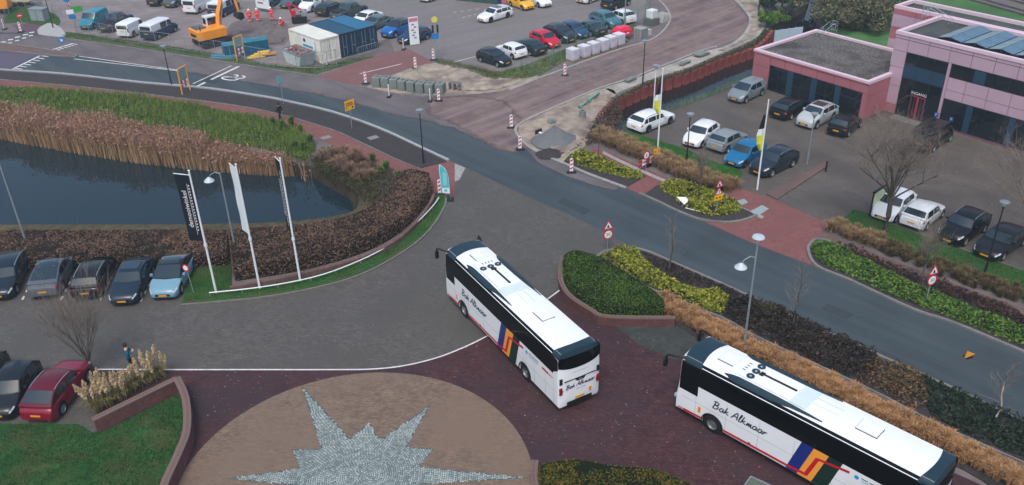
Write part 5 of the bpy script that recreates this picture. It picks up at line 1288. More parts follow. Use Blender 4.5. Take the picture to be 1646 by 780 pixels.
# banner poles by the pond
def banner_pole(px, h, bm, yaw, label, wd=.95, zt=-.35, zl=4.4, txt=None, tm=white_s):
    e = thing('banner_pole', G(*px), label, 'flagpole', 'banner poles by the pond', yaw)
    MB().tube((0, 0, 0), (0, 0, h), .075, .05, 10).build('pole', white_m, e); MB().lathe([(.001, .06), (.06, .03), (.07, 0)], (0, 0, h), 8).build('cap', white_m, e)
    MB().tube((0, 0, h + zt + .06), (-wd - .05, 0, h + zt + .10), .025, n=6).build('banner_arm', white_m, e); MB().lathe([(.10, -.12), (.11, 0), (.10, .12)], (0, 0, h + zt - zl - .25), 8).build('collar', white_m, e)
    V = []; F = []; nx, nz = 4, 14
    for sd in (0, 1):
        for i in range(nx + 1):
            for j in range(nz + 1):
                x = -.10 - (wd - .10) * i / nx; z = h + zt - zl * j / nz; y = .018 * math.sin(j * .9 + i) * (i / nx) + sd * .008
                V.append((x, y, z))
    o = (nx + 1) * (nz + 1)
    for i in range(nx):
        for j in range(nz):
            a = i * (nz + 1) + j; F += [(a, a + 1, a + nz + 2, a + nz + 1), (o + a, o + a + nz + 1, o + a + nz + 2, o + a + 1)]
    b = MB().add(V, F).build('banner', bm, e, 60)
    if txt:
        lettering('banner_lettering', txt, .44, tm, b, (-wd * .58, -.075, h + zt - zl * .5), (0, 0, 1), (-1, 0, 0))
        MB().box((-wd * .30, -.07, h + zt - zl * .5), (.02, .006, zl * .78)).build('banner_rule', tm, b)
        for k in range(16): MB().box((-wd * .2, -.07, h + zt - zl * (.14 + k * .045)), (.07, .006, .09)).build('small_print', tm, b)
    return e
ban_navy = M('banner_navy', lin((9, 22, 34)), .7, .08, 4); ban_white = M('banner_white', lin((216, 226, 228)), .7, .05, 4); ban_black = M('banner_black', lin((18, 22, 28)), .7, .08, 4)
banner_pole((348, 472), 8.55, ban_navy, rad(-12), 'white flagpole with navy banner in white lettering by the pond', 1.0, txt='demooiwinkel')
banner_pole((418, 465), 8.7, ban_white, rad(-50), 'white flagpole with narrow white banner, middle of the three', .95, txt=None)
banner_pole((483, 453), 8.68, ban_black, rad(-58), 'white flagpole with black banner seen edge-on, nearest the curve', .95, zl=4.9, txt='demooiwinkel')
# flagpoles at the car park
def flag_pole(px, h, label):
    e = thing('flagpole', G(*px), label, 'flagpole', 'flagpoles at the car park')
    MB().tube((0, 0, 0), (0, 0, h), .07, .045, 10).build('pole', white_m, e); MB().lathe([(.001, .1), (.06, .05), (.03, 0)], (0, 0, h), 8).build('cap', white_m, e)
    V = []; F = []; zs = [6.1, 5.6, 5.0, 4.5, 4.1, 3.8, 3.3]; lime = plain('flag_yellow', lin((226, 222, 60)), .7); cols = [ban_navy, ban_navy, ban_white, lime, lime, lime]
    wds = [.10, .22, .32, .42, .36, .34, .10]
    def pr(k): return [(-.06, 0, zs[k]), (-.06 - wds[k] * .5, -.10, zs[k] - .05), (-.06 - wds[k], .05, zs[k] - .12), (-.06 - wds[k] * 1.1, .12, zs[k] - .15)]
    fl = None
    for k in range(6):
        A, B = pr(k), pr(k + 1); mb = MB().add(A + B + [(x, y + .02, z) for x, y, z in A + B], [(0, 4, 5, 1), (1, 5, 6, 2), (2, 6, 7, 3), (8, 9, 13, 12), (9, 10, 14, 13), (10, 11, 15, 14)])
        mb.build('flag_fold', cols[k], e, 60)
    return e
flag_pole((1217, 305), 7.1, 'white flagpole with navy and yellow flag beside the dark navy off-roader'); flag_pole((1057, 243), 7.0, 'white flagpole with navy and yellow flag in front of the white estate car')
# street lamps
def lamp(px, h, label, kind='cone', m=black_m, head=None, tilt=None):
    e = thing('street_lamp', G(*px), label, 'street lamp'); r = .055 if h < 6 else .07
    MB().tube((0, 0, 0), (0, 0, 1.0), r * 1.35, r * 1.3, 10).tube((0, 0, 1.0), (0, 0, h), r, r * .7, 10).build('post', m, e, 40)
    if kind == 'cone':
        MB().lathe([(.05, -.02), (.08, .05), (.10, .10)], (0, 0, h), 10).build('neck', m, e)
        MB().lathe([(.10, .10), (.24, .36), (.24, .38)], (0, 0, h), 14).build('lantern_glass', M('lantern_glass', lin((178, 192, 200)), .15, var=0, spec=.6), e, 40); MB().lathe([(.30, .38), (.30, .41), (.10, .47), (.001, .48)], (0, 0, h), 14).build('lantern_hood', galv, e, 40)
    if kind in ('arm', 'both'):
        az = head; dx, dy = math.cos(az), math.sin(az); z0 = h - (.9 if kind == 'both' else .1)
        a = MB().path([(0, 0, z0), (dx * .3, dy * .3, z0 + .12), (dx * .62, dy * .62, z0 - .05), (dx * .75, dy * .75, z0 - .25)], .03, 6).build('arm', galv, e)
        MB().lathe([(.06, .0), (.10, -.05), (.32, -.25), (.34, -.30), (.30, -.32)], (dx * .78, dy * .78, z0 - .2), 16).build('shade', M('lamp_shade', lin((190, 202, 208)), .3, .03, 3), e, 40); MB().lathe([(.001, -.40), (.2, -.37), (.30, -.31)], (dx * .78, dy * .78, z0 - .2), 14).build('lens', M('lantern_glass', (1, 1, 1)), e, 40)
    if kind == 'both':
        MB().lathe([(.07, 0), (.09, .15), (.30, .28), (.34, .33), (.30, .40), (.001, .46)], (0, 0, h), 16).build('lantern', M('lantern_glass', (1, 1, 1)), e, 40)
    return e
lamp((276, 137), 3.7, 'black street lamp on the soil verge beside the yellow framed board'); lamp((681, 264), 4.3, 'black street lamp at the end of the soil verge'); lamp((1033, 136), 4.0, 'black street lamp between muddy road and canal'); lamp((1103, 266), 4.0, 'black street lamp in the golden grass by the white hatchback'); lamp((1580, 448), 5.0, 'black street lamp before the black saloon at the right'); lamp((1297, 264), 3.9, 'grey street lamp beside the silver off-roader', m=galv)
lamp((1050, 182), 4.1, 'slim white lamp post behind the white estate car', m=white_m); lamp((1195, 562), 6.9, 'tall grey street lamp with two heads behind the parked coach', 'both', galv, math.pi * 1.05); lamp((380, 408), 6.1, 'grey street lamp with hanging shade behind the pond hedge', 'arm', galv, math.pi * 1.0); lamp((47, 404), 6.6, 'grey lamp post behind the leftmost parked cars', 'arm', galv, math.pi * 1.0)
lamp((86, 46), 5.0, 'dark lamp post by the grey utility box, cut by the top edge'); lamp((1219, 22), 4.6, 'dark lamp post on the sandy bend by the water'); lamp((1004, 44), 6.5, 'thick grey mast at the far car park fence', m=galv)
# small signs
e = thing('no_entry_sign', G(312, 473), 'small round red sign on a thin leaning post beside the pale blue car', 'road sign', rz=rad(-20)); MB().tube((0, 0, 0), (-.12, 0, 1.9), .03, n=7).build('post', galv, e); a = slab(MB(), circ2(-.12, 1.95, .26), -.06, -.04).build('round_sign', red_s, e); plate(a, circ2(-.12, 1.95, .17), white_s, -.065, 'sign_face')
e = thing('keep_right_sign', G(105, 88), 'round blue arrow sign on the traffic island', 'road sign', rz=rad(10)); post(e, 1.9); a = plate(e, circ2(0, 1.7, .34), blue_s, -.05, 'round_sign'); plate(a, [(-.12, 1.85), (-.16, 1.8), (.02, 1.62), (-.1, 1.6), (-.1, 1.54), (.16, 1.54), (.16, 1.8), (.1, 1.8), (.1, 1.68)], white_s, -.064, 'arrow')
e = thing('sign_cluster', G(124, 57), 'road signs and green direction board at the left of the site fence', 'road sign', rz=rad(25)); post(e, 4.6); plate(e, circ2(-.1, 4.4, .42), blue_s, -.05, 'round_sign'); warn_tri(e, 3.7, s=.35); plate(e, [(-.5, 2.6), (.3, 2.6), (.3, 3.1), (-.5, 3.1)], white_s, -.05, 'white_plate'); plate(e, [(.1, 2.7), (1.3, 2.7), (1.3, 3.4), (.1, 3.4)], plain('direction_green', lin((60, 150, 70)), .5), -.03, 'direction_board'); plate(e, [(-.35, 2.0), (.4, 2.0), (.4, 2.5), (-.35, 2.5)], blue_s, -.05, 'blue_plate')
e = thing('round_traffic_sign', G(37, 44), 'round red and white sign by the roundabout lawn', 'road sign', rz=rad(30)); post(e, 1.6); a = plate(e, circ2(0, 1.45, .34), red_s, -.05, 'round_sign'); plate(a, [(-.2, 1.4), (.2, 1.4), (.2, 1.5), (-.2, 1.5)], white_s, -.064, 'sign_face')
e = thing('traffic_sign_post', G(703, 95), 'post with yellow and blue plates by the far car park entrance', 'road sign', rz=rad(15)); post(e, 4.6); plate(e, circ2(-.05, 4.3, .33), plain('pale_yellow', lin((216, 206, 96)), .5), -.05, 'round_plate'); plate(e, [(-.45, 2.2), (.3, 2.2), (.3, 2.8), (-.45, 2.8)], blue_s, -.05, 'blue_plate')
for x in (-.3, .22): MB().box((x, -.06, 3.3), (.2, .12, .85)).build('signal_box', black_m, e)
e = thing('tall_notice_panel', G(667, 73), 'tall white notice panel before the dark blue hatchback', 'notice board', rz=facing((661, 73), (674, 71))); slab(MB(), [(-.55, .1), (.55, .1), (.55, 3.2), (-.55, 3.2)], -.05, .05).build('panel', white_s, e); plate(e, [(-.5, 2.7), (.5, 2.7), (.5, 3.1), (-.5, 3.1)], plain('notice_pink', lin((206, 120, 150)), .6), -.051, 'heading')
for k, (x, z) in enumerate([(-.1, 2.3), (.15, 2.0), (-.15, 1.7), (.05, 1.4), (-.1, 1.1), (.1, .8)]): plate(e, [(x - .18, z), (x + .18, z), (x + .14, z + .14), (x - .1, z + .16)], plain('print_grey', lin((120, 124, 134)), .6), -.051, 'print')
for s in (-.5, .5): MB().box((s, 0, .05), (.06, .06, .1)).build('foot', galv, e)
e = thing('site_board', G(424, 20), 'large white site notice board behind the workers', 'notice board', rz=facing((410, 17), (432, 21))); slab(MB(), [(-1.2, .5), (1.2, .5), (1.2, 4.2), (-1.2, 4.2)], -.04, .04).build('panel', white_s, e)
for s in (-1, 1): MB().tube((s, .1, 0), (s, .1, 4), .05, n=6).build('leg', galv, e)
for k in range(6): plate(e, [(-.8, 3.6 - k * .5), (.8 - (k % 3) * .3, 3.6 - k * .5), (.8 - (k % 3) * .3, 3.8 - k * .5), (-.8, 3.8 - k * .5)], plain('print_grey', (0, 0, 0)), -.05, 'print')
e = thing('notice_board', G(1407, 343), 'black framed notice board with pale green panel beside the bare tree', 'notice board', rz=facing((1392, 345), (1415, 330)))
for s in (-.85, .85): MB().box((s, 0, 1.0), (.09, .09, 2.0)).build('post', black_m, e)
MB().box((0, 0, 1.95), (1.8, .14, .12)).build('roof_bar', black_m, e); plate(e, [(-.78, .85), (.78, .85), (.78, 1.82), (-.78, 1.82)], M('board_green', lin((196, 212, 172)), .5, .06, 3), -.02, 'panel')
e = thing('bollard', G(1327, 276), 'short dark bollard at the end of the brick lane divider', 'bollard'); MB().lathe([(.07, 0), (.07, .75), (.09, .78), (.09, .86), (.001, .9)], n=10).build('post', black_m, e, 40)
e = thing('utility_box', G(66, 33), 'grey utility box on the roundabout verge', 'cabinet', rz=rad(-15)); MB().box((0, 0, .75), (2.0, 1.1, 1.5)).build('cabinet', M('cabinet_grey2', lin((136, 148, 150)), .6, .08, 3), e); MB().box((0, 0, 1.54), (2.1, 1.2, .08)).build('lid', galv, e); MB().box((0, -.56, .75), (.02, .02, 1.3)).build('door_gap', black_m, e)
e = thing('orange_marker', G(1557, 575), 'small orange triangular marker lying on the asphalt road', 'marker', rz=rad(20)); slab(MB(), [(-.3, .05), (.42, .12), (-.22, .5)], -.02, .02).build('plate', plain('marker_orange', lin((240, 160, 60)), .5), e); MB().box((0, .05, .03), (.4, .3, .06)).build('foot', black_m, e)
e = thing('service_cabinet', G(1214, 800), 'grey-green service cabinet with pale rim at the bottom edge', 'cabinet', rz=rad(-38)); MB().box((0, 0, .35), (.9, .75, .7)).build('body', M('cabinet_olive', lin((92, 100, 88)), .7, .08, 3), e)
for s in (-1, 1): MB().box((0, s * .38, .72), (.98, .05, .06)).box((s * .47, 0, .72), (.05, .71, .06)).build('rim', galv, e)
# low white rail round the lawn
RAIL = C([(338, 478), (420, 469), (500, 454), (560, 434), (620, 405), (668, 367), (696, 338), (706, 324)], 6)
e = thing('low_rail', (0, 0, 0), 'low white tubular rail following the lawn edge by the pond', 'rail'); MB().path([p + Vector((0, 0, .34)) for p in RAIL], .04, 7).build('top_tube', white_m, e, 60)
for p in RAIL[::4]: MB().tube((p.x, p.y, .05), (p.x, p.y, .33), .03, n=6).build('post', galv, e)
# brick walls
brickm = M('brown_red_brick', lin((112, 74, 74)), .9, .2, 3, big=.3, bigscale=.8, bump=.5, bscale=20, brick=(.22, .07, .010, (.62, .6, .6), .25), wall=True); copingm = M('brick_coping', lin((126, 104, 98)), .9, .2, 6, bump=.5, bscale=25, brick=(.09, .22, .012, (.6, .6, .6), .25))
def wall_run(name, pts, h, wd, label, cop=True, m=brickm, capw=.05):
    e = thing(name, (0, 0, 0), label, 'wall'); MB().strip(pts, wd / 2, wd / 2, 0, h - .09).build('brickwork', m, e)
    if cop:   # a soldier course: each coping brick is its own piece
        L = 0; cm = MB().box((0, 0, 0), (.098, wd + capw, .085)).mesh('coping_brick'); cnt = 0
        acc = 0
        for a, b in zip(pts, pts[1:]):
            d = Vector((b.x - a.x, b.y - a.y, 0)); l = d.length
            if l < 1e-6: continue
            while acc < l and cnt < 290:
                p = a + d * (acc / l); o = mobj('coping_brick', cm, copingm, e, (p.x, p.y, h - .045)); o.rotation_euler = (0, random.uniform(-.01, .01), math.atan2(d.y, d.x)); acc += .112; cnt += 1
            acc -= l
    return e
wallB = spline([G(u, v, .95) for u, v in [(284, 607), (298, 640), (300, 688), (287, 726), (265, 774), (240, 840)]], 8)
wallB = [Vector((p.x, p.y, 0)) for p in wallB]
wall_run('curved_brick_wall', wallB, .95, .34, 'curved red brick wall with pale coping between lawn and red paving')
wallA = [Vector((G(u, v, .95).x, G(u, v, .95).y, 0)) for u, v in [(150, 673), (283, 606)]]
wa = wallB[0]; wallA = [wallA[0].lerp(wa, t / 12 * .985) for t in range(13)]
wall_run('straight_brick_wall', wallA, .95, .30, 'straight brick wall in front of the pampas grass')
wall_run('hedge_planter_wall', C([(1083, 524), (976, 522), (950, 511), (917, 489), (902.6, 467), (901, 444), (906, 424)], 6), .62, .26, 'low brick wall around the clipped green hedge planter')
HW = C([(371, 470), (420, 461), (480, 449), (560, 428), (620, 404), (660, 374), (688, 340), (698, 320)], 5)
wall_run('pond_hedge_wall', HW, .50, .22, 'low curved brick wall between the brown hedge and the lawn', cop=False, m=M('worn_brick', lin((112, 86, 82)), .9, .25, 3, big=.3, bigscale=.6, bump=.5, bscale=20, brick=(.22, .07, .010, (.7, .68, .68), .2), wall=True))
wall_run('bottom_hedge_wall', Gs([(862, 800), (858, 772), (860, 748)]), .35, .3, 'short brick edging beside the bottom hedge', cop=True)
# sheet piles along the canal: each pile is one piece
PIL = C([(960, 186), (986, 164), (1047, 136), (1106, 117), (1160, 94.5), (1214, 75), (1240, 49)], 10)
e = thing('sheet_pile_wall', (0, 0, 0), 'rusty red corrugated sheet pile wall along the canal', 'retaining wall'); pm = M('rusty_red_pile', lin((146, 74, 70)), .8, .3, 2, big=.4, bigscale=.8, bump=.3, bscale=8)
pmesh = MB().add([(-.55, .0, -1.9), (-.34, -.42, -1.9), (.34, -.42, -1.9), (.55, 0, -1.9), (-.55, .0, .14), (-.34, -.42, .14), (.34, -.42, .14), (.55, 0, .14), (-.62, .06, -1.9), (.62, .06, -1.9), (-.62, .06, .14), (.62, .06, .14)], [(0, 1, 5, 4), (1, 2, 6, 5), (2, 3, 7, 6), (4, 5, 6, 7, 11, 10), (8, 10, 11, 9), (0, 4, 10, 8), (3, 9, 11, 7)]).mesh('sheet_pile')
acc = 0
for a, b in zip(PIL, PIL[1:]):
    d = b - a; l = d.length
    while acc < l:
        p = a + d * (acc / l); o = mobj('sheet_pile', pmesh, pm, e, (p.x, p.y, random.uniform(-.03, .03))); o.rotation_euler = (0, 0, math.atan2(d.y, d.x)); acc += 1.22
    acc -= l
# row of pale blue-grey boards on posts beyond the wing
e = thing('pale_boards', G(1268, 66), 'row of pale blue-grey boards on posts behind the low wing by the water', 'fence', rz=facing((1248, 66), (1290, 60)))
for k in range(4): MB().box((-1.5 + k * .9, 0, .7), (.88, .06, 1.4)).build('board', M('board_pale', lin((176, 196, 208)), .6, .05, 2), e); MB().tube((-1.95 + k * .9, .06, 0), (-1.95 + k * .9, .06, 1.5), .04, n=6).build('post', galv, e)
# ================================================================== building-site equipment
steel_b = M('container_blue', lin((26, 76, 104)), .55, .1, 2, big=.15, bigscale=.8); steel_b2 = M('container_dark_blue', lin((24, 58, 84)), .55, .1, 2, big=.15, bigscale=.8); steel_w = M('container_cream', lin((222, 222, 210)), .55, .06, 2, big=.12, bigscale=.8)
P0 = G(518, 102.5); P1 = G(609, 76.5); sd = (P1 - P0).normalized(); CYAW = math.atan2(sd.y, sd.x); ld = Vector((-sd.y, sd.x, 0))
def corrugated(mb, p0, p1, z0, z1, depth=.04, pitch=.28):
    d = Vector(p1) - Vector(p0); L = d.length; d.normalize(); n = Vector((d.y, -d.x, 0)); k = max(2, int(L / pitch)); pts = []
    for i in range(k):
        a = L * i / k; s = L / k
        pts += [(a, 0), (a + s * .3, 0), (a + s * .5, -depth), (a + s * .8, -depth)]
    pts.append((L, 0)); V = []; F = []
    for t, o in pts:
        p = Vector(p0) + d * t + n * o; V += [(p.x, p.y, z0), (p.x, p.y, z1)]
    for i in range(len(pts) - 1): F.append((2 * i, 2 * i + 2, 2 * i + 3, 2 * i + 1))
    return mb.add(V, F)
def container(k, m, label, roofm=None):
    o = P0 + sd * (k * 2.5); e = thing('shipping_container', o, label, 'container', 'shipping containers on the site', CYAW); W, L, H = 2.42, 6.06, 2.6
    w_ = MB(); corrugated(w_, (0, L, 0), (0, 0, 0), .12, H - .1); corrugated(w_, (W, 0, 0), (W, L, 0), .12, H - .1); corrugated(w_, (W, L, 0), (0, L, 0), .12, H - .1); w_.build('corrugated_wall', m, e)
    f = MB()
    for x in (.04, W - .04):
        for y in (.04, L - .04): f.box((x, y, H / 2), (.12, .12, H))
    for y in (.02, L - .02): f.box((W / 2, y, .07), (W - .14, .12, .14)); f.box((W / 2, y, H - .06), (W - .14, .12, .12))
    for x in (.02, W - .02): f.box((x, L / 2, .07), (.1, L - .14, .14)); f.box((x, L / 2, H - .06), (.1, L - .14, .12))
    f.build('frame', m, e); MB().box((W / 2, L / 2, H - .03), (W - .1, L - .1, .05)).build('roof', roofm or m, e)
    for s in (0, 1):
        x0 = .1 + s * (W / 2 - .08); d = MB(); corrugated(d, (x0, .03, 0), (x0 + W / 2 - .14, .03, 0), .16, H - .14, .025, .22); dr = d.build('door', m, e)
        for q in (.3, .75): MB().tube((x0 + q, -.03, .2), (x0 + q, -.03, H - .2), .022, n=6).build('lock_bar', galv if m is not steel_w else m, dr)
        MB().box((x0 + .52, -.05, 1.1), (.3, .03, .05)).build('handle', galv, dr)
    return e
container(0, steel_w, 'cream white shipping container at the site entrance'); container(1, steel_b2, 'blue shipping container in the middle, next to the cream one', steel_b); container(2, steel_b2, 'blue shipping container on the right, beside the parked cars', M('container_roof_blue', lin((36, 104, 140)), .5, .1, 2))
# company panel on the cream container's long side
e = thing('company_sign', P0 + ld * 2.2 - sd * .06, 'white panel with dark emblem and teal bar on the cream container', 'sign', rz=CYAW); MB().box((0, 0, 1.75), (.03, 2.6, 1.2)).build('panel', white_s, e); MB().box((-.02, .7, 2.0), (.02, .4, .35)).build('emblem', black_s, e); MB().box((-.02, .1, 1.45), (.02, 1.9, .22)).build('teal_bar', plain('teal_print', lin((30, 150, 160)), .5), e)
# skip with rubble
o = P0 - sd * 1.5 + ld * 2.0; e = thing('skip_container', o, 'white open skip heaped with brick rubble before the cream container', 'skip', rz=CYAW)
V = [(-.85, -1.3, 0), (.85, -1.3, 0), (.85, 1.3, 0), (-.85, 1.3, 0), (-.95, -1.9, 1.4), (.95, -1.9, 1.4), (.95, 1.9, 1.4), (-.95, 1.9, 1.4)]; MB().add(V, [(0, 3, 2, 1), (0, 1, 5, 4), (1, 2, 6, 5), (2, 3, 7, 6), (3, 0, 4, 7)]).build('tub', M('skip_white', lin((196, 208, 206)), .6, .12, 2), e)
for s in (-1, 1): MB().box((s * .97, 0, 1.4), (.1, 3.7, .1)).build('rim', galv, e); MB().box((0, s * 1.9, 1.4), (1.84, .1, .1)).build('rim', galv, e)
MB().box((0, 0, 1.15), (1.7, 3.3, .2)).build('rubble_bed', M('rubble_dark', lin((96, 78, 74)), .95, .3, 4), e)
rbm = MB().box((0, 0, 0), (.3, .2, .16)).mesh('rubble_piece'); rbc = [M('rubble_red', lin((150, 100, 94)), .9, .2, 4), M('rubble_grey', lin((128, 120, 118)), .9, .2, 4)]
for k in range(46):
    q = mobj('rubble_piece', rbm, rbc[k % 2], e, (random.uniform(-.75, .75), random.uniform(-1.5, 1.5), random.uniform(1.28, 1.5))); q.rotation_euler = (random.uniform(-.7, .7), random.uniform(-.7, .7), random.uniform(0, 3))
# concrete blocks
conc = M('block_concrete', lin((122, 130, 126)), .9, .15, 2, big=.2, bigscale=.7, bump=.4, bscale=12); by = facing((608, 140), (709, 152))
bmesh_ = MB().box((0, 0, .5), (.82, .95, 1.0)).mesh('block'); lbm = MB().box((0, 0, 1.0), (.3, .3, .05)).mesh('lifting_recess')
pos = [(606.5, 142), (620.5, 142.5), (634, 145), (648, 147.5), (662.5, 149.5), (677, 151.5), (691.5, 153), (708, 153)]
for k, px in enumerate(pos):
    p = G(*px) + Vector((0, .5, .05)); e = thing('concrete_block', p, '%s grey concrete block from the left in the row at the site corner' % ordn[k], 'concrete block', 'concrete blocks at the site corner', by + random.uniform(-.12, .12))
    q = mobj('block', bmesh_, conc, e); 
    if not q.modifiers: bv = q.modifiers.new('round', 'BEVEL'); bv.width = .03
    mobj('lifting_recess', lbm, M('recess_dark', lin((84, 98, 94)), .95, .1, 3), e)
e = thing('timber_stack', G(716, 147) + Vector((.9, .3, 0)), 'pale planks leaning at the end of the concrete blocks', 'planks', rz=by)
for k in range(3): MB().box((.1, -.2 + .2 * k, .75 + .02 * k), (1.4, .12, .05)).build('plank', kerbm, e); MB().box((-.5 + .5 * k, .0, .36), (.08, .5, .7)).build('prop', kerbm, e)
# wrapped paver pallets
wrap = M('shrink_wrap', lin((196, 192, 204)), .35, .12, 3, big=.15, bigscale=2, bump=.4, bscale=9); py_ = facing((916, 102), (994, 77))
for k, px in enumerate([(921, 100), (939, 94.5), (954, 89.5), (969, 84.5), (982, 79.5), (995, 75)]):
    e = thing('paver_pallet', G(*px) + Vector((0, .45, .05)), '%s wrapped paver pallet from the marker board along the muddy road' % ordn[k], 'pallet', 'wrapped paver pallets', py_)
    MB().box((0, 0, .07), (1.0, 1.1, .14)).build('pallet_base', M('pallet_wood', lin((150, 128, 100)), .9, .2, 4), e)
    q = MB().box((0, 0, .70), (1.02, 1.12, 1.12)).build('wrapped_load', wrap, e); bv = q.modifiers.new('round', 'BEVEL'); bv.width = .07; bv.segments = 2
    MB().box((0, 0, 1.275), (1.0, 1.1, .03)).build('top_sheet', M('top_sheet', lin((214, 212, 220)), .4, .08, 3), e)
# red generator trailer
e = thing('generator_trailer', G(999, 65), 'bright red generator on a small trailer beside the pallets', 'generator', rz=facing((986, 66), (1012, 59)))
V = [(-1.0, -.6, .55), (1.0, -.6, .55), (1.0, .6, .55), (-1.0, .6, .55), (-1.0, -.6, 1.2), (1.0, -.6, 1.2), (1.0, .6, 1.2), (-1.0, .6, 1.2), (-.75, -.42, 1.6), (.75, -.42, 1.6), (.75, .42, 1.6), (-.75, .42, 1.6)]; q = MB().add(V, [(0, 3, 2, 1), (0, 1, 5, 4), (1, 2, 6, 5), (2, 3, 7, 6), (3, 0, 4, 7), (4, 5, 9, 8), (5, 6, 10, 9), (6, 7, 11, 10), (7, 4, 8, 11), (8, 9, 10, 11)]).build('housing', plain('generator_red', lin((222, 26, 66)), .35, coat=.5), e); bv = q.modifiers.new('round', 'BEVEL'); bv.width = .06; bv.segments = 2
for x in (-.4, .35): MB().box((x, -.615, .9), (.35, .02, .14)).build('label_plate', white_s, e)
for s in (-1, 1):
    q = mobj('wheel', wheel_meshes(.31)[0], tyrem, e, (0, s * .72, .31)); mobj('rim', wheel_meshes(.31)[1], rimm, q)
MB().box((0, 0, .48), (2.0, .9, .1)).tube((1.0, 0, .48), (1.7, 0, .45), .05).build('chassis', galv, e)
# stone stack and tank
e = thing('paver_stack', G(1029, 60), 'grey stack of kerb stones beside the generator', 'stone stack', rz=py_); MB().box((0, 0, .55), (1.2, 1.2, 1.1)).build('stack', M('stone_grey', lin((158, 160, 160)), .9, .15, 3, brick=(.4, .2, .02, (.6, .6, .6), .15)), e)
for k in range(3): MB().box((1.1 + .1 * k, .1 * k, .1 + .2 * k), (.9, .8, .16)).build('slab', M('stone_pale', lin((176, 176, 174)), .9, .1, 3), e)
e = thing('water_tank', G(1047, 40), 'white caged water tank on a dark base near the site road bend', 'tank', rz=py_); MB().box((0, 0, .4), (1.4, 1.3, .8)).build('base', M('base_dark', lin((92, 100, 96)), .8, .1, 3), e); q = MB().box((0, 0, 1.32), (1.0, 1.0, 1.0)).build('tank', M('tank_white', lin((214, 220, 222)), .4, .05, 3), e); bv = q.modifiers.new('round', 'BEVEL'); bv.width = .1; bv.segments = 2
for x in (-.3, 0, .3): MB().box((x, -.51, 1.32), (.03, .03, 1.0)).box((x, .51, 1.32), (.03, .03, 1.0)).build('cage_bar', galv, e)
e = thing('slab_rack', G(1060, 36), 'leaning grey concrete slabs behind the water tank', 'slabs', rz=py_)
for k in range(4): MB().box((.3 * k, 0, .5), (.08, 1.2, 1.0), mat=Matrix.Rotation(.25, 3, 'Y')).build('slab', M('stone_pale', (0, 0, 0)), e)
# blue site boxes, beams, boards
tealbox = M('site_box_blue', lin((14, 92, 122)), .5, .1, 2)
for px, d, lab in (((383, 88), (3.0, 1.5, 1.3), 'blue steel site box behind the yellow framed board'), ((412, 84), (2.6, 1.6, 1.4), 'blue steel site box before the dug earth')):
    e = thing('site_box', G(*px), lab, 'storage box', rz=CYAW - .3); MB().box((0, 0, d[2] / 2), d).build('body', tealbox, e)
    for k in range(5): MB().box((-d[0] / 2 + .3 + k * (d[0] - .6) / 4, -d[1] / 2 - .03, d[2] / 2), (.07, .06, d[2] - .1)).build('rib', tealbox, e)
    MB().box((0, 0, d[2] + .04), (d[0] + .08, d[1] + .08, .08)).build('lid', M('site_box_lid', lin((40, 118, 138)), .5, .1, 2), e); MB().box((.2, 0, d[2] + .16), (.9, .1, .12)).build('handle', galv, e)
e = thing('steel_beam_stack', G(362, 93), 'pale blue steel beams lying by the site fence', 'beams', rz=rad(-12))
for k in range(5): MB().box((.06 * k, -.5 + .25 * k, .12 + .16 * (k % 2)), (3.0, .14, .14)).build('beam', M('beam_blue', lin((90, 146, 168)), .5, .1, 2), e)
e = thing('shutter_board_stack', G(424, 92), 'yellow formwork boards stacked behind the verge', 'boards', rz=rad(20))
for k in range(4): MB().box((-.8 + .3 * k, .1 * k, .12 + .13 * k), (1.9 - .2 * k, .55, .1)).build('board', M('formwork_yellow', lin((226, 190, 92)), .6, .15, 2), e)
for k in range(3): MB().box((.6, -.2 + .25 * k, .3), (1.6, .12, .12)).build('board', M('formwork_orange', lin((196, 142, 82)), .6, .15, 2), e)
# orange excavator
e = thing('excavator', G(343, 71), 'orange crawler excavator with raised arm in the site yard', 'excavator', rz=rad(42)); org = M('excavator_orange', lin((238, 150, 44)), .4, .06, 2, coat=.3)
for s in (-1, 1):
    P = [(-1.9, .45), (-1.65, .12), (1.65, .12), (1.9, .45), (1.65, .82), (-1.65, .82)]; slab(MB(), P, s * 1.15 - .28, s * 1.15 + .28).build('track', M('track_steel', lin((52, 54, 56)), .8, .2, 5), e)
    for k in range(4): MB().lathe([(.001, .3), (.2, .3), (.2, -.3), (.001, -.3)], (-1.2 + .8 * k, s * 1.15, .42), 10, 'Y').build('roller', black_m, e)
MB().box((0, 0, .6), (2.4, 1.8, .4)).build('undercarriage', black_m, e); MB().lathe([(.8, .8), (.8, 1.0)], n=16).build('turntable', black_m, e)
P = [(-2.1, -1.25), (-1.6, -1.42), (1.3, -1.42), (1.3, 1.42), (-1.6, 1.42), (-2.1, 1.25)]; q = MB().prism(P, 1.0, 2.05, bottom=True).build('housing', org, e); bv = q.modifiers.new('round', 'BEVEL'); bv.width = .08; bv.segments = 2
MB().box((-1.2, .4, 2.12), (1.2, 1.4, .14)).build('engine_cover', M('cover_grey', lin((84, 94, 102)), .6, .1, 2), e); MB().box((-2.12, 0, 1.45), (.06, 1.3, .3)).build('rear_grille', black_m, e); MB().tube((-1.6, -.9, 2.0), (-1.6, -.9, 2.55), .06).build('exhaust', black_m, e)
q = MB().box((.6, .92, 2.3), (1.5, .95, 1.5)).build('cab', M('cab_white', lin((220, 224, 226)), .4, .04, 2), e)
for a in ((1.365, .92, 2.45, .02, .8, 1.0), (.6, 1.405, 2.45, 1.2, .02, 1.0), (-.165, .92, 2.5, .02, .7, .7), (.6, .435, 2.5, 1.2, .02, .8)): MB().box(a[:3], a[3:]).build('cab_window', glassm, q)
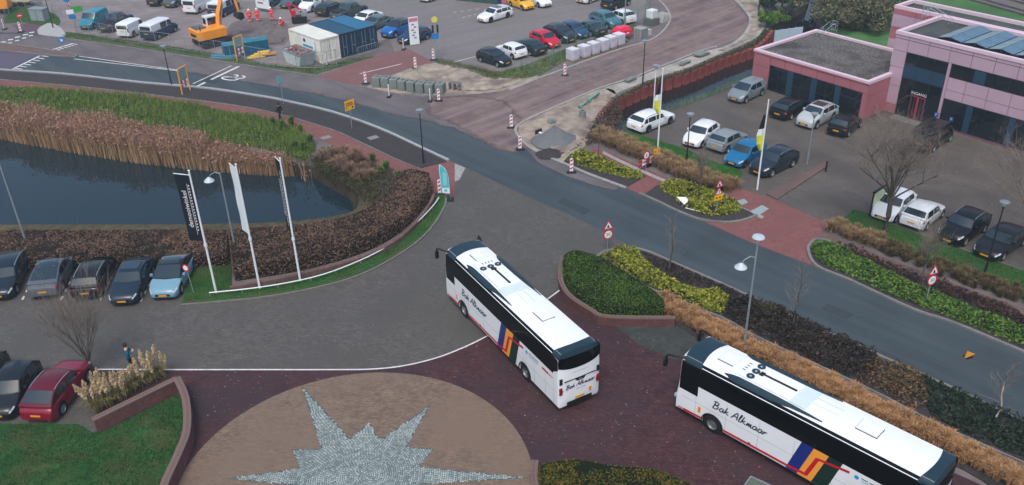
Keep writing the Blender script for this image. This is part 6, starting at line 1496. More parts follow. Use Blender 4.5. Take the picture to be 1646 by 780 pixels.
MB().path([(.9, -.1, 1.7), (1.2, -.1, 3.4), (1.9, -.1, 5.0), (2.9, -.1, 5.8)], [.32, .30, .26, .18], 4).build('boom', org, e); MB().path([(2.8, -.1, 5.9), (3.5, -.1, 4.6), (3.7, -.1, 3.0)], [.2, .2, .14], 4).build('dipper_arm', org, e); MB().tube((1.2, -.1, 1.8), (1.9, -.1, 4.2), .09).build('hydraulic_ram', galv, e)
slab(MB(), [(3.4, 3.0), (4.0, 2.9), (4.1, 2.3), (3.6, 2.1), (3.2, 2.5)], -.6, .4).build('bucket', black_m, e)
# red drilling rig
e = thing('drilling_rig', G(482, 36), 'small red machine with mast beside the white crossover', 'machine', rz=rad(10)); redm = plain('machine_red', lin((190, 30, 52)), .45)
MB().box((0, 0, .5), (1.8, 1.1, .6)).build('body', black_m, e); MB().tube((-.7, 0, .6), (-1.2, 0, 2.6), .12).build('mast', redm, e); MB().tube((-1.2, 0, 2.6), (.4, 0, 1.5), .1).build('boom', redm, e); MB().box((-.6, 0, 1.1), (.5, .6, .8)).build('hood', redm, e); MB().box((.7, 0, 1.0), (.7, .8, .5)).build('tool_box', galv, e)
for s in (-1, 1): slab(MB(), [(-.9, .2), (-.7, 0), (.7, 0), (.9, .2), (.7, .4), (-.7, .4)], s * .6 - .14, s * .6 + .14).build('track', black_m, e)
# yellow machine and trailer at the top left corner
e = thing('site_machine', G(0, 21), 'orange and yellow machine cut by the top left corner', 'machine', rz=rad(10)); MB().box((0, 0, 1.3), (3.0, 1.8, 1.2)).build('body', org, e); MB().box((.5, 0, 2.4), (1.3, 1.5, 1.0)).build('cab', white_m, e)
for x in (-.9, .9):
    for s in (-1, 1): mobj('wheel', wheel_meshes(.36)[0], tyrem, e, (x, s * .9, .36))
MB().box((0, 0, .6), (2.6, 1.3, .3)).build('chassis', black_m, e)
e = thing('flat_trailer', G(34, 9), 'pale flat trailer with timber beside the orange machine', 'trailer', rz=rad(-8)); MB().box((0, 0, .75), (3.6, 1.6, .12)).build('deck', M('deck_pale', lin((186, 180, 150)), .7, .15, 2), e)
for x in (-.6, .6):
    for s in (-1, 1): mobj('wheel', wheel_meshes(.31)[0], tyrem, e, (x, s * .75, .31))
for k in range(3): MB().box((.2 * k, -.4 + .4 * k, .9), (2.6, .14, .14)).build('timber', M('deck_pale', (0, 0, 0)), e)
MB().tube((1.8, 0, .7), (2.6, 0, .45), .05).build('drawbar', galv, e)
# mesh fences
def mesh_fence(pts, label, h=1.9, m=galv, step=2.2, wires=True):
    P = C(pts, 6); e = thing('mesh_fence', (0, 0, 0), label, 'fence'); Q = [P[0]]; acc = 0
    for a, b in zip(P, P[1:]):
        d = b - a; l = d.length
        while acc + l >= step: 
            t = (step - acc) / l; a = a + d * t; Q.append(a.copy()); d = b - a; l = d.length; acc = 0
        acc += l
    for p in Q: MB().tube((p.x, p.y, 0), (p.x, p.y, h), .035, n=6).build('post', m, e); 
    for a, b in zip(Q, Q[1:]):
        A, B = Vector((a.x, a.y, 0)), Vector((b.x, b.y, 0)); pn = MB(); up = Vector((0, 0, 1))
        pn.tube(A + up * (h - .03), B + up * (h - .03), .022, n=5).tube(A + up * .2, B + up * .2, .016, n=4)
        for k in range(1, 7): p = A.lerp(B, k / 7); pn.tube(p + up * .2, p + up * (h - .03), .006, n=3, cap=False)
        for k in range(1, 4): pn.tube(A + up * (.2 + k * .42), B + up * (.2 + k * .42), .006, n=3, cap=False)
        pn.build('mesh_panel', m, e)
    return e
mesh_fence([(884, 114), (896, 96), (932, 70), (966, 60), (1000, 46), (1029, 38), (1048, 20)], 'green mesh fence before the far row of parked cars', 1.9, green_st)
mesh_fence([(838, 107), (862, 116), (882, 116)], 'low green fence rail lying at the near corner of the car park', .5, green_st)
mesh_fence([(126, 55), (205, 70), (300, 84), (360, 94), (440, 108), (520, 112), (552, 104)], 'grey mesh fence along the building-site verge', 1.9)
mesh_fence([(905, 138), (950, 128), (1000, 112)], 'grey mesh fence panels standing on the muddy road', 1.6)
mesh_fence([(10, 30), (28, 12), (60, 14), (100, 26)], 'grey mesh fence round the roundabout verge', 1.2)
e = thing('crowd_barrier', G(592, 88), 'low steel crowd barrier before the blue container', 'barrier', rz=CYAW); MB().path([(-1.3, 0, 0), (-1.3, 0, 1.0), (-1.2, 0, 1.1), (1.2, 0, 1.1), (1.3, 0, 1.0), (1.3, 0, 0)], .03, 6).build('frame', galv, e)
for k in range(9): MB().tube((-1.1 + .27 * k, 0, .25), (-1.1 + .27 * k, 0, 1.1), .012, n=5).build('bar', galv, e)
MB().tube((-1.3, 0, .25), (1.3, 0, .25), .02, n=5).build('bottom_rail', galv, e)
for s in (-1, 1): MB().box((s * 1.1, 0, .02), (.06, .6, .04)).build('foot', galv, e)
# dark green container at the top edge
e = thing('green_container', G(765, 5), 'dark green container at the top edge behind the white estate', 'container', rz=facing((735, 3), (797, 9))); MB().box((0, 1.5, 1.3), (6.0, 2.4, 2.6)).build('body', M('container_green', lin((54, 84, 74)), .6, .1, 2), e)
for k in range(14): MB().box((-2.8 + .43 * k, .28, 1.3), (.14, .05, 2.4)).build('rib', M('container_green', (0, 0, 0)), e)
e = thing('banner_screen', G(806, 8), 'purple and pink screen beside the dark green container', 'screen', rz=facing((797, 9), (815, 6))); slab(MB(), [(-.5, .1), (0, .1), (0, 2.6), (-.5, 2.6)], -.05, .05).build('purple_panel', plain('screen_purple', lin((44, 40, 84)), .6), e); slab(MB(), [(.02, .1), (1.1, .1), (1.1, 2.6), (.02, 2.6)], -.05, .05).build('pink_panel', plain('screen_pink', lin((190, 120, 130)), .6), e)
# heap of gravel, loose things on the sand
def heap(name, c, r, h, m, label, seed=2):
    rr = np.random.default_rng(seed); V = []; F = []; R_, S_ = 14, 36
    for i in range(R_ + 1):
        for j in range(S_):
            t = i / R_; a = 2 * math.pi * j / S_; rad_ = r * t * (1 + .10 * math.sin(2 * a + 1) + .06 * math.sin(5 * a)); z = h * (1 - t) ** 1.15 * (1 + .08 * math.sin(3 * a + t * 4)) + rr.normal(0, .018)
            V.append((rad_ * math.cos(a), rad_ * math.sin(a), max(-.05, z) if i < R_ else -.05))
    for i in range(R_):
        for j in range(S_): F.append((i * S_ + j, (i + 1) * S_ + j, (i + 1) * S_ + (j + 1) % S_, i * S_ + (j + 1) % S_))
    o = MB().add(V, F).build(name, m, None, 80, c); return tag(o, label, 'heap')
heap('gravel_heap', G(891, 229) + Vector((0, 0, .22)), 1.85, 1.25, M('heap_gravel', lin((104, 108, 112)), .95, .25, 14, bump=.7, bscale=25), 'grey gravel heap on the sandy corner')
heap('soil_heap', G(884, 249) + Vector((0, 0, .12)), 1.1, .45, soil, 'dark soil heap at the foot of the gravel heap', 5)
heap('earth_heap', G(444, 52), 2.6, .9, M('dug_earth', (0, 0, 0)), 'heap of dug earth beside the workers', 8)
e = thing('fallen_marker_board', G(870, 217, .2), 'fallen white marker board with dark foot beside the gravel heap', 'marker board', rz=rad(-50)); MB().box((.3, 0, .12), (1.1, .24, .05), mat=Matrix.Rotation(.1, 3, 'Y')).build('board', white_s, e); MB().box((-.35, 0, .2), (.12, .7, .4)).build('foot', black_m, e)
pipem = M('green_pipe', lin((120, 156, 140)), .6, .15, 3)
for k, (a, b, lab) in enumerate((((945, 168), (962, 155), 'pale green pipe length upper on the sandy corner'), ((931, 179), (942, 170), 'short pale green pipe length on the sandy corner'))):
    p, q = G(*a), G(*b); e = thing('pipe_length', p + Vector((0, 0, .2)), lab, 'pipe'); MB().tube((0, 0, .2), (q.x - p.x, q.y - p.y, .2), .13, n=10).build('pipe', pipem, e); MB().tube((0, 0, .2), ((q.x - p.x) * .12, (q.y - p.y) * .12, .2), .17, n=10).build('collar', pipem, e)
e = thing('concrete_gully', G(936, 190, .15), 'concrete gully with dark opening on the sandy corner', 'gully', rz=rad(-15)); MB().lathe([(.14, .72), (.14, .5), (.15, .72), (.30, .72), (.32, 0)], n=14).build('shaft', conc, e, 40); MB().lathe([(.001, .69), (.14, .69)], n=12).build('opening', black_s, e)
e = thing('stone_block', G(887, 199, .2), 'loose grey stone on the sandy corner', 'stone', rz=.5); q = MB().box((0, 0, .22), (.7, .5, .45), mat=Matrix.Rotation(.35, 3, 'Y')).build('stone', conc, e); bv = q.modifiers.new('round', 'BEVEL'); bv.width = .08
for k, (u, v, dx, dy, lab) in enumerate(((1128, 90, 1.6, .9, 'pallet of paving slabs beside the muddy road'), (1100, 104, 1.2, .5, 'loose paving slabs on the sandy footway'), (1014, 131, 1.3, .5, 'loose kerb stones near the black lamp'))):
    e = thing('slab_pile', G(u, v), lab, 'slabs', rz=facing((1022, 125), (1124, 84)))
    for j in range(3): MB().box((random.uniform(-.2, .2), random.uniform(-.1, .1), .12 + .10 * j), (dx, dy, .09), random.uniform(-.1, .1)).build('slab', conc, e)
e = thing('concrete_outlet', G(577, 298), 'small pointed concrete outlet at the pond edge', 'outlet', rz=rad(20)); MB().add([(-.5, -.3, -.6), (.5, -.3, -.6), (.5, .4, -.6), (-.5, .4, -.6), (-.3, -.2, .15), (0, -.15, .55), (.35, .0, .2), (0, .3, .3)], [(0, 1, 6, 5, 4), (1, 2, 7, 6), (2, 3, 7), (3, 0, 4, 7), (4, 5, 7), (5, 6, 7)]).build('slab', conc, e)
for (u, v, lab) in ((600, 223, 'square grey manhole cover in the soil verge'), (524, 222, 'square grey manhole cover on the cycle path'), (1477, 672, 'dark drain grate on the brick footway beside the coach')):
    e = thing('manhole_cover', G(u, v), lab, 'manhole', rz=rad(35)); MB().box((0, 0, .03 + (.06 if u == 600 else 0)), (.9, .7, .03)).build('frame', conc, e); MB().box((0, 0, .05 + (.06 if u == 600 else 0)), (.72, .52, .02)).build('lid', M('lid_grey', lin((130, 130, 128)), .9, .1, 4) if u != 1477 else black_m, e)
# ================================================================== people
def person(px, label, jacket, trousers, hair=(40, 30, 26), pose='stand', rz=0.0, helmet=None, shoes=(24, 24, 26), h=1.76, phone=False, stripe=None):
    e = thing('person', G(*px) + Vector((0, 0, .015)), label, 'person', rz=rz); s = h / 1.76
    if pose == 'crouch':
        N = dict(pel=(0, -.1, .42), che=(0, .12, .78), nec=(0, .2, .95), hea=(0, .25, 1.06), top=(0, .28, 1.18), shl=(.19, .14, .86), ell=(.26, .34, .64), hal=(.12, .52, .52), shr=(-.19, .14, .86), elr=(-.26, .34, .64), har=(-.12, .52, .52), hil=(.11, -.08, .4), knl=(.2, .34, .46), anl=(.18, .02, .08), tol=(.2, .2, .04), hir=(-.11, -.08, .4), knr=(-.2, .34, .46), anr=(-.18, .02, .08), tor=(-.2, .2, .04))
    else:
        w_ = .16 if pose == 'walk' else 0
        N = dict(pel=(0, 0, .95), che=(0, .01, 1.27), nec=(0, 0, 1.48), hea=(0, .02, 1.58), top=(0, .02, 1.72), shl=(.19, 0, 1.42), shr=(-.19, 0, 1.42), hil=(.10, 0, .92), hir=(-.10, 0, .92), knl=(.11, w_ + .03, .50), knr=(-.11, -w_ * .6 + .03, .50), anl=(.11, w_ * 1.5, .08), anr=(-.11, -w_ * 1.6, .10), tol=(.12, w_ * 1.5 + .17, .04), tor=(-.12, -w_ * 1.6 + .17, .05))
        if pose == 'phone': N.update(ell=(.27, .06, 1.16), hal=(.10, .32, 1.24), elr=(-.27, .06, 1.16), har=(-.08, .32, 1.20))
        else: N.update(ell=(.27, -w_ * .6, 1.13), hal=(.27, .08 - w_, .86), elr=(-.27, w_ * .6, 1.13), har=(-.27, .08 + w_, .86))
    R = dict(pel=.16, che=.175, nec=.07, hea=.10, top=.075, shl=.085, shr=.085, ell=.062, elr=.062, hal=.045, har=.045, hil=.10, hir=.10, knl=.075, knr=.075, anl=.05, anr=.05, tol=.042, tor=.042)
    if jacket and pose != 'walk': R['che'] = .20; R['pel'] = .175; R['shl'] = R['shr'] = .10; R['ell'] = R['elr'] = .078
    names = list(N); E = [('pel', 'che'), ('che', 'nec'), ('nec', 'hea'), ('hea', 'top'), ('che', 'shl'), ('shl', 'ell'), ('ell', 'hal'), ('che', 'shr'), ('shr', 'elr'), ('elr', 'har'), ('pel', 'hil'), ('hil', 'knl'), ('knl', 'anl'), ('anl', 'tol'), ('pel', 'hir'), ('hir', 'knr'), ('knr', 'anr'), ('anr', 'tor')]
    # short fingers and a thumb on each hand
    for sd_ in 'lr':
        hx, hy, hz = N['ha' + sd_]; ex, ey, ez = N['el' + sd_]; d = Vector((hx - ex, hy - ey, hz - ez)).normalized(); sgn = 1 if sd_ == 'l' else -1; side = Vector((0, 1, 0)) if abs(d.z) > .7 else Vector((1, 0, 0))
        for i in range(4):
            nm = 'f%s%d' % (sd_, i); q = Vector((hx, hy, hz)) + d * (.085 - .008 * abs(i - 1.5)) + side * (.026 * (i - 1.5)); N[nm] = tuple(q); R[nm] = .011; E.append(('ha' + sd_, nm))
        nm = 't' + sd_; q = Vector((hx, hy, hz)) + d * .04 - side * .06; N[nm] = tuple(q); R[nm] = .012; E.append(('ha' + sd_, nm))
    names = list(N); me = bpy.data.meshes.new('person_skeleton'); me.from_pydata([Vector(N[k]) * s for k in names], [(names.index(a), names.index(b)) for a, b in E], [])
    ob = bpy.data.objects.new('skel', me); COL.objects.link(ob); md = ob.modifiers.new('skin', 'SKIN'); md.use_smooth_shade = True; ob.modifiers.new('sub', 'SUBSURF').levels = 1
    for i, k in enumerate(names): v = me.skin_vertices[0].data[i]; v.radius = (R[k] * s, R[k] * s * (.72 if k in ('che', 'pel') else 1)); v.use_root = k == 'pel'
    bpy.context.view_layer.update(); bm_ = bpy.data.meshes.new_from_object(ob.evaluated_get(bpy.context.evaluated_depsgraph_get())); bpy.data.objects.remove(ob)
    b = bpy.data.objects.new('body', bm_); COL.objects.link(b); b.parent = e; bm_.materials.clear()
    ms = [plain('skin_tone', lin((196, 148, 124)), .6), M('cloth_%d_%d_%d' % jacket, lin(jacket), .85, .12, 8), M('cloth_%d_%d_%d' % trousers, lin(trousers), .85, .12, 8), plain('cloth_shoe_%d_%d_%d' % shoes, lin(shoes), .7)]
    for m in ms: bm_.materials.append(m)
    nz = N['nec'][2] * s; hands = [Vector(N['hal']) * s, Vector(N['har']) * s]; legs = [Vector(N[k]) * s for k in ('knl', 'knr', 'anl', 'anr')]; fe = [Vector(N[k]) * s for k in ('tol', 'tor', 'anl', 'anr')]
    for p in bm_.polygons:
        c = p.center; k = 1
        if c.z > nz - .01: k = 0
        elif min((c - q).length for q in hands) < .10: k = 0
        elif min((c - q).length for q in fe) < .11: k = 3
        elif (pose != 'crouch' and c.z < .88 * s) or (pose == 'crouch' and min((c - q).length for q in legs) < .22 and c.y > -.15): k = 2
        p.material_index = k; p.use_smooth = True
    tp = Vector(N['top']) * s; hd = Vector(N['hea']) * s
    if helmet: MB().lathe([(.135, -.06), (.15, -.05), (.125, -.03), (.12, .03), (.08, .09), (.001, .115)], tuple(tp - Vector((0, 0, .02))), 14).build('helmet', plain('helmet_%d' % helmet[0], lin(helmet), .4), e, 60)
    else: MB().lathe([(.108, -.10), (.122, -.02), (.11, .05), (.07, .10), (.001, .12)], tuple(tp - Vector((0, .025, .03))), 14).build('hair', plain('hair_%d_%d' % hair[:2], lin(hair), .8), e, 60)
    fy_ = hd.y + .10 * s
    MB().tube((0, hd.y + .085 * s, hd.z + .02), (0, hd.y + .125 * s, hd.z), .016, .02, 6).build('nose', ms[0], e)
    for x in (-.035, .035): MB().lathe([(.001, .012), (.014, 0), (.001, -.012)], (x * s, hd.y + .098 * s, hd.z + .045), 8).build('eye', plain('eye_dark', lin((30, 24, 22)), .3), e)
    MB().box((0, hd.y + .094 * s, hd.z - .045), (.05, .012, .012)).build('mouth', plain('lip', lin((150, 84, 80)), .6), e)
    if stripe:
        MB().lathe([(.205, -.03), (.205, .03)], (0, .01, 1.12 * s), 16).build('reflective_band', plain('reflective', lin((226, 226, 216)), .4), e) if pose != 'crouch' else None
        if pose != 'crouch':
            for x in (.11, -.11): MB().lathe([(.085, -.035), (.085, .035)], (x * s, .02, .42 * s), 12).build('reflective_band', plain('reflective', (0, 0, 0)), e)
    if phone: MB().box((0, .40 * s, 1.27 * s), (.08, .02, .15), mat=Matrix.Rotation(-.5, 3, 'X')).build('phone', black_s, e)
    return e
person((212, 594), 'person in a teal padded jacket standing by the pampas grass, looking at a phone', (26, 98, 118), (26, 28, 32), (48, 34, 28), 'phone', rad(-70), shoes=(210, 210, 210), phone=True)
person((452, 196), 'person in dark clothes walking on the red cycle path', (30, 24, 34), (28, 26, 34), (30, 24, 24), 'walk', rad(70), h=1.8)
OR = (236, 66, 76)
for px, lab, ps, rz in (((403, 38.5), 'leftmost worker in red-orange overalls and white helmet', 'stand', rad(200)), ((415.5, 37), 'second worker from the left in red-orange overalls', 'stand', rad(170)), ((438, 35), 'worker in red-orange overalls standing beside the site board post', 'stand', rad(150)), ((456, 44), 'worker in red-orange overalls crouching by the earth heap', 'crouch', rad(140))):
    q = person(px, lab, OR, OR, pose=ps, rz=rz, helmet=(236, 236, 232), stripe=True, h=1.8); q['group'] = 'workers in red-orange overalls'
# ================================================================== vegetation
def resample(pts, step):
    P = [Vector((p[0], p[1], 0)) for p in pts]; R = []
    for i in range(len(P)):
        a, b = P[i], P[(i + 1) % len(P)]; n = max(1, int((b - a).length / step))
        R += [a.lerp(b, k / n) for k in range(n)]
    return R
def hedge(name, poly, h, label, lm, core, dens=260, size=.07, cat='hedge', z0=0.0, rough=.06, noise=.08):
    e = thing(name, (0, 0, 0), label, cat); P = resample(poly, .3)
    cx = sum(p[0] for p in P) / len(P); cy = sum(p[1] for p in P) / len(P)
    MB().prism(P, z0, z0 + h * .93).build('branches', core, e)
    px, py = scatter(poly, dens); zz = z0 + h * .93 + RNG.uniform(-.03, rough, len(px)) + noise * vnoise(px, py, 1.3, 3) + noise * .7 * vnoise(px, py, 4.0, 5)
    d = inset_dist(px, py, poly); zz -= .12 * np.clip(1 - d / .18, 0, 1)
    T = np.stack([px, py, zz], 1)
    S = []
    ring = resample(poly, .25)
    for i in range(len(ring)):
        a, b = ring[i], ring[(i + 1) % len(ring)]; L = (b - a).length; n = int(L * h * dens * 1.1)
        if n <= 0: continue
        t = RNG.uniform(0, 1, n); nr = Vector((b.y - a.y, a.x - b.x, 0)); nr = nr.normalized() if nr.length > 0 else nr
        o = RNG.uniform(-.07, .07, n)
        S.append(np.stack([a.x + (b.x - a.x) * t + nr.x * o, a.y + (b.y - a.y) * t + nr.y * o, z0 + RNG.uniform(.02, h * .95, n)], 1))
    A = np.concatenate([T] + S, 0)
    V, F = leaf_cards(A, size, .2)
    o = np_obj('leaves', V, F, lm, e); return e
beech = leafmat('brown_beech_leaves', [lin((62, 50, 46)), lin((100, 78, 70)), lin((128, 100, 88)), lin((112, 98, 72)), lin((146, 116, 100))], .8)
clipg = leafmat('clipped_green_leaves', [lin((34, 54, 22)), lin((58, 88, 32)), lin((82, 112, 42)), lin((108, 134, 58))], .6)
bott = leafmat('olive_hedge_leaves', [lin((40, 52, 20)), lin((74, 84, 30)), lin((104, 104, 38)), lin((128, 92, 46)), lin((80, 96, 40))], .7)
yelg = leafmat('yellow_green_leaves', [lin((56, 76, 22)), lin((104, 118, 34)), lin((156, 160, 52)), lin((182, 178, 74)), lin((92, 108, 36))], .7)
dark_twigs = leafmat('dark_shrub_leaves', [lin((38, 34, 34)), lin((58, 50, 50)), lin((76, 64, 60)), lin((54, 60, 44)), lin((88, 74, 66))], .85)
dgreen = leafmat('dark_green_leaves', [lin((26, 38, 30)), lin((40, 58, 42)), lin((56, 74, 56)), lin((70, 80, 70))], .75)
midg = leafmat('mid_green_leaves', [lin((38, 66, 26)), lin((64, 104, 38)), lin((98, 138, 56)), lin((128, 150, 70)), lin((70, 104, 40))], .7)
rustd = leafmat('rust_shrub_leaves', [lin((50, 36, 34)), lin((74, 54, 50)), lin((92, 68, 60)), lin((64, 46, 44))], .85)
core_b = plain('twig_core', lin((36, 30, 28)), .95, .1); core_g = plain('twig_core_green', lin((24, 32, 18)), .95, .1)

# hedges
hin = C([(380, 452), (420, 446), (480, 436), (560, 415), (615, 392), (655, 364), (684, 330), (694, 312)], 4)
hfar = C([(690, 296), (660, 290), (640, 300), (628, 322), (606, 344), (575, 362), (540, 372), (480, 381), (372, 388)], 4)
hedge('pond_hedge', [Vector((p.x, p.y, 0)) for p in hin] + [Vector((p.x, p.y, 0)) for p in hfar], 1.05, 'long curved brown beech hedge along the pond', beech, core_b, 200, .085)
hedge('parking_hedge', Gs([(-140, 391), (368, 391), (366, 428), (320, 432), (-140, 432)]), 1.15, 'straight brown beech hedge behind the parked cars', beech, core_b, 190, .085)
hedge('clipped_hedge', C([(909, 428), (925, 422), (960, 432), (1000, 456), (1035, 478), (1062, 500), (1062, 512), (1030, 516), (980, 517), (950, 505), (925, 486), (908, 462), (905, 442)], 3), 1.0, 'clipped green hedge in the brick planter', clipg, core_g, 420, .055, noise=.04)
hedge('bottom_hedge', C([(872, 800), (868, 772), (885, 762), (930, 758), (985, 768), (1040, 772), (1080, 785), (1110, 810), (1000, 860), (900, 860)], 3), .8, 'olive and rust hedge at the bottom edge', bott, core_g, 420, .06, noise=.10)
# dark gap in the clipped hedge
# ground-cover and shrub masses
def cover(name, poly, h, dens, size, lm, label, z0=.06, noise=.5, flat=.35):
    px, py = scatter(poly, dens); d = inset_dist(px, py, poly)
    hh = h * (1 + noise * vnoise(px, py, 1.6, 11) + noise * .9 * vnoise(px, py, 5.0, 12) + .3 * vnoise(px, py, 11.0, 13)) * np.clip(.25 + d / .35, .25, 1)
    keep = vnoise(px, py, 3.1, 31) + .6 * vnoise(px, py, 7.0, 32) + RNG.normal(0, .15, len(px)) > -.62
    px, py, hh = px[keep], py[keep], hh[keep]
    z = z0 + np.maximum(.02, hh) * RNG.uniform(.15, 1.0, len(px)) ** .6
    V, F = leaf_cards(np.stack([px, py, z], 1), size * RNG.uniform(.6, 1.5, len(px)), flat); o = np_obj(name, V, F, lm); return tag(o, label, None, None, 'stuff')
cover('yellow_ground_cover', C([(964, 414), (985, 405), (1018, 402), (1030, 414), (1055, 436), (1085, 455), (1110, 465), (1150, 470), (1175, 484), (1168, 505), (1150, 506), (1077, 475), (1015, 447)], 3), .45, 330, .085, yelg, 'yellow-green ground cover in the bed by the hedge planter')
cover('dark_ground_cover', C([(1030, 406), (1077, 424), (1134, 449), (1190, 474), (1240, 498), (1225, 512), (1178, 482), (1150, 468), (1085, 452), (1050, 430)], 3), .25, 190, .07, dark_twigs, 'dark low shrubs in the bed beside the road')
cover('dark_shrubs_south', C([(1170, 484), (1240, 500), (1330, 541), (1410, 580), (1380, 612), (1300, 580), (1222, 541), (1160, 508)], 3), .75, 330, .08, dark_twigs, 'dark leafless shrubs between road and footway')
cover('bright_green_patch', C([(1200, 488), (1228, 496), (1252, 508), (1245, 518), (1210, 506)], 2), .55, 200, .08, midg, 'bright green patch in the dark shrubs')
cover('dry_brown_shrubs', C([(1385, 584), (1440, 590), (1480, 606), (1500, 640), (1470, 660), (1420, 634), (1375, 612)], 3), .5, 220, .07, leafmat('dry_twig_leaves', [lin((70, 54, 44)), lin((110, 84, 62)), lin((148, 116, 84)), lin((60, 70, 36))], .85), 'dry brown shrubs in the bed beside the coach')
cover('heather_shrubs', C([(1470, 604), (1554, 641), (1646, 686), (1760, 740), (1760, 790), (1646, 740), (1548, 698), (1500, 672), (1480, 640)], 3), .6, 330, .075, dgreen, 'dark green heather shrubs at the lower right by the road')
cover('green_cover_east', C([(1304, 403), (1308, 392), (1322, 390), (1345, 396), (1400, 425), (1440, 446), (1520, 480), (1620, 520), (1760, 575), (1760, 604), (1646, 560), (1535, 515), (1431, 476), (1363, 444), (1316, 424)], 3), .35, 330, .08, midg, 'green ground cover along the road below the car park')
cover('rust_shrubs_east', C([(1345, 391), (1455, 440), (1548, 470), (1646, 513), (1646, 530), (1520, 476), (1440, 442), (1380, 414)], 3), .55, 300, .075, rustd, 'rust-brown low shrubs beside the eastern footway')
cover('green_cover_entrance', C([(1058, 302), (1075, 294), (1100, 296), (1150, 314), (1190, 334), (1180, 345), (1140, 348), (1100, 334), (1080, 318)], 3), .40, 330, .085, yelg, 'yellow-green ground cover in the bed by the entrance')
cover('green_cover_north', C([(912, 260), (930, 246), (955, 250), (1000, 270), (1030, 282), (1028, 290), (990, 284), (950, 274)], 3), .40, 330, .085, yelg, 'yellow-green ground cover beside the kerb corner')
# lawns: short blades
def lawn(name, poly, dens, h, label, lm, z0=.07):
    px, py = scatter(poly, dens); k = vnoise(px, py, 1.2, 41) + .7 * vnoise(px, py, 4.0, 42) + RNG.normal(0, .3, len(px)) > -.75; px, py = px[k], py[k]
    V, F = blades(px, py, z0, h * (1 + .5 * vnoise(px, py, 2.5, 43)), .02, .6, .2); return tag(np_obj(name, V, F, lm), label, None, None, 'stuff')
lawng = leafmat('lawn_blades', [lin((30, 78, 26)), lin((46, 108, 36)), lin((64, 132, 48)), lin((92, 136, 58))], .7)
lawn('lawn_grass_bottom', Gs([(-60, 684), (127, 685), (152, 699), (286, 616)]) + C([(294, 640), (297, 688), (282, 728), (258, 782)], 3) + Gs([(0, 900), (-200, 900)]), 420, .09, 'short lawn grass behind the curved brick wall', leafmat('deep_lawn', [lin((16, 54, 24)), lin((28, 80, 34)), lin((40, 102, 44)), lin((66, 112, 60))], .7))
lawn('lawn_grass_pond', Gs([(300, 442), (330, 428), (370, 428), (374, 466)]) + C([(480, 452), (560, 431), (620, 407), (660, 377), (690, 342), (702, 318), (714, 318), (712, 332), (688, 368), (648, 400), (580, 438), (500, 461), (420, 475), (340, 483), (296, 487)], 3), 420, .09, 'short lawn grass round the flagpoles', lawng)
lawn('lawn_grass_car_park', C([(985, 213), (1040, 223), (1100, 241), (1150, 263), (1190, 276), (1180, 290), (1110, 270), (1040, 245), (985, 219)], 3), 420, .09, 'bright lawn strip before the car park', leafmat('bright_lawn', [lin((34, 104, 26)), lin((48, 140, 38)), lin((76, 164, 52))], .7))
lawn('lawn_grass_east', C([(1352, 358), (1368, 343), (1380, 340), (1440, 365), (1540, 401), (1646, 438), (1760, 479)], 3) + C([(1760, 525), (1646, 482), (1548, 446), (1440, 408), (1350, 366)], 3), 330, .09, 'lawn strip below the parked cars by the bare tree', lawng)
roughg = leafmat('rough_verge_grass', [lin((40, 64, 30)), lin((66, 92, 42)), lin((92, 112, 54)), lin((128, 124, 76))], .8)
lawn('verge_grass_site', C([(100, 60), (205, 73), (282, 85), (420, 106), (502, 120)], 3) + C([(600, 92), (560, 96), (520, 108), (450, 108), (400, 98), (300, 80), (205, 66), (108, 54)], 3), 130, .22, 'rough grass verge along the site fence', roughg)
lawn('verge_grass_car_park', C([(772, 112), (800, 116), (850, 104), (905, 82), (960, 62), (1020, 40)], 3) + C([(1030, 52), (970, 78), (905, 100), (868, 121), (830, 128), (790, 122)], 3), 130, .22, 'rough grass verge before the far row of cars', roughg)
lawn('verge_grass_lot_edge', C([(697, 96), (720, 100), (770, 112), (800, 122), (795, 130), (760, 120), (715, 108), (695, 101)], 3), 160, .35, 'weedy grass along the far car park edge', roughg)
lawn('roundabout_grass', C([(10, 36), (8, 28), (17, 17), (30, 14), (60, 18), (88, 26), (92, 38), (60, 38), (40, 35)], 3), 100, .15, 'grass on the roundabout verge', lawng)
# tall green bank grass, reeds
def wz(pts, z): return [Vector((p.x, p.y, 0)) for p in Gs(pts, z)]
bank = C([(-120, 133), (0, 142), (154, 151), (282, 165), (380, 185), (420, 191), (470, 208), (500, 226), (508, 240)], 3) + wz([(488, 244), (450, 232), (400, 222), (340, 224), (300, 217), (200, 200), (100, 186), (0, 176), (-120, 164)], .9)
px, py = scatter(bank, 75); V, F = blades(px, py, -.05, .62 + .25 * vnoise(px, py, 1.1, 21), .05, .6, .3); tag(np_obj('bank_grass', V, F, leafmat('bank_grass_blades', [lin((52, 76, 36)), lin((86, 116, 48)), lin((122, 152, 66)), lin((150, 152, 86)), lin((98, 126, 54))], .7)), 'tall green grass on the bank below the cycle path', kind='stuff')
px, py = scatter(bank, 55); V, F = leaf_cards(np.stack([px, py, RNG.uniform(.0, .35, len(px))], 1), .11, .3); tag(np_obj('bank_weeds', V, F, midg), 'low weeds among the bank grass', kind='stuff')
reed = wz([(-140, 206), (0, 225), (100, 244), (200, 261), (300, 273), (380, 280), (420, 283), (480, 285)], WZ) + wz([(505, 258), (480, 241), (440, 227), (400, 217), (345, 207), (300, 202), (200, 184), (100, 170), (0, 157), (-140, 144)], 1.7)
px, py = scatter(reed, 115); n = len(px); hh = 2.25 + .45 * vnoise(px, py, .8, 4) + .3 * vnoise(px, py, 2.4, 6)
right = px > G(330, 250).x; hh = np.where(right, hh * .72, hh)
V, F = blades(px, py, WZ - .05, hh + .0, .045, .22, .3)
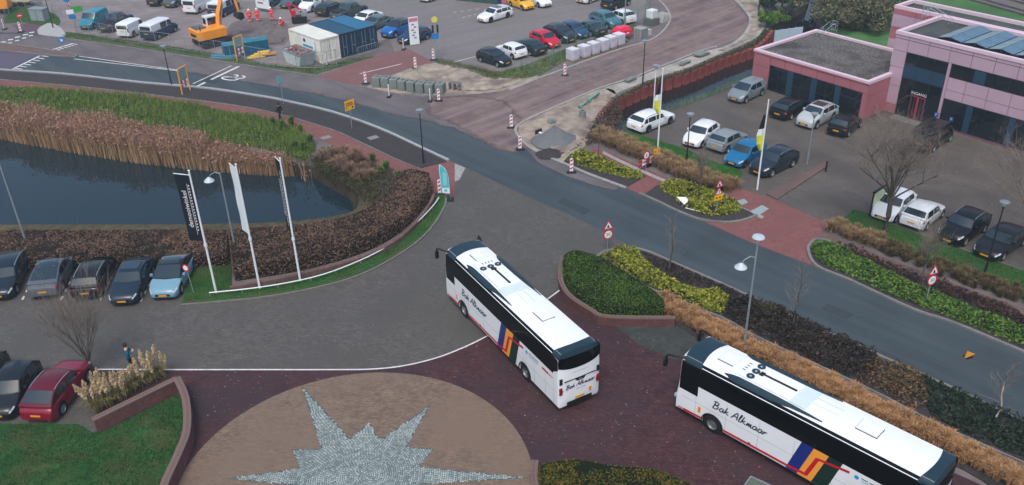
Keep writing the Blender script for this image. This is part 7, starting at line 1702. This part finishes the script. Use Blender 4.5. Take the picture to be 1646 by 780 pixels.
# plumes at the tips
tips = V.reshape(-1, 6, 3)[:, 4, :]
straw = leafmat('reed_stalks', [lin((138, 108, 82)), lin((188, 154, 116)), lin((218, 186, 144)), lin((160, 124, 100))], .8, .3)
tag(np_obj('reed_stalks', V, F, straw), 'straw-coloured reed stalks along the far pond bank', kind='stuff')
k = RNG.uniform(0, 1, len(tips)) < .62
T = tips[k]; T = np.repeat(T, 3, 0) + RNG.normal(0, .07, (len(T) * 3, 3)); T[:, 2] -= RNG.uniform(0, .38, len(T))
V, F = leaf_cards(T, .10, 0); tag(np_obj('reed_plumes', V, F, leafmat('reed_plume', [lin((122, 90, 80)), lin((164, 126, 110)), lin((192, 154, 132)), lin((142, 106, 94))], .9, .3)), 'brownish pink reed plumes above the stalks', kind='stuff')
pr = [p for p in pond_hole]
ex = []
for a, b in zip(pr, pr[1:] + pr[:1]):
    n_ = int((b - a).length * 55); t = RNG.uniform(0, 1, n_); nn = Vector((b.y - a.y, a.x - b.x, 0)).normalized() if (b - a).length > 0 else Vector(); o_ = RNG.uniform(-.5, .45, n_)
    ex.append(np.stack([a.x + (b.x - a.x) * t + nn.x * o_, a.y + (b.y - a.y) * t + nn.y * o_], 1))
ex = np.concatenate(ex); V, F = blades(ex[:, 0], ex[:, 1], -.95, .8, .04, .7, .3); tag(np_obj('pond_edge_grass', V, F, leafmat('pond_edge', [lin((70, 60, 44)), lin((108, 92, 66)), lin((140, 118, 88)), lin((78, 86, 44))], .85)), 'dry grass hanging over the pond edge', kind='stuff')
# dry bush and weeds at the pond's east end
scrub = C([(500, 262), (520, 248), (560, 246), (600, 268), (640, 288), (650, 292), (632, 320), (606, 344), (585, 352), (586, 330), (560, 302), (515, 283)], 3)
px, py = scatter(scrub, 160); z = -.5 + .6 * np.clip((py - G(580, 340).y) / 4, 0, 1) + RNG.uniform(0, .5, len(px)) + .2 * vnoise(px, py, 1.4, 9)
V, F = leaf_cards(np.stack([px, py, z], 1), .09, .1); tag(np_obj('pond_scrub', V, F, leafmat('scrub_leaves', [lin((56, 48, 36)), lin((84, 70, 50)), lin((62, 84, 36)), lin((96, 84, 60)), lin((44, 62, 30))], .8)), 'mixed brown and green scrub at the east end of the pond', kind='stuff')
def tuft_blades(cx, cy, n, h, spread, w_=.02, z0=0.0, droop=.6):
    t = RNG.uniform(0, 2 * np.pi, n); q = RNG.uniform(.15, 1, n); L = h * RNG.uniform(.7, 1.1, n); r = spread * q
    x0 = cx + RNG.normal(0, .06, n); y0 = cy + RNG.normal(0, .06, n); dx, dy = np.cos(t) * r, np.sin(t) * r; wx, wy = -np.sin(t) * w_ / 2, np.cos(t) * w_ / 2
    z1 = z0 + L * .72; z2 = z0 + L * (1 - droop * q * .55)
    V = np.stack([np.stack([x0 - wx, y0 - wy, 0 * x0 + z0], 1), np.stack([x0 + wx, y0 + wy, 0 * x0 + z0], 1), np.stack([x0 + dx * .45 + wx, y0 + dy * .45 + wy, z1], 1), np.stack([x0 + dx * .45 - wx, y0 + dy * .45 - wy, z1], 1), np.stack([x0 + dx + wx * .3, y0 + dy + wy * .3, z2], 1), np.stack([x0 + dx - wx * .3, y0 + dy - wy * .3, z2], 1)], 1).reshape(-1, 3)
    b = (np.arange(n) * 6)[:, None]; return V, np.concatenate([b + np.array([[0, 1, 2, 3]]), b + np.array([[3, 2, 4, 5]])], 0)
def tufts(name, centres, n, h, spread, lm, label, w_=.025, z0=.05):
    Vs = []; Fs = []; o = 0
    for c in centres:
        s = random.uniform(.75, 1.2); V, F = tuft_blades(c[0], c[1], n, h * s, spread * s, w_, z0); Vs.append(V); Fs.append(F + o); o += len(V)
    return tag(np_obj(name, np.concatenate(Vs), np.concatenate(Fs), lm), label, kind='stuff')
def along(pts, step, jit, rows=1, gap=.5):
    P = C(pts, 8); R = []; acc = 0
    for a, b in zip(P, P[1:]):
        d = b - a; l = d.length
        while acc < l:
            p = a + d * (acc / l); nn = Vector((-d.y, d.x, 0)).normalized()
            for k in range(rows): R.append(p + nn * ((k - (rows - 1) / 2) * gap) + Vector((random.uniform(-jit, jit), random.uniform(-jit, jit), 0)))
            acc += step
        acc -= l
    return R
gold = leafmat('golden_grass', [lin((140, 104, 70)), lin((190, 146, 100)), lin((220, 182, 136)), lin((202, 156, 112))], .8, .35)
palegold = leafmat('pale_golden_grass', [lin((122, 100, 72)), lin((168, 140, 104)), lin((196, 170, 130)), lin((148, 118, 90))], .8, .35)
tufts('golden_grass_strip', along([(1062, 494), (1120, 524), (1190, 562), (1300, 612), (1400, 664), (1523, 722), (1646, 785), (1760, 840)], .32, .15, 3, .42), 150, .85, .50, gold, 'golden ornamental grass strip between footway and coach')
tufts('golden_grass_planter', along([(925, 414), (960, 432), (1010, 460), (1055, 488)], .28, .06, 1), 60, .30, .20, gold, 'short golden grass edge beside the clipped hedge')
tufts('pale_grass_row', along([(962, 222), (1000, 240), (1060, 266), (1110, 287), (1160, 302), (1172, 308)], .42, .2, 3, .5), 190, 1.1, .7, palegold, 'pale ornamental grass row before the lawn strip')
tufts('golden_grass_east', along([(1342, 368), (1375, 382), (1420, 400)], .42, .2, 3, .45), 170, .85, .55, palegold, 'pale grass tufts at the entrance end of the eastern lawn')
tufts('dry_grass_east', along([(1420, 402), (1480, 424), (1560, 452), (1620, 474), (1680, 496)], .5, .25, 3, .45), 120, .7, .5, leafmat('dry_grass', [lin((70, 60, 44)), lin((104, 88, 62)), lin((140, 118, 88)), lin((78, 84, 50))], .8, .3), 'dry grass tufts along the eastern footway')
tufts('dry_bush', [G(u, v) for u, v in [(540, 262), (555, 256), (566, 268), (548, 276), (575, 262), (585, 276), (565, 284), (535, 274), (522, 262), (596, 290), (580, 294)]], 260, 1.5, 1.0, leafmat('dry_bush_stems', [lin((100, 80, 70)), lin((146, 118, 98)), lin((180, 152, 124)), lin((120, 96, 80))], .85, .3), 'pale dry bush at the east end of the pond', .03, -.2)
tufts('green_bank_tufts', [G(u, v) for u, v in [(470, 205), (455, 210), (484, 214), (440, 204), (500, 232), (490, 246), (476, 240), (600, 262), (622, 276), (642, 288), (612, 285)]], 140, 1.0, .5, midg, 'bright green grass tufts beside the cycle path', .04)
# left corner tuft by the parked cars, weeds along the canal
tufts('pale_tuft_by_hedge', [G(5, 398), G(-8, 400)], 160, 1.5, .8, palegold, 'pale grass tuft at the left end of the hedge')
weeds = C([(990, 160), (1047, 133), (1106, 114), (1160, 91), (1208, 71), (1228, 50)], 4) + C([(1236, 54), (1214, 76), (1160, 97), (1106, 120), (1047, 139), (988, 167)], 4)
px, py = scatter(weeds, 220); V, F = leaf_cards(np.stack([px, py, .05 + RNG.uniform(0, .35, len(px))], 1), .08, .2); tag(np_obj('canal_weeds', V, F, leafmat('canal_weed_leaves', [lin((70, 66, 48)), lin((98, 90, 66)), lin((78, 96, 52)), lin((60, 60, 44))], .85)), 'straggly weeds along the top of the sheet piles', kind='stuff')
nb = C([(1000, 206), (1083, 170), (1160, 142), (1210, 119)], 4) + C([(1210, 126), (1160, 149), (1083, 177), (1003, 212)], 4)
px, py = scatter(nb, 160); V, F = blades(px, py, .0, .35, .03, .6, .3); tag(np_obj('canal_edge_grass', V, F, leafmat('canal_edge', [lin((80, 104, 74)), lin((116, 140, 128)), lin((70, 112, 50)), lin((150, 160, 150))], .8)), 'grass and pale weeds on the near canal bank', kind='stuff')
dbs = C([(940, 236), (952, 205), (975, 178), (990, 164), (1002, 196), (985, 216), (962, 232)], 3)
px, py = scatter(dbs, 150); V, F = leaf_cards(np.stack([px, py, RNG.uniform(0, .7, len(px))], 1), .09, .1); tag(np_obj('brushwood', V, F, leafmat('brushwood_twigs', [lin((72, 58, 56)), lin((104, 86, 80)), lin((84, 74, 60)), lin((120, 100, 88))], .9)), 'dry brushwood at the end of the canal', kind='stuff')
# pampas grass: each plume is a piece
e = thing('pampas_grass', G(215, 625), 'clump of pampas grass with pale plumes behind the straight brick wall', 'plant')
b0 = G(215, 625); cen = [G(u, v) for u, v in [(158, 662), (175, 652), (192, 644), (208, 634), (226, 624), (243, 615), (258, 608), (150, 655), (170, 640)]]
Vs = []; Fs = []; o = 0
for c in cen:
    V, F = tuft_blades(c.x - b0.x, c.y - b0.y, 200, .95, .7, .022, .02, .8); Vs.append(V); Fs.append(F + o); o += len(V)
np_obj('leaf_clump', np.concatenate(Vs), np.concatenate(Fs), leafmat('pampas_blades', [lin((92, 90, 56)), lin((134, 126, 80)), lin((168, 154, 108)), lin((104, 108, 60))], .8, .3), e)
plm = leafmat('pampas_plumes', [lin((190, 166, 128)), lin((220, 198, 160)), lin((236, 220, 188))], .9, .4)
def plume_mesh():
    n = 150; t = RNG.uniform(0, 1, n); r = .11 * np.sin(np.pi * np.clip(t, .03, 1) ** .8) + .01; a = RNG.uniform(0, 6.28, n)
    P = np.stack([np.cos(a) * r * RNG.uniform(.3, 1, n), np.sin(a) * r * RNG.uniform(.3, 1, n), .95 + t * .72], 1); V, F = leaf_cards(P, .055, -.8)
    s = np.array([[-.01, 0, 0], [.01, 0, 0], [.006, 0, 1.1], [-.006, 0, 1.1], [0, -.01, 0], [0, .01, 0], [0, .006, 1.1], [0, -.006, 1.1]])
    F = np.concatenate([F, np.array([[0, 1, 2, 3], [4, 5, 6, 7]]) + len(V)]); return np_mesh('plume', np.concatenate([V, s]), F)
pms = [plume_mesh() for _ in range(3)]
for c in cen:
    for k in range(6):
        o = mobj('plume', random.choice(pms), plm, e, (c.x - b0.x + random.gauss(0, .16), c.y - b0.y + random.gauss(0, .16), 0)); o.rotation_euler = (random.uniform(-.2, .2), random.uniform(-.26, .16), random.uniform(0, 6)); s = random.uniform(.85, 1.2); o.scale = (s, s, s)
# ------------------------------------------------------------------ bare trees
def bare_tree(name, px, h, label, trunk_r, spread, levels=4, first=.35, nb=6, bark=None, twig=None, seed=1, up=.55, base=None):
    rnd = random.Random(seed); b0 = base or G(*px); e = thing(name, b0, label, 'tree'); tr = MB(); cr = MB()
    bark = bark or M('bark', lin((88, 82, 74)), .95, .3, 6, bump=.8, bscale=20); twig = twig or M('twigs', lin((118, 108, 100)), .95, .2, 5)
    def grow(p, d, L, r, lev):
        n = 4; pts = [p]; rr = [r]; q = p.copy(); dd = d.copy()
        for i in range(n):
            dd = (dd + Vector((rnd.gauss(0, .12), rnd.gauss(0, .12), rnd.gauss(.04, .06)))).normalized(); q = q + dd * (L / n); pts.append(q.copy()); rr.append(r * (1 - .6 * (i + 1) / n))
        (tr if lev <= 1 else cr).path(pts, rr, 6 if lev <= 1 else (4 if lev == 2 else 3))
        if lev >= levels: return
        for i in range(rnd.randint(5, 7) if lev < 3 else 4):
            t = rnd.uniform(.3, 1.0); k = min(n - 1, int(t * n)); s = pts[k].lerp(pts[k + 1], t * n - k if t * n - k < 1 else 1)
            a = rnd.uniform(0, 6.28); side = Vector((math.cos(a), math.sin(a), rnd.uniform(-.1, .5))); nd = (dd * up + side * .6).normalized()
            grow(s, nd, L * rnd.uniform(.5, .72), max(.0085, r * .38), lev + 1)
    T = h * first; top = Vector((rnd.gauss(0, .1), rnd.gauss(0, .1), T)); tr.path([Vector((0, 0, -.1)), Vector((0, 0, T * .15)), Vector((rnd.gauss(0, .03), 0, T * .5)), top], [trunk_r * 1.35, trunk_r, trunk_r * .9, trunk_r * .75], 9)
    for i in range(nb):
        a = 2 * math.pi * i / nb + rnd.uniform(-.3, .3); sp = spread * rnd.uniform(.6, 1.2); d = Vector((math.cos(a) * sp, math.sin(a) * sp, 1)).normalized(); grow(top - Vector((0, 0, rnd.uniform(0, T * .12))), d, (h - T) * rnd.uniform(.55, .8), trunk_r * .36, 1)
    grow(top, Vector((0, 0, 1)), (h - T) * .75, trunk_r * .45, 1)
    tr.build('trunk', bark, e, 60); cr.build('crown', twig, e); return e
def sapling(name, px, h, label, r=.06, seed=1, bark=None, n=26, first=.3, ln=.9):
    rnd = random.Random(seed); e = thing(name, G(*px), label, 'tree'); tr = MB(); cr = MB(); P = [Vector((rnd.gauss(0, .02) * k, rnd.gauss(0, .02) * k, h * k / 6)) for k in range(7)]; tr.path(P, [r * (1 - .8 * k / 6) for k in range(7)], 7)
    for i in range(n):
        t = first + (1 - first) * (i + rnd.random()) / n; k = min(5, int(t * 6)); s = P[k].lerp(P[k + 1], t * 6 - k); a = rnd.uniform(0, 6.28); L = ln * (1.15 - t) * 1.4 * rnd.uniform(.6, 1.2); d = Vector((math.cos(a), math.sin(a), rnd.uniform(.3, 1.0))).normalized(); q = [s]
        for j in range(3): d = (d + Vector((rnd.gauss(0, .15), rnd.gauss(0, .15), .08))).normalized(); q.append(q[-1] + d * L / 3)
        cr.path(q, [.016, .012, .009, .005], 3)
        for j in range(3):
            a2 = rnd.uniform(0, 6.28); d2 = (d + Vector((math.cos(a2), math.sin(a2), .3)) * .8).normalized(); s2 = q[rnd.randint(1, 3)]; cr.path([s2, s2 + d2 * L * .3, s2 + d2 * L * .5 + Vector((0, 0, .04))], [.009, .007, .004], 3)
    tr.build('trunk', bark or M('bark', (0, 0, 0)), e, 60); cr.build('crown', M('twigs', (0, 0, 0)), e); return e
bare_tree('bare_tree', (1421, 378), 8.3, 'bare tree beside the white hatchback and the notice board', .20, .75, 4, .36, 10, seed=5)
bare_tree('bare_tree', (1654, 424), 8.6, 'bare tree at the right edge over the black saloon', .18, 1.1, 4, .32, 9, seed=9)
bare_tree('bare_tree', (153, 600), 5.0, 'young bare tree behind the dark red car', .07, .30, 3, .16, 14, seed=12, up=1.1)
bare_tree('bare_tree', (1478, 462), 3.9, 'young bare tree in the eastern shrub bed beside the 30 sign', .07, .45, 3, .42, 8, seed=14, up=.8)
bare_tree('bare_tree', (1122, 328), 4.2, 'young bare tree in the bed by the entrance', .06, .35, 3, .55, 7, seed=15, up=.85)
sapling('bare_sapling', (962, 262), 4.4, 'thin bare sapling in the bed by the kerb corner', .05, 3, n=20, first=.35)
sapling('bare_sapling', (1075, 447), 4.6, 'thin bare sapling in the bed opposite the entrance', .07, 4, n=26, ln=1.0)
sapling('bare_sapling', (1272, 534), 4.8, 'thin bare sapling in the dark shrubs behind the coach', .07, 5, n=26, ln=1.0)
sapling('bare_sapling', (1597, 686), 3.9, 'pale-stemmed bare sapling at the lower right by the road', .07, 6, bark=M('pale_bark', lin((168, 162, 152)), .9, .25, 6), n=30, ln=1.1)
# trees, shrubs and field beyond the building
fieldm = M('field_grass', lin((70, 112, 62)), .95, .25, .5, big=.3, bigscale=.12, bump=.6, bscale=6); sheet('field', Gs([(1316, 72), (1345, 62), (1325, 46), (1318, 26), (1330, 4), (1356, -60), (1900, -60), (1900, 60), (1500, 60), (1420, 80), (1340, 80)]), .008, fieldm)
def leafy(name, base, r, h, label, lm, n=5000, trunk=.15):
    e = thing(name, base, label, 'tree' if h > 3 else 'shrub', 'trees and shrubs by the water'); MB().tube((0, 0, 0), (0, 0, h * .5), trunk, trunk * .5, 7).build('trunk', M('bark', (0, 0, 0)), e)
    K = max(6, int(n / 260)); cs = RNG.normal(size=(K, 3)) * np.array([r * .5, r * .5, h * .20]) + np.array([0, 0, h * .58]); cs[:, 2] = np.clip(cs[:, 2], h * .2, h * .85)
    idx = RNG.integers(0, K, n); d = RNG.normal(size=(n, 3)); d /= np.linalg.norm(d, axis=1)[:, None]; P = cs[idx] + d * (r * .34 * RNG.uniform(.55, 1.05, n))[:, None] * np.array([1, 1, .8]); P[:, 2] = np.maximum(P[:, 2], .1)
    V, F = leaf_cards(P, .17, .1); np_obj('crown', V, F, lm, e); return e
olive = leafmat('olive_grey_leaves', [lin((62, 68, 52)), lin((98, 102, 76)), lin((124, 126, 94)), lin((140, 130, 102))], .8); sage = leafmat('dark_sage_leaves', [lin((48, 66, 56)), lin((74, 100, 78)), lin((100, 124, 96)), lin((116, 124, 98))], .8)
for i, (u, v, r, h, lm, lab) in enumerate([(1256, 20, 2.2, 3.6, sage, 'green bush on the sandy bend by the water'), (1262, -4, 3.0, 4.5, sage, 'tall green bush at the top edge left of the water'), (1290, 2, 2.6, 3.2, sage, 'green bush on the far bank of the water'), (1330, 34, 3.0, 3.8, olive, 'olive bush on the right bank by the roof ladder'), (1345, 16, 3.4, 4.4, sage, 'dark green bush on the right bank at the field edge'), (1372, 44, 3.2, 3.4, olive, 'brownish bush behind the low wing roof'), (1398, 46, 3.2, 3.6, olive, 'brownish bush left of the banded pink wall'), (1362, -2, 3.5, 4.6, sage, 'dark bush at the top edge before the field'), (1415, 34, 2.6, 2.6, sage, 'green bush close to the banded pink wall'), (1238, 44, 1.2, 1.6, midg, 'small bright bush on the canal corner'), (1232, 10, 1.2, 2.2, midg, 'narrow bright bush beside the dark lamp post')]):
    leafy('tree' if h > 3 else 'shrub', G(u, v), r, h, lab, lm, 5200)
# railway behind the building
sheet('railway_ballast', Gs([(1500, -22), (1520, -12), (1700, 40), (1900, 90), (1900, 60), (1700, 14), (1560, -24)]), .012, M('ballast', lin((104, 98, 98)), .95, .4, 8, bump=.8, bscale=12))
for k, off in enumerate((0, 1.45, 4.2, 5.65)):
    a, b = G(1520, -10), G(1800, 70); d = (b - a).normalized(); nn = Vector((-d.y, d.x, 0)); p0 = a - d * 20 + nn * off; p1 = b + d * 60 + nn * off
    MB().strip([p0, p1], .05, .05, .08, .24).build('rail', M('rail_steel', lin((92, 84, 82)), .6, .15, 3), None)['kind'] = 'structure'
# ================================================================== haze over the whole site
hz = MB().box((0, 420, 14.5), (1500, 1000, 35)).build('haze', None); hz['kind'] = 'stuff'; hz['label'] = 'thin damp haze over the whole site'
hm = bpy.data.materials.new('haze'); hm.use_nodes = True; hn = hm.node_tree.nodes; hn.clear(); ho = hn.new('ShaderNodeOutputMaterial'); hv = hn.new('ShaderNodeVolumePrincipled')
hv.inputs['Color'].default_value = (.76, .89, .95, 1); hv.inputs['Density'].default_value = .0008; hv.inputs['Anisotropy'].default_value = .2
hm.node_tree.links.new(hv.outputs[0], ho.inputs['Volume']); hz.data.materials.append(hm)
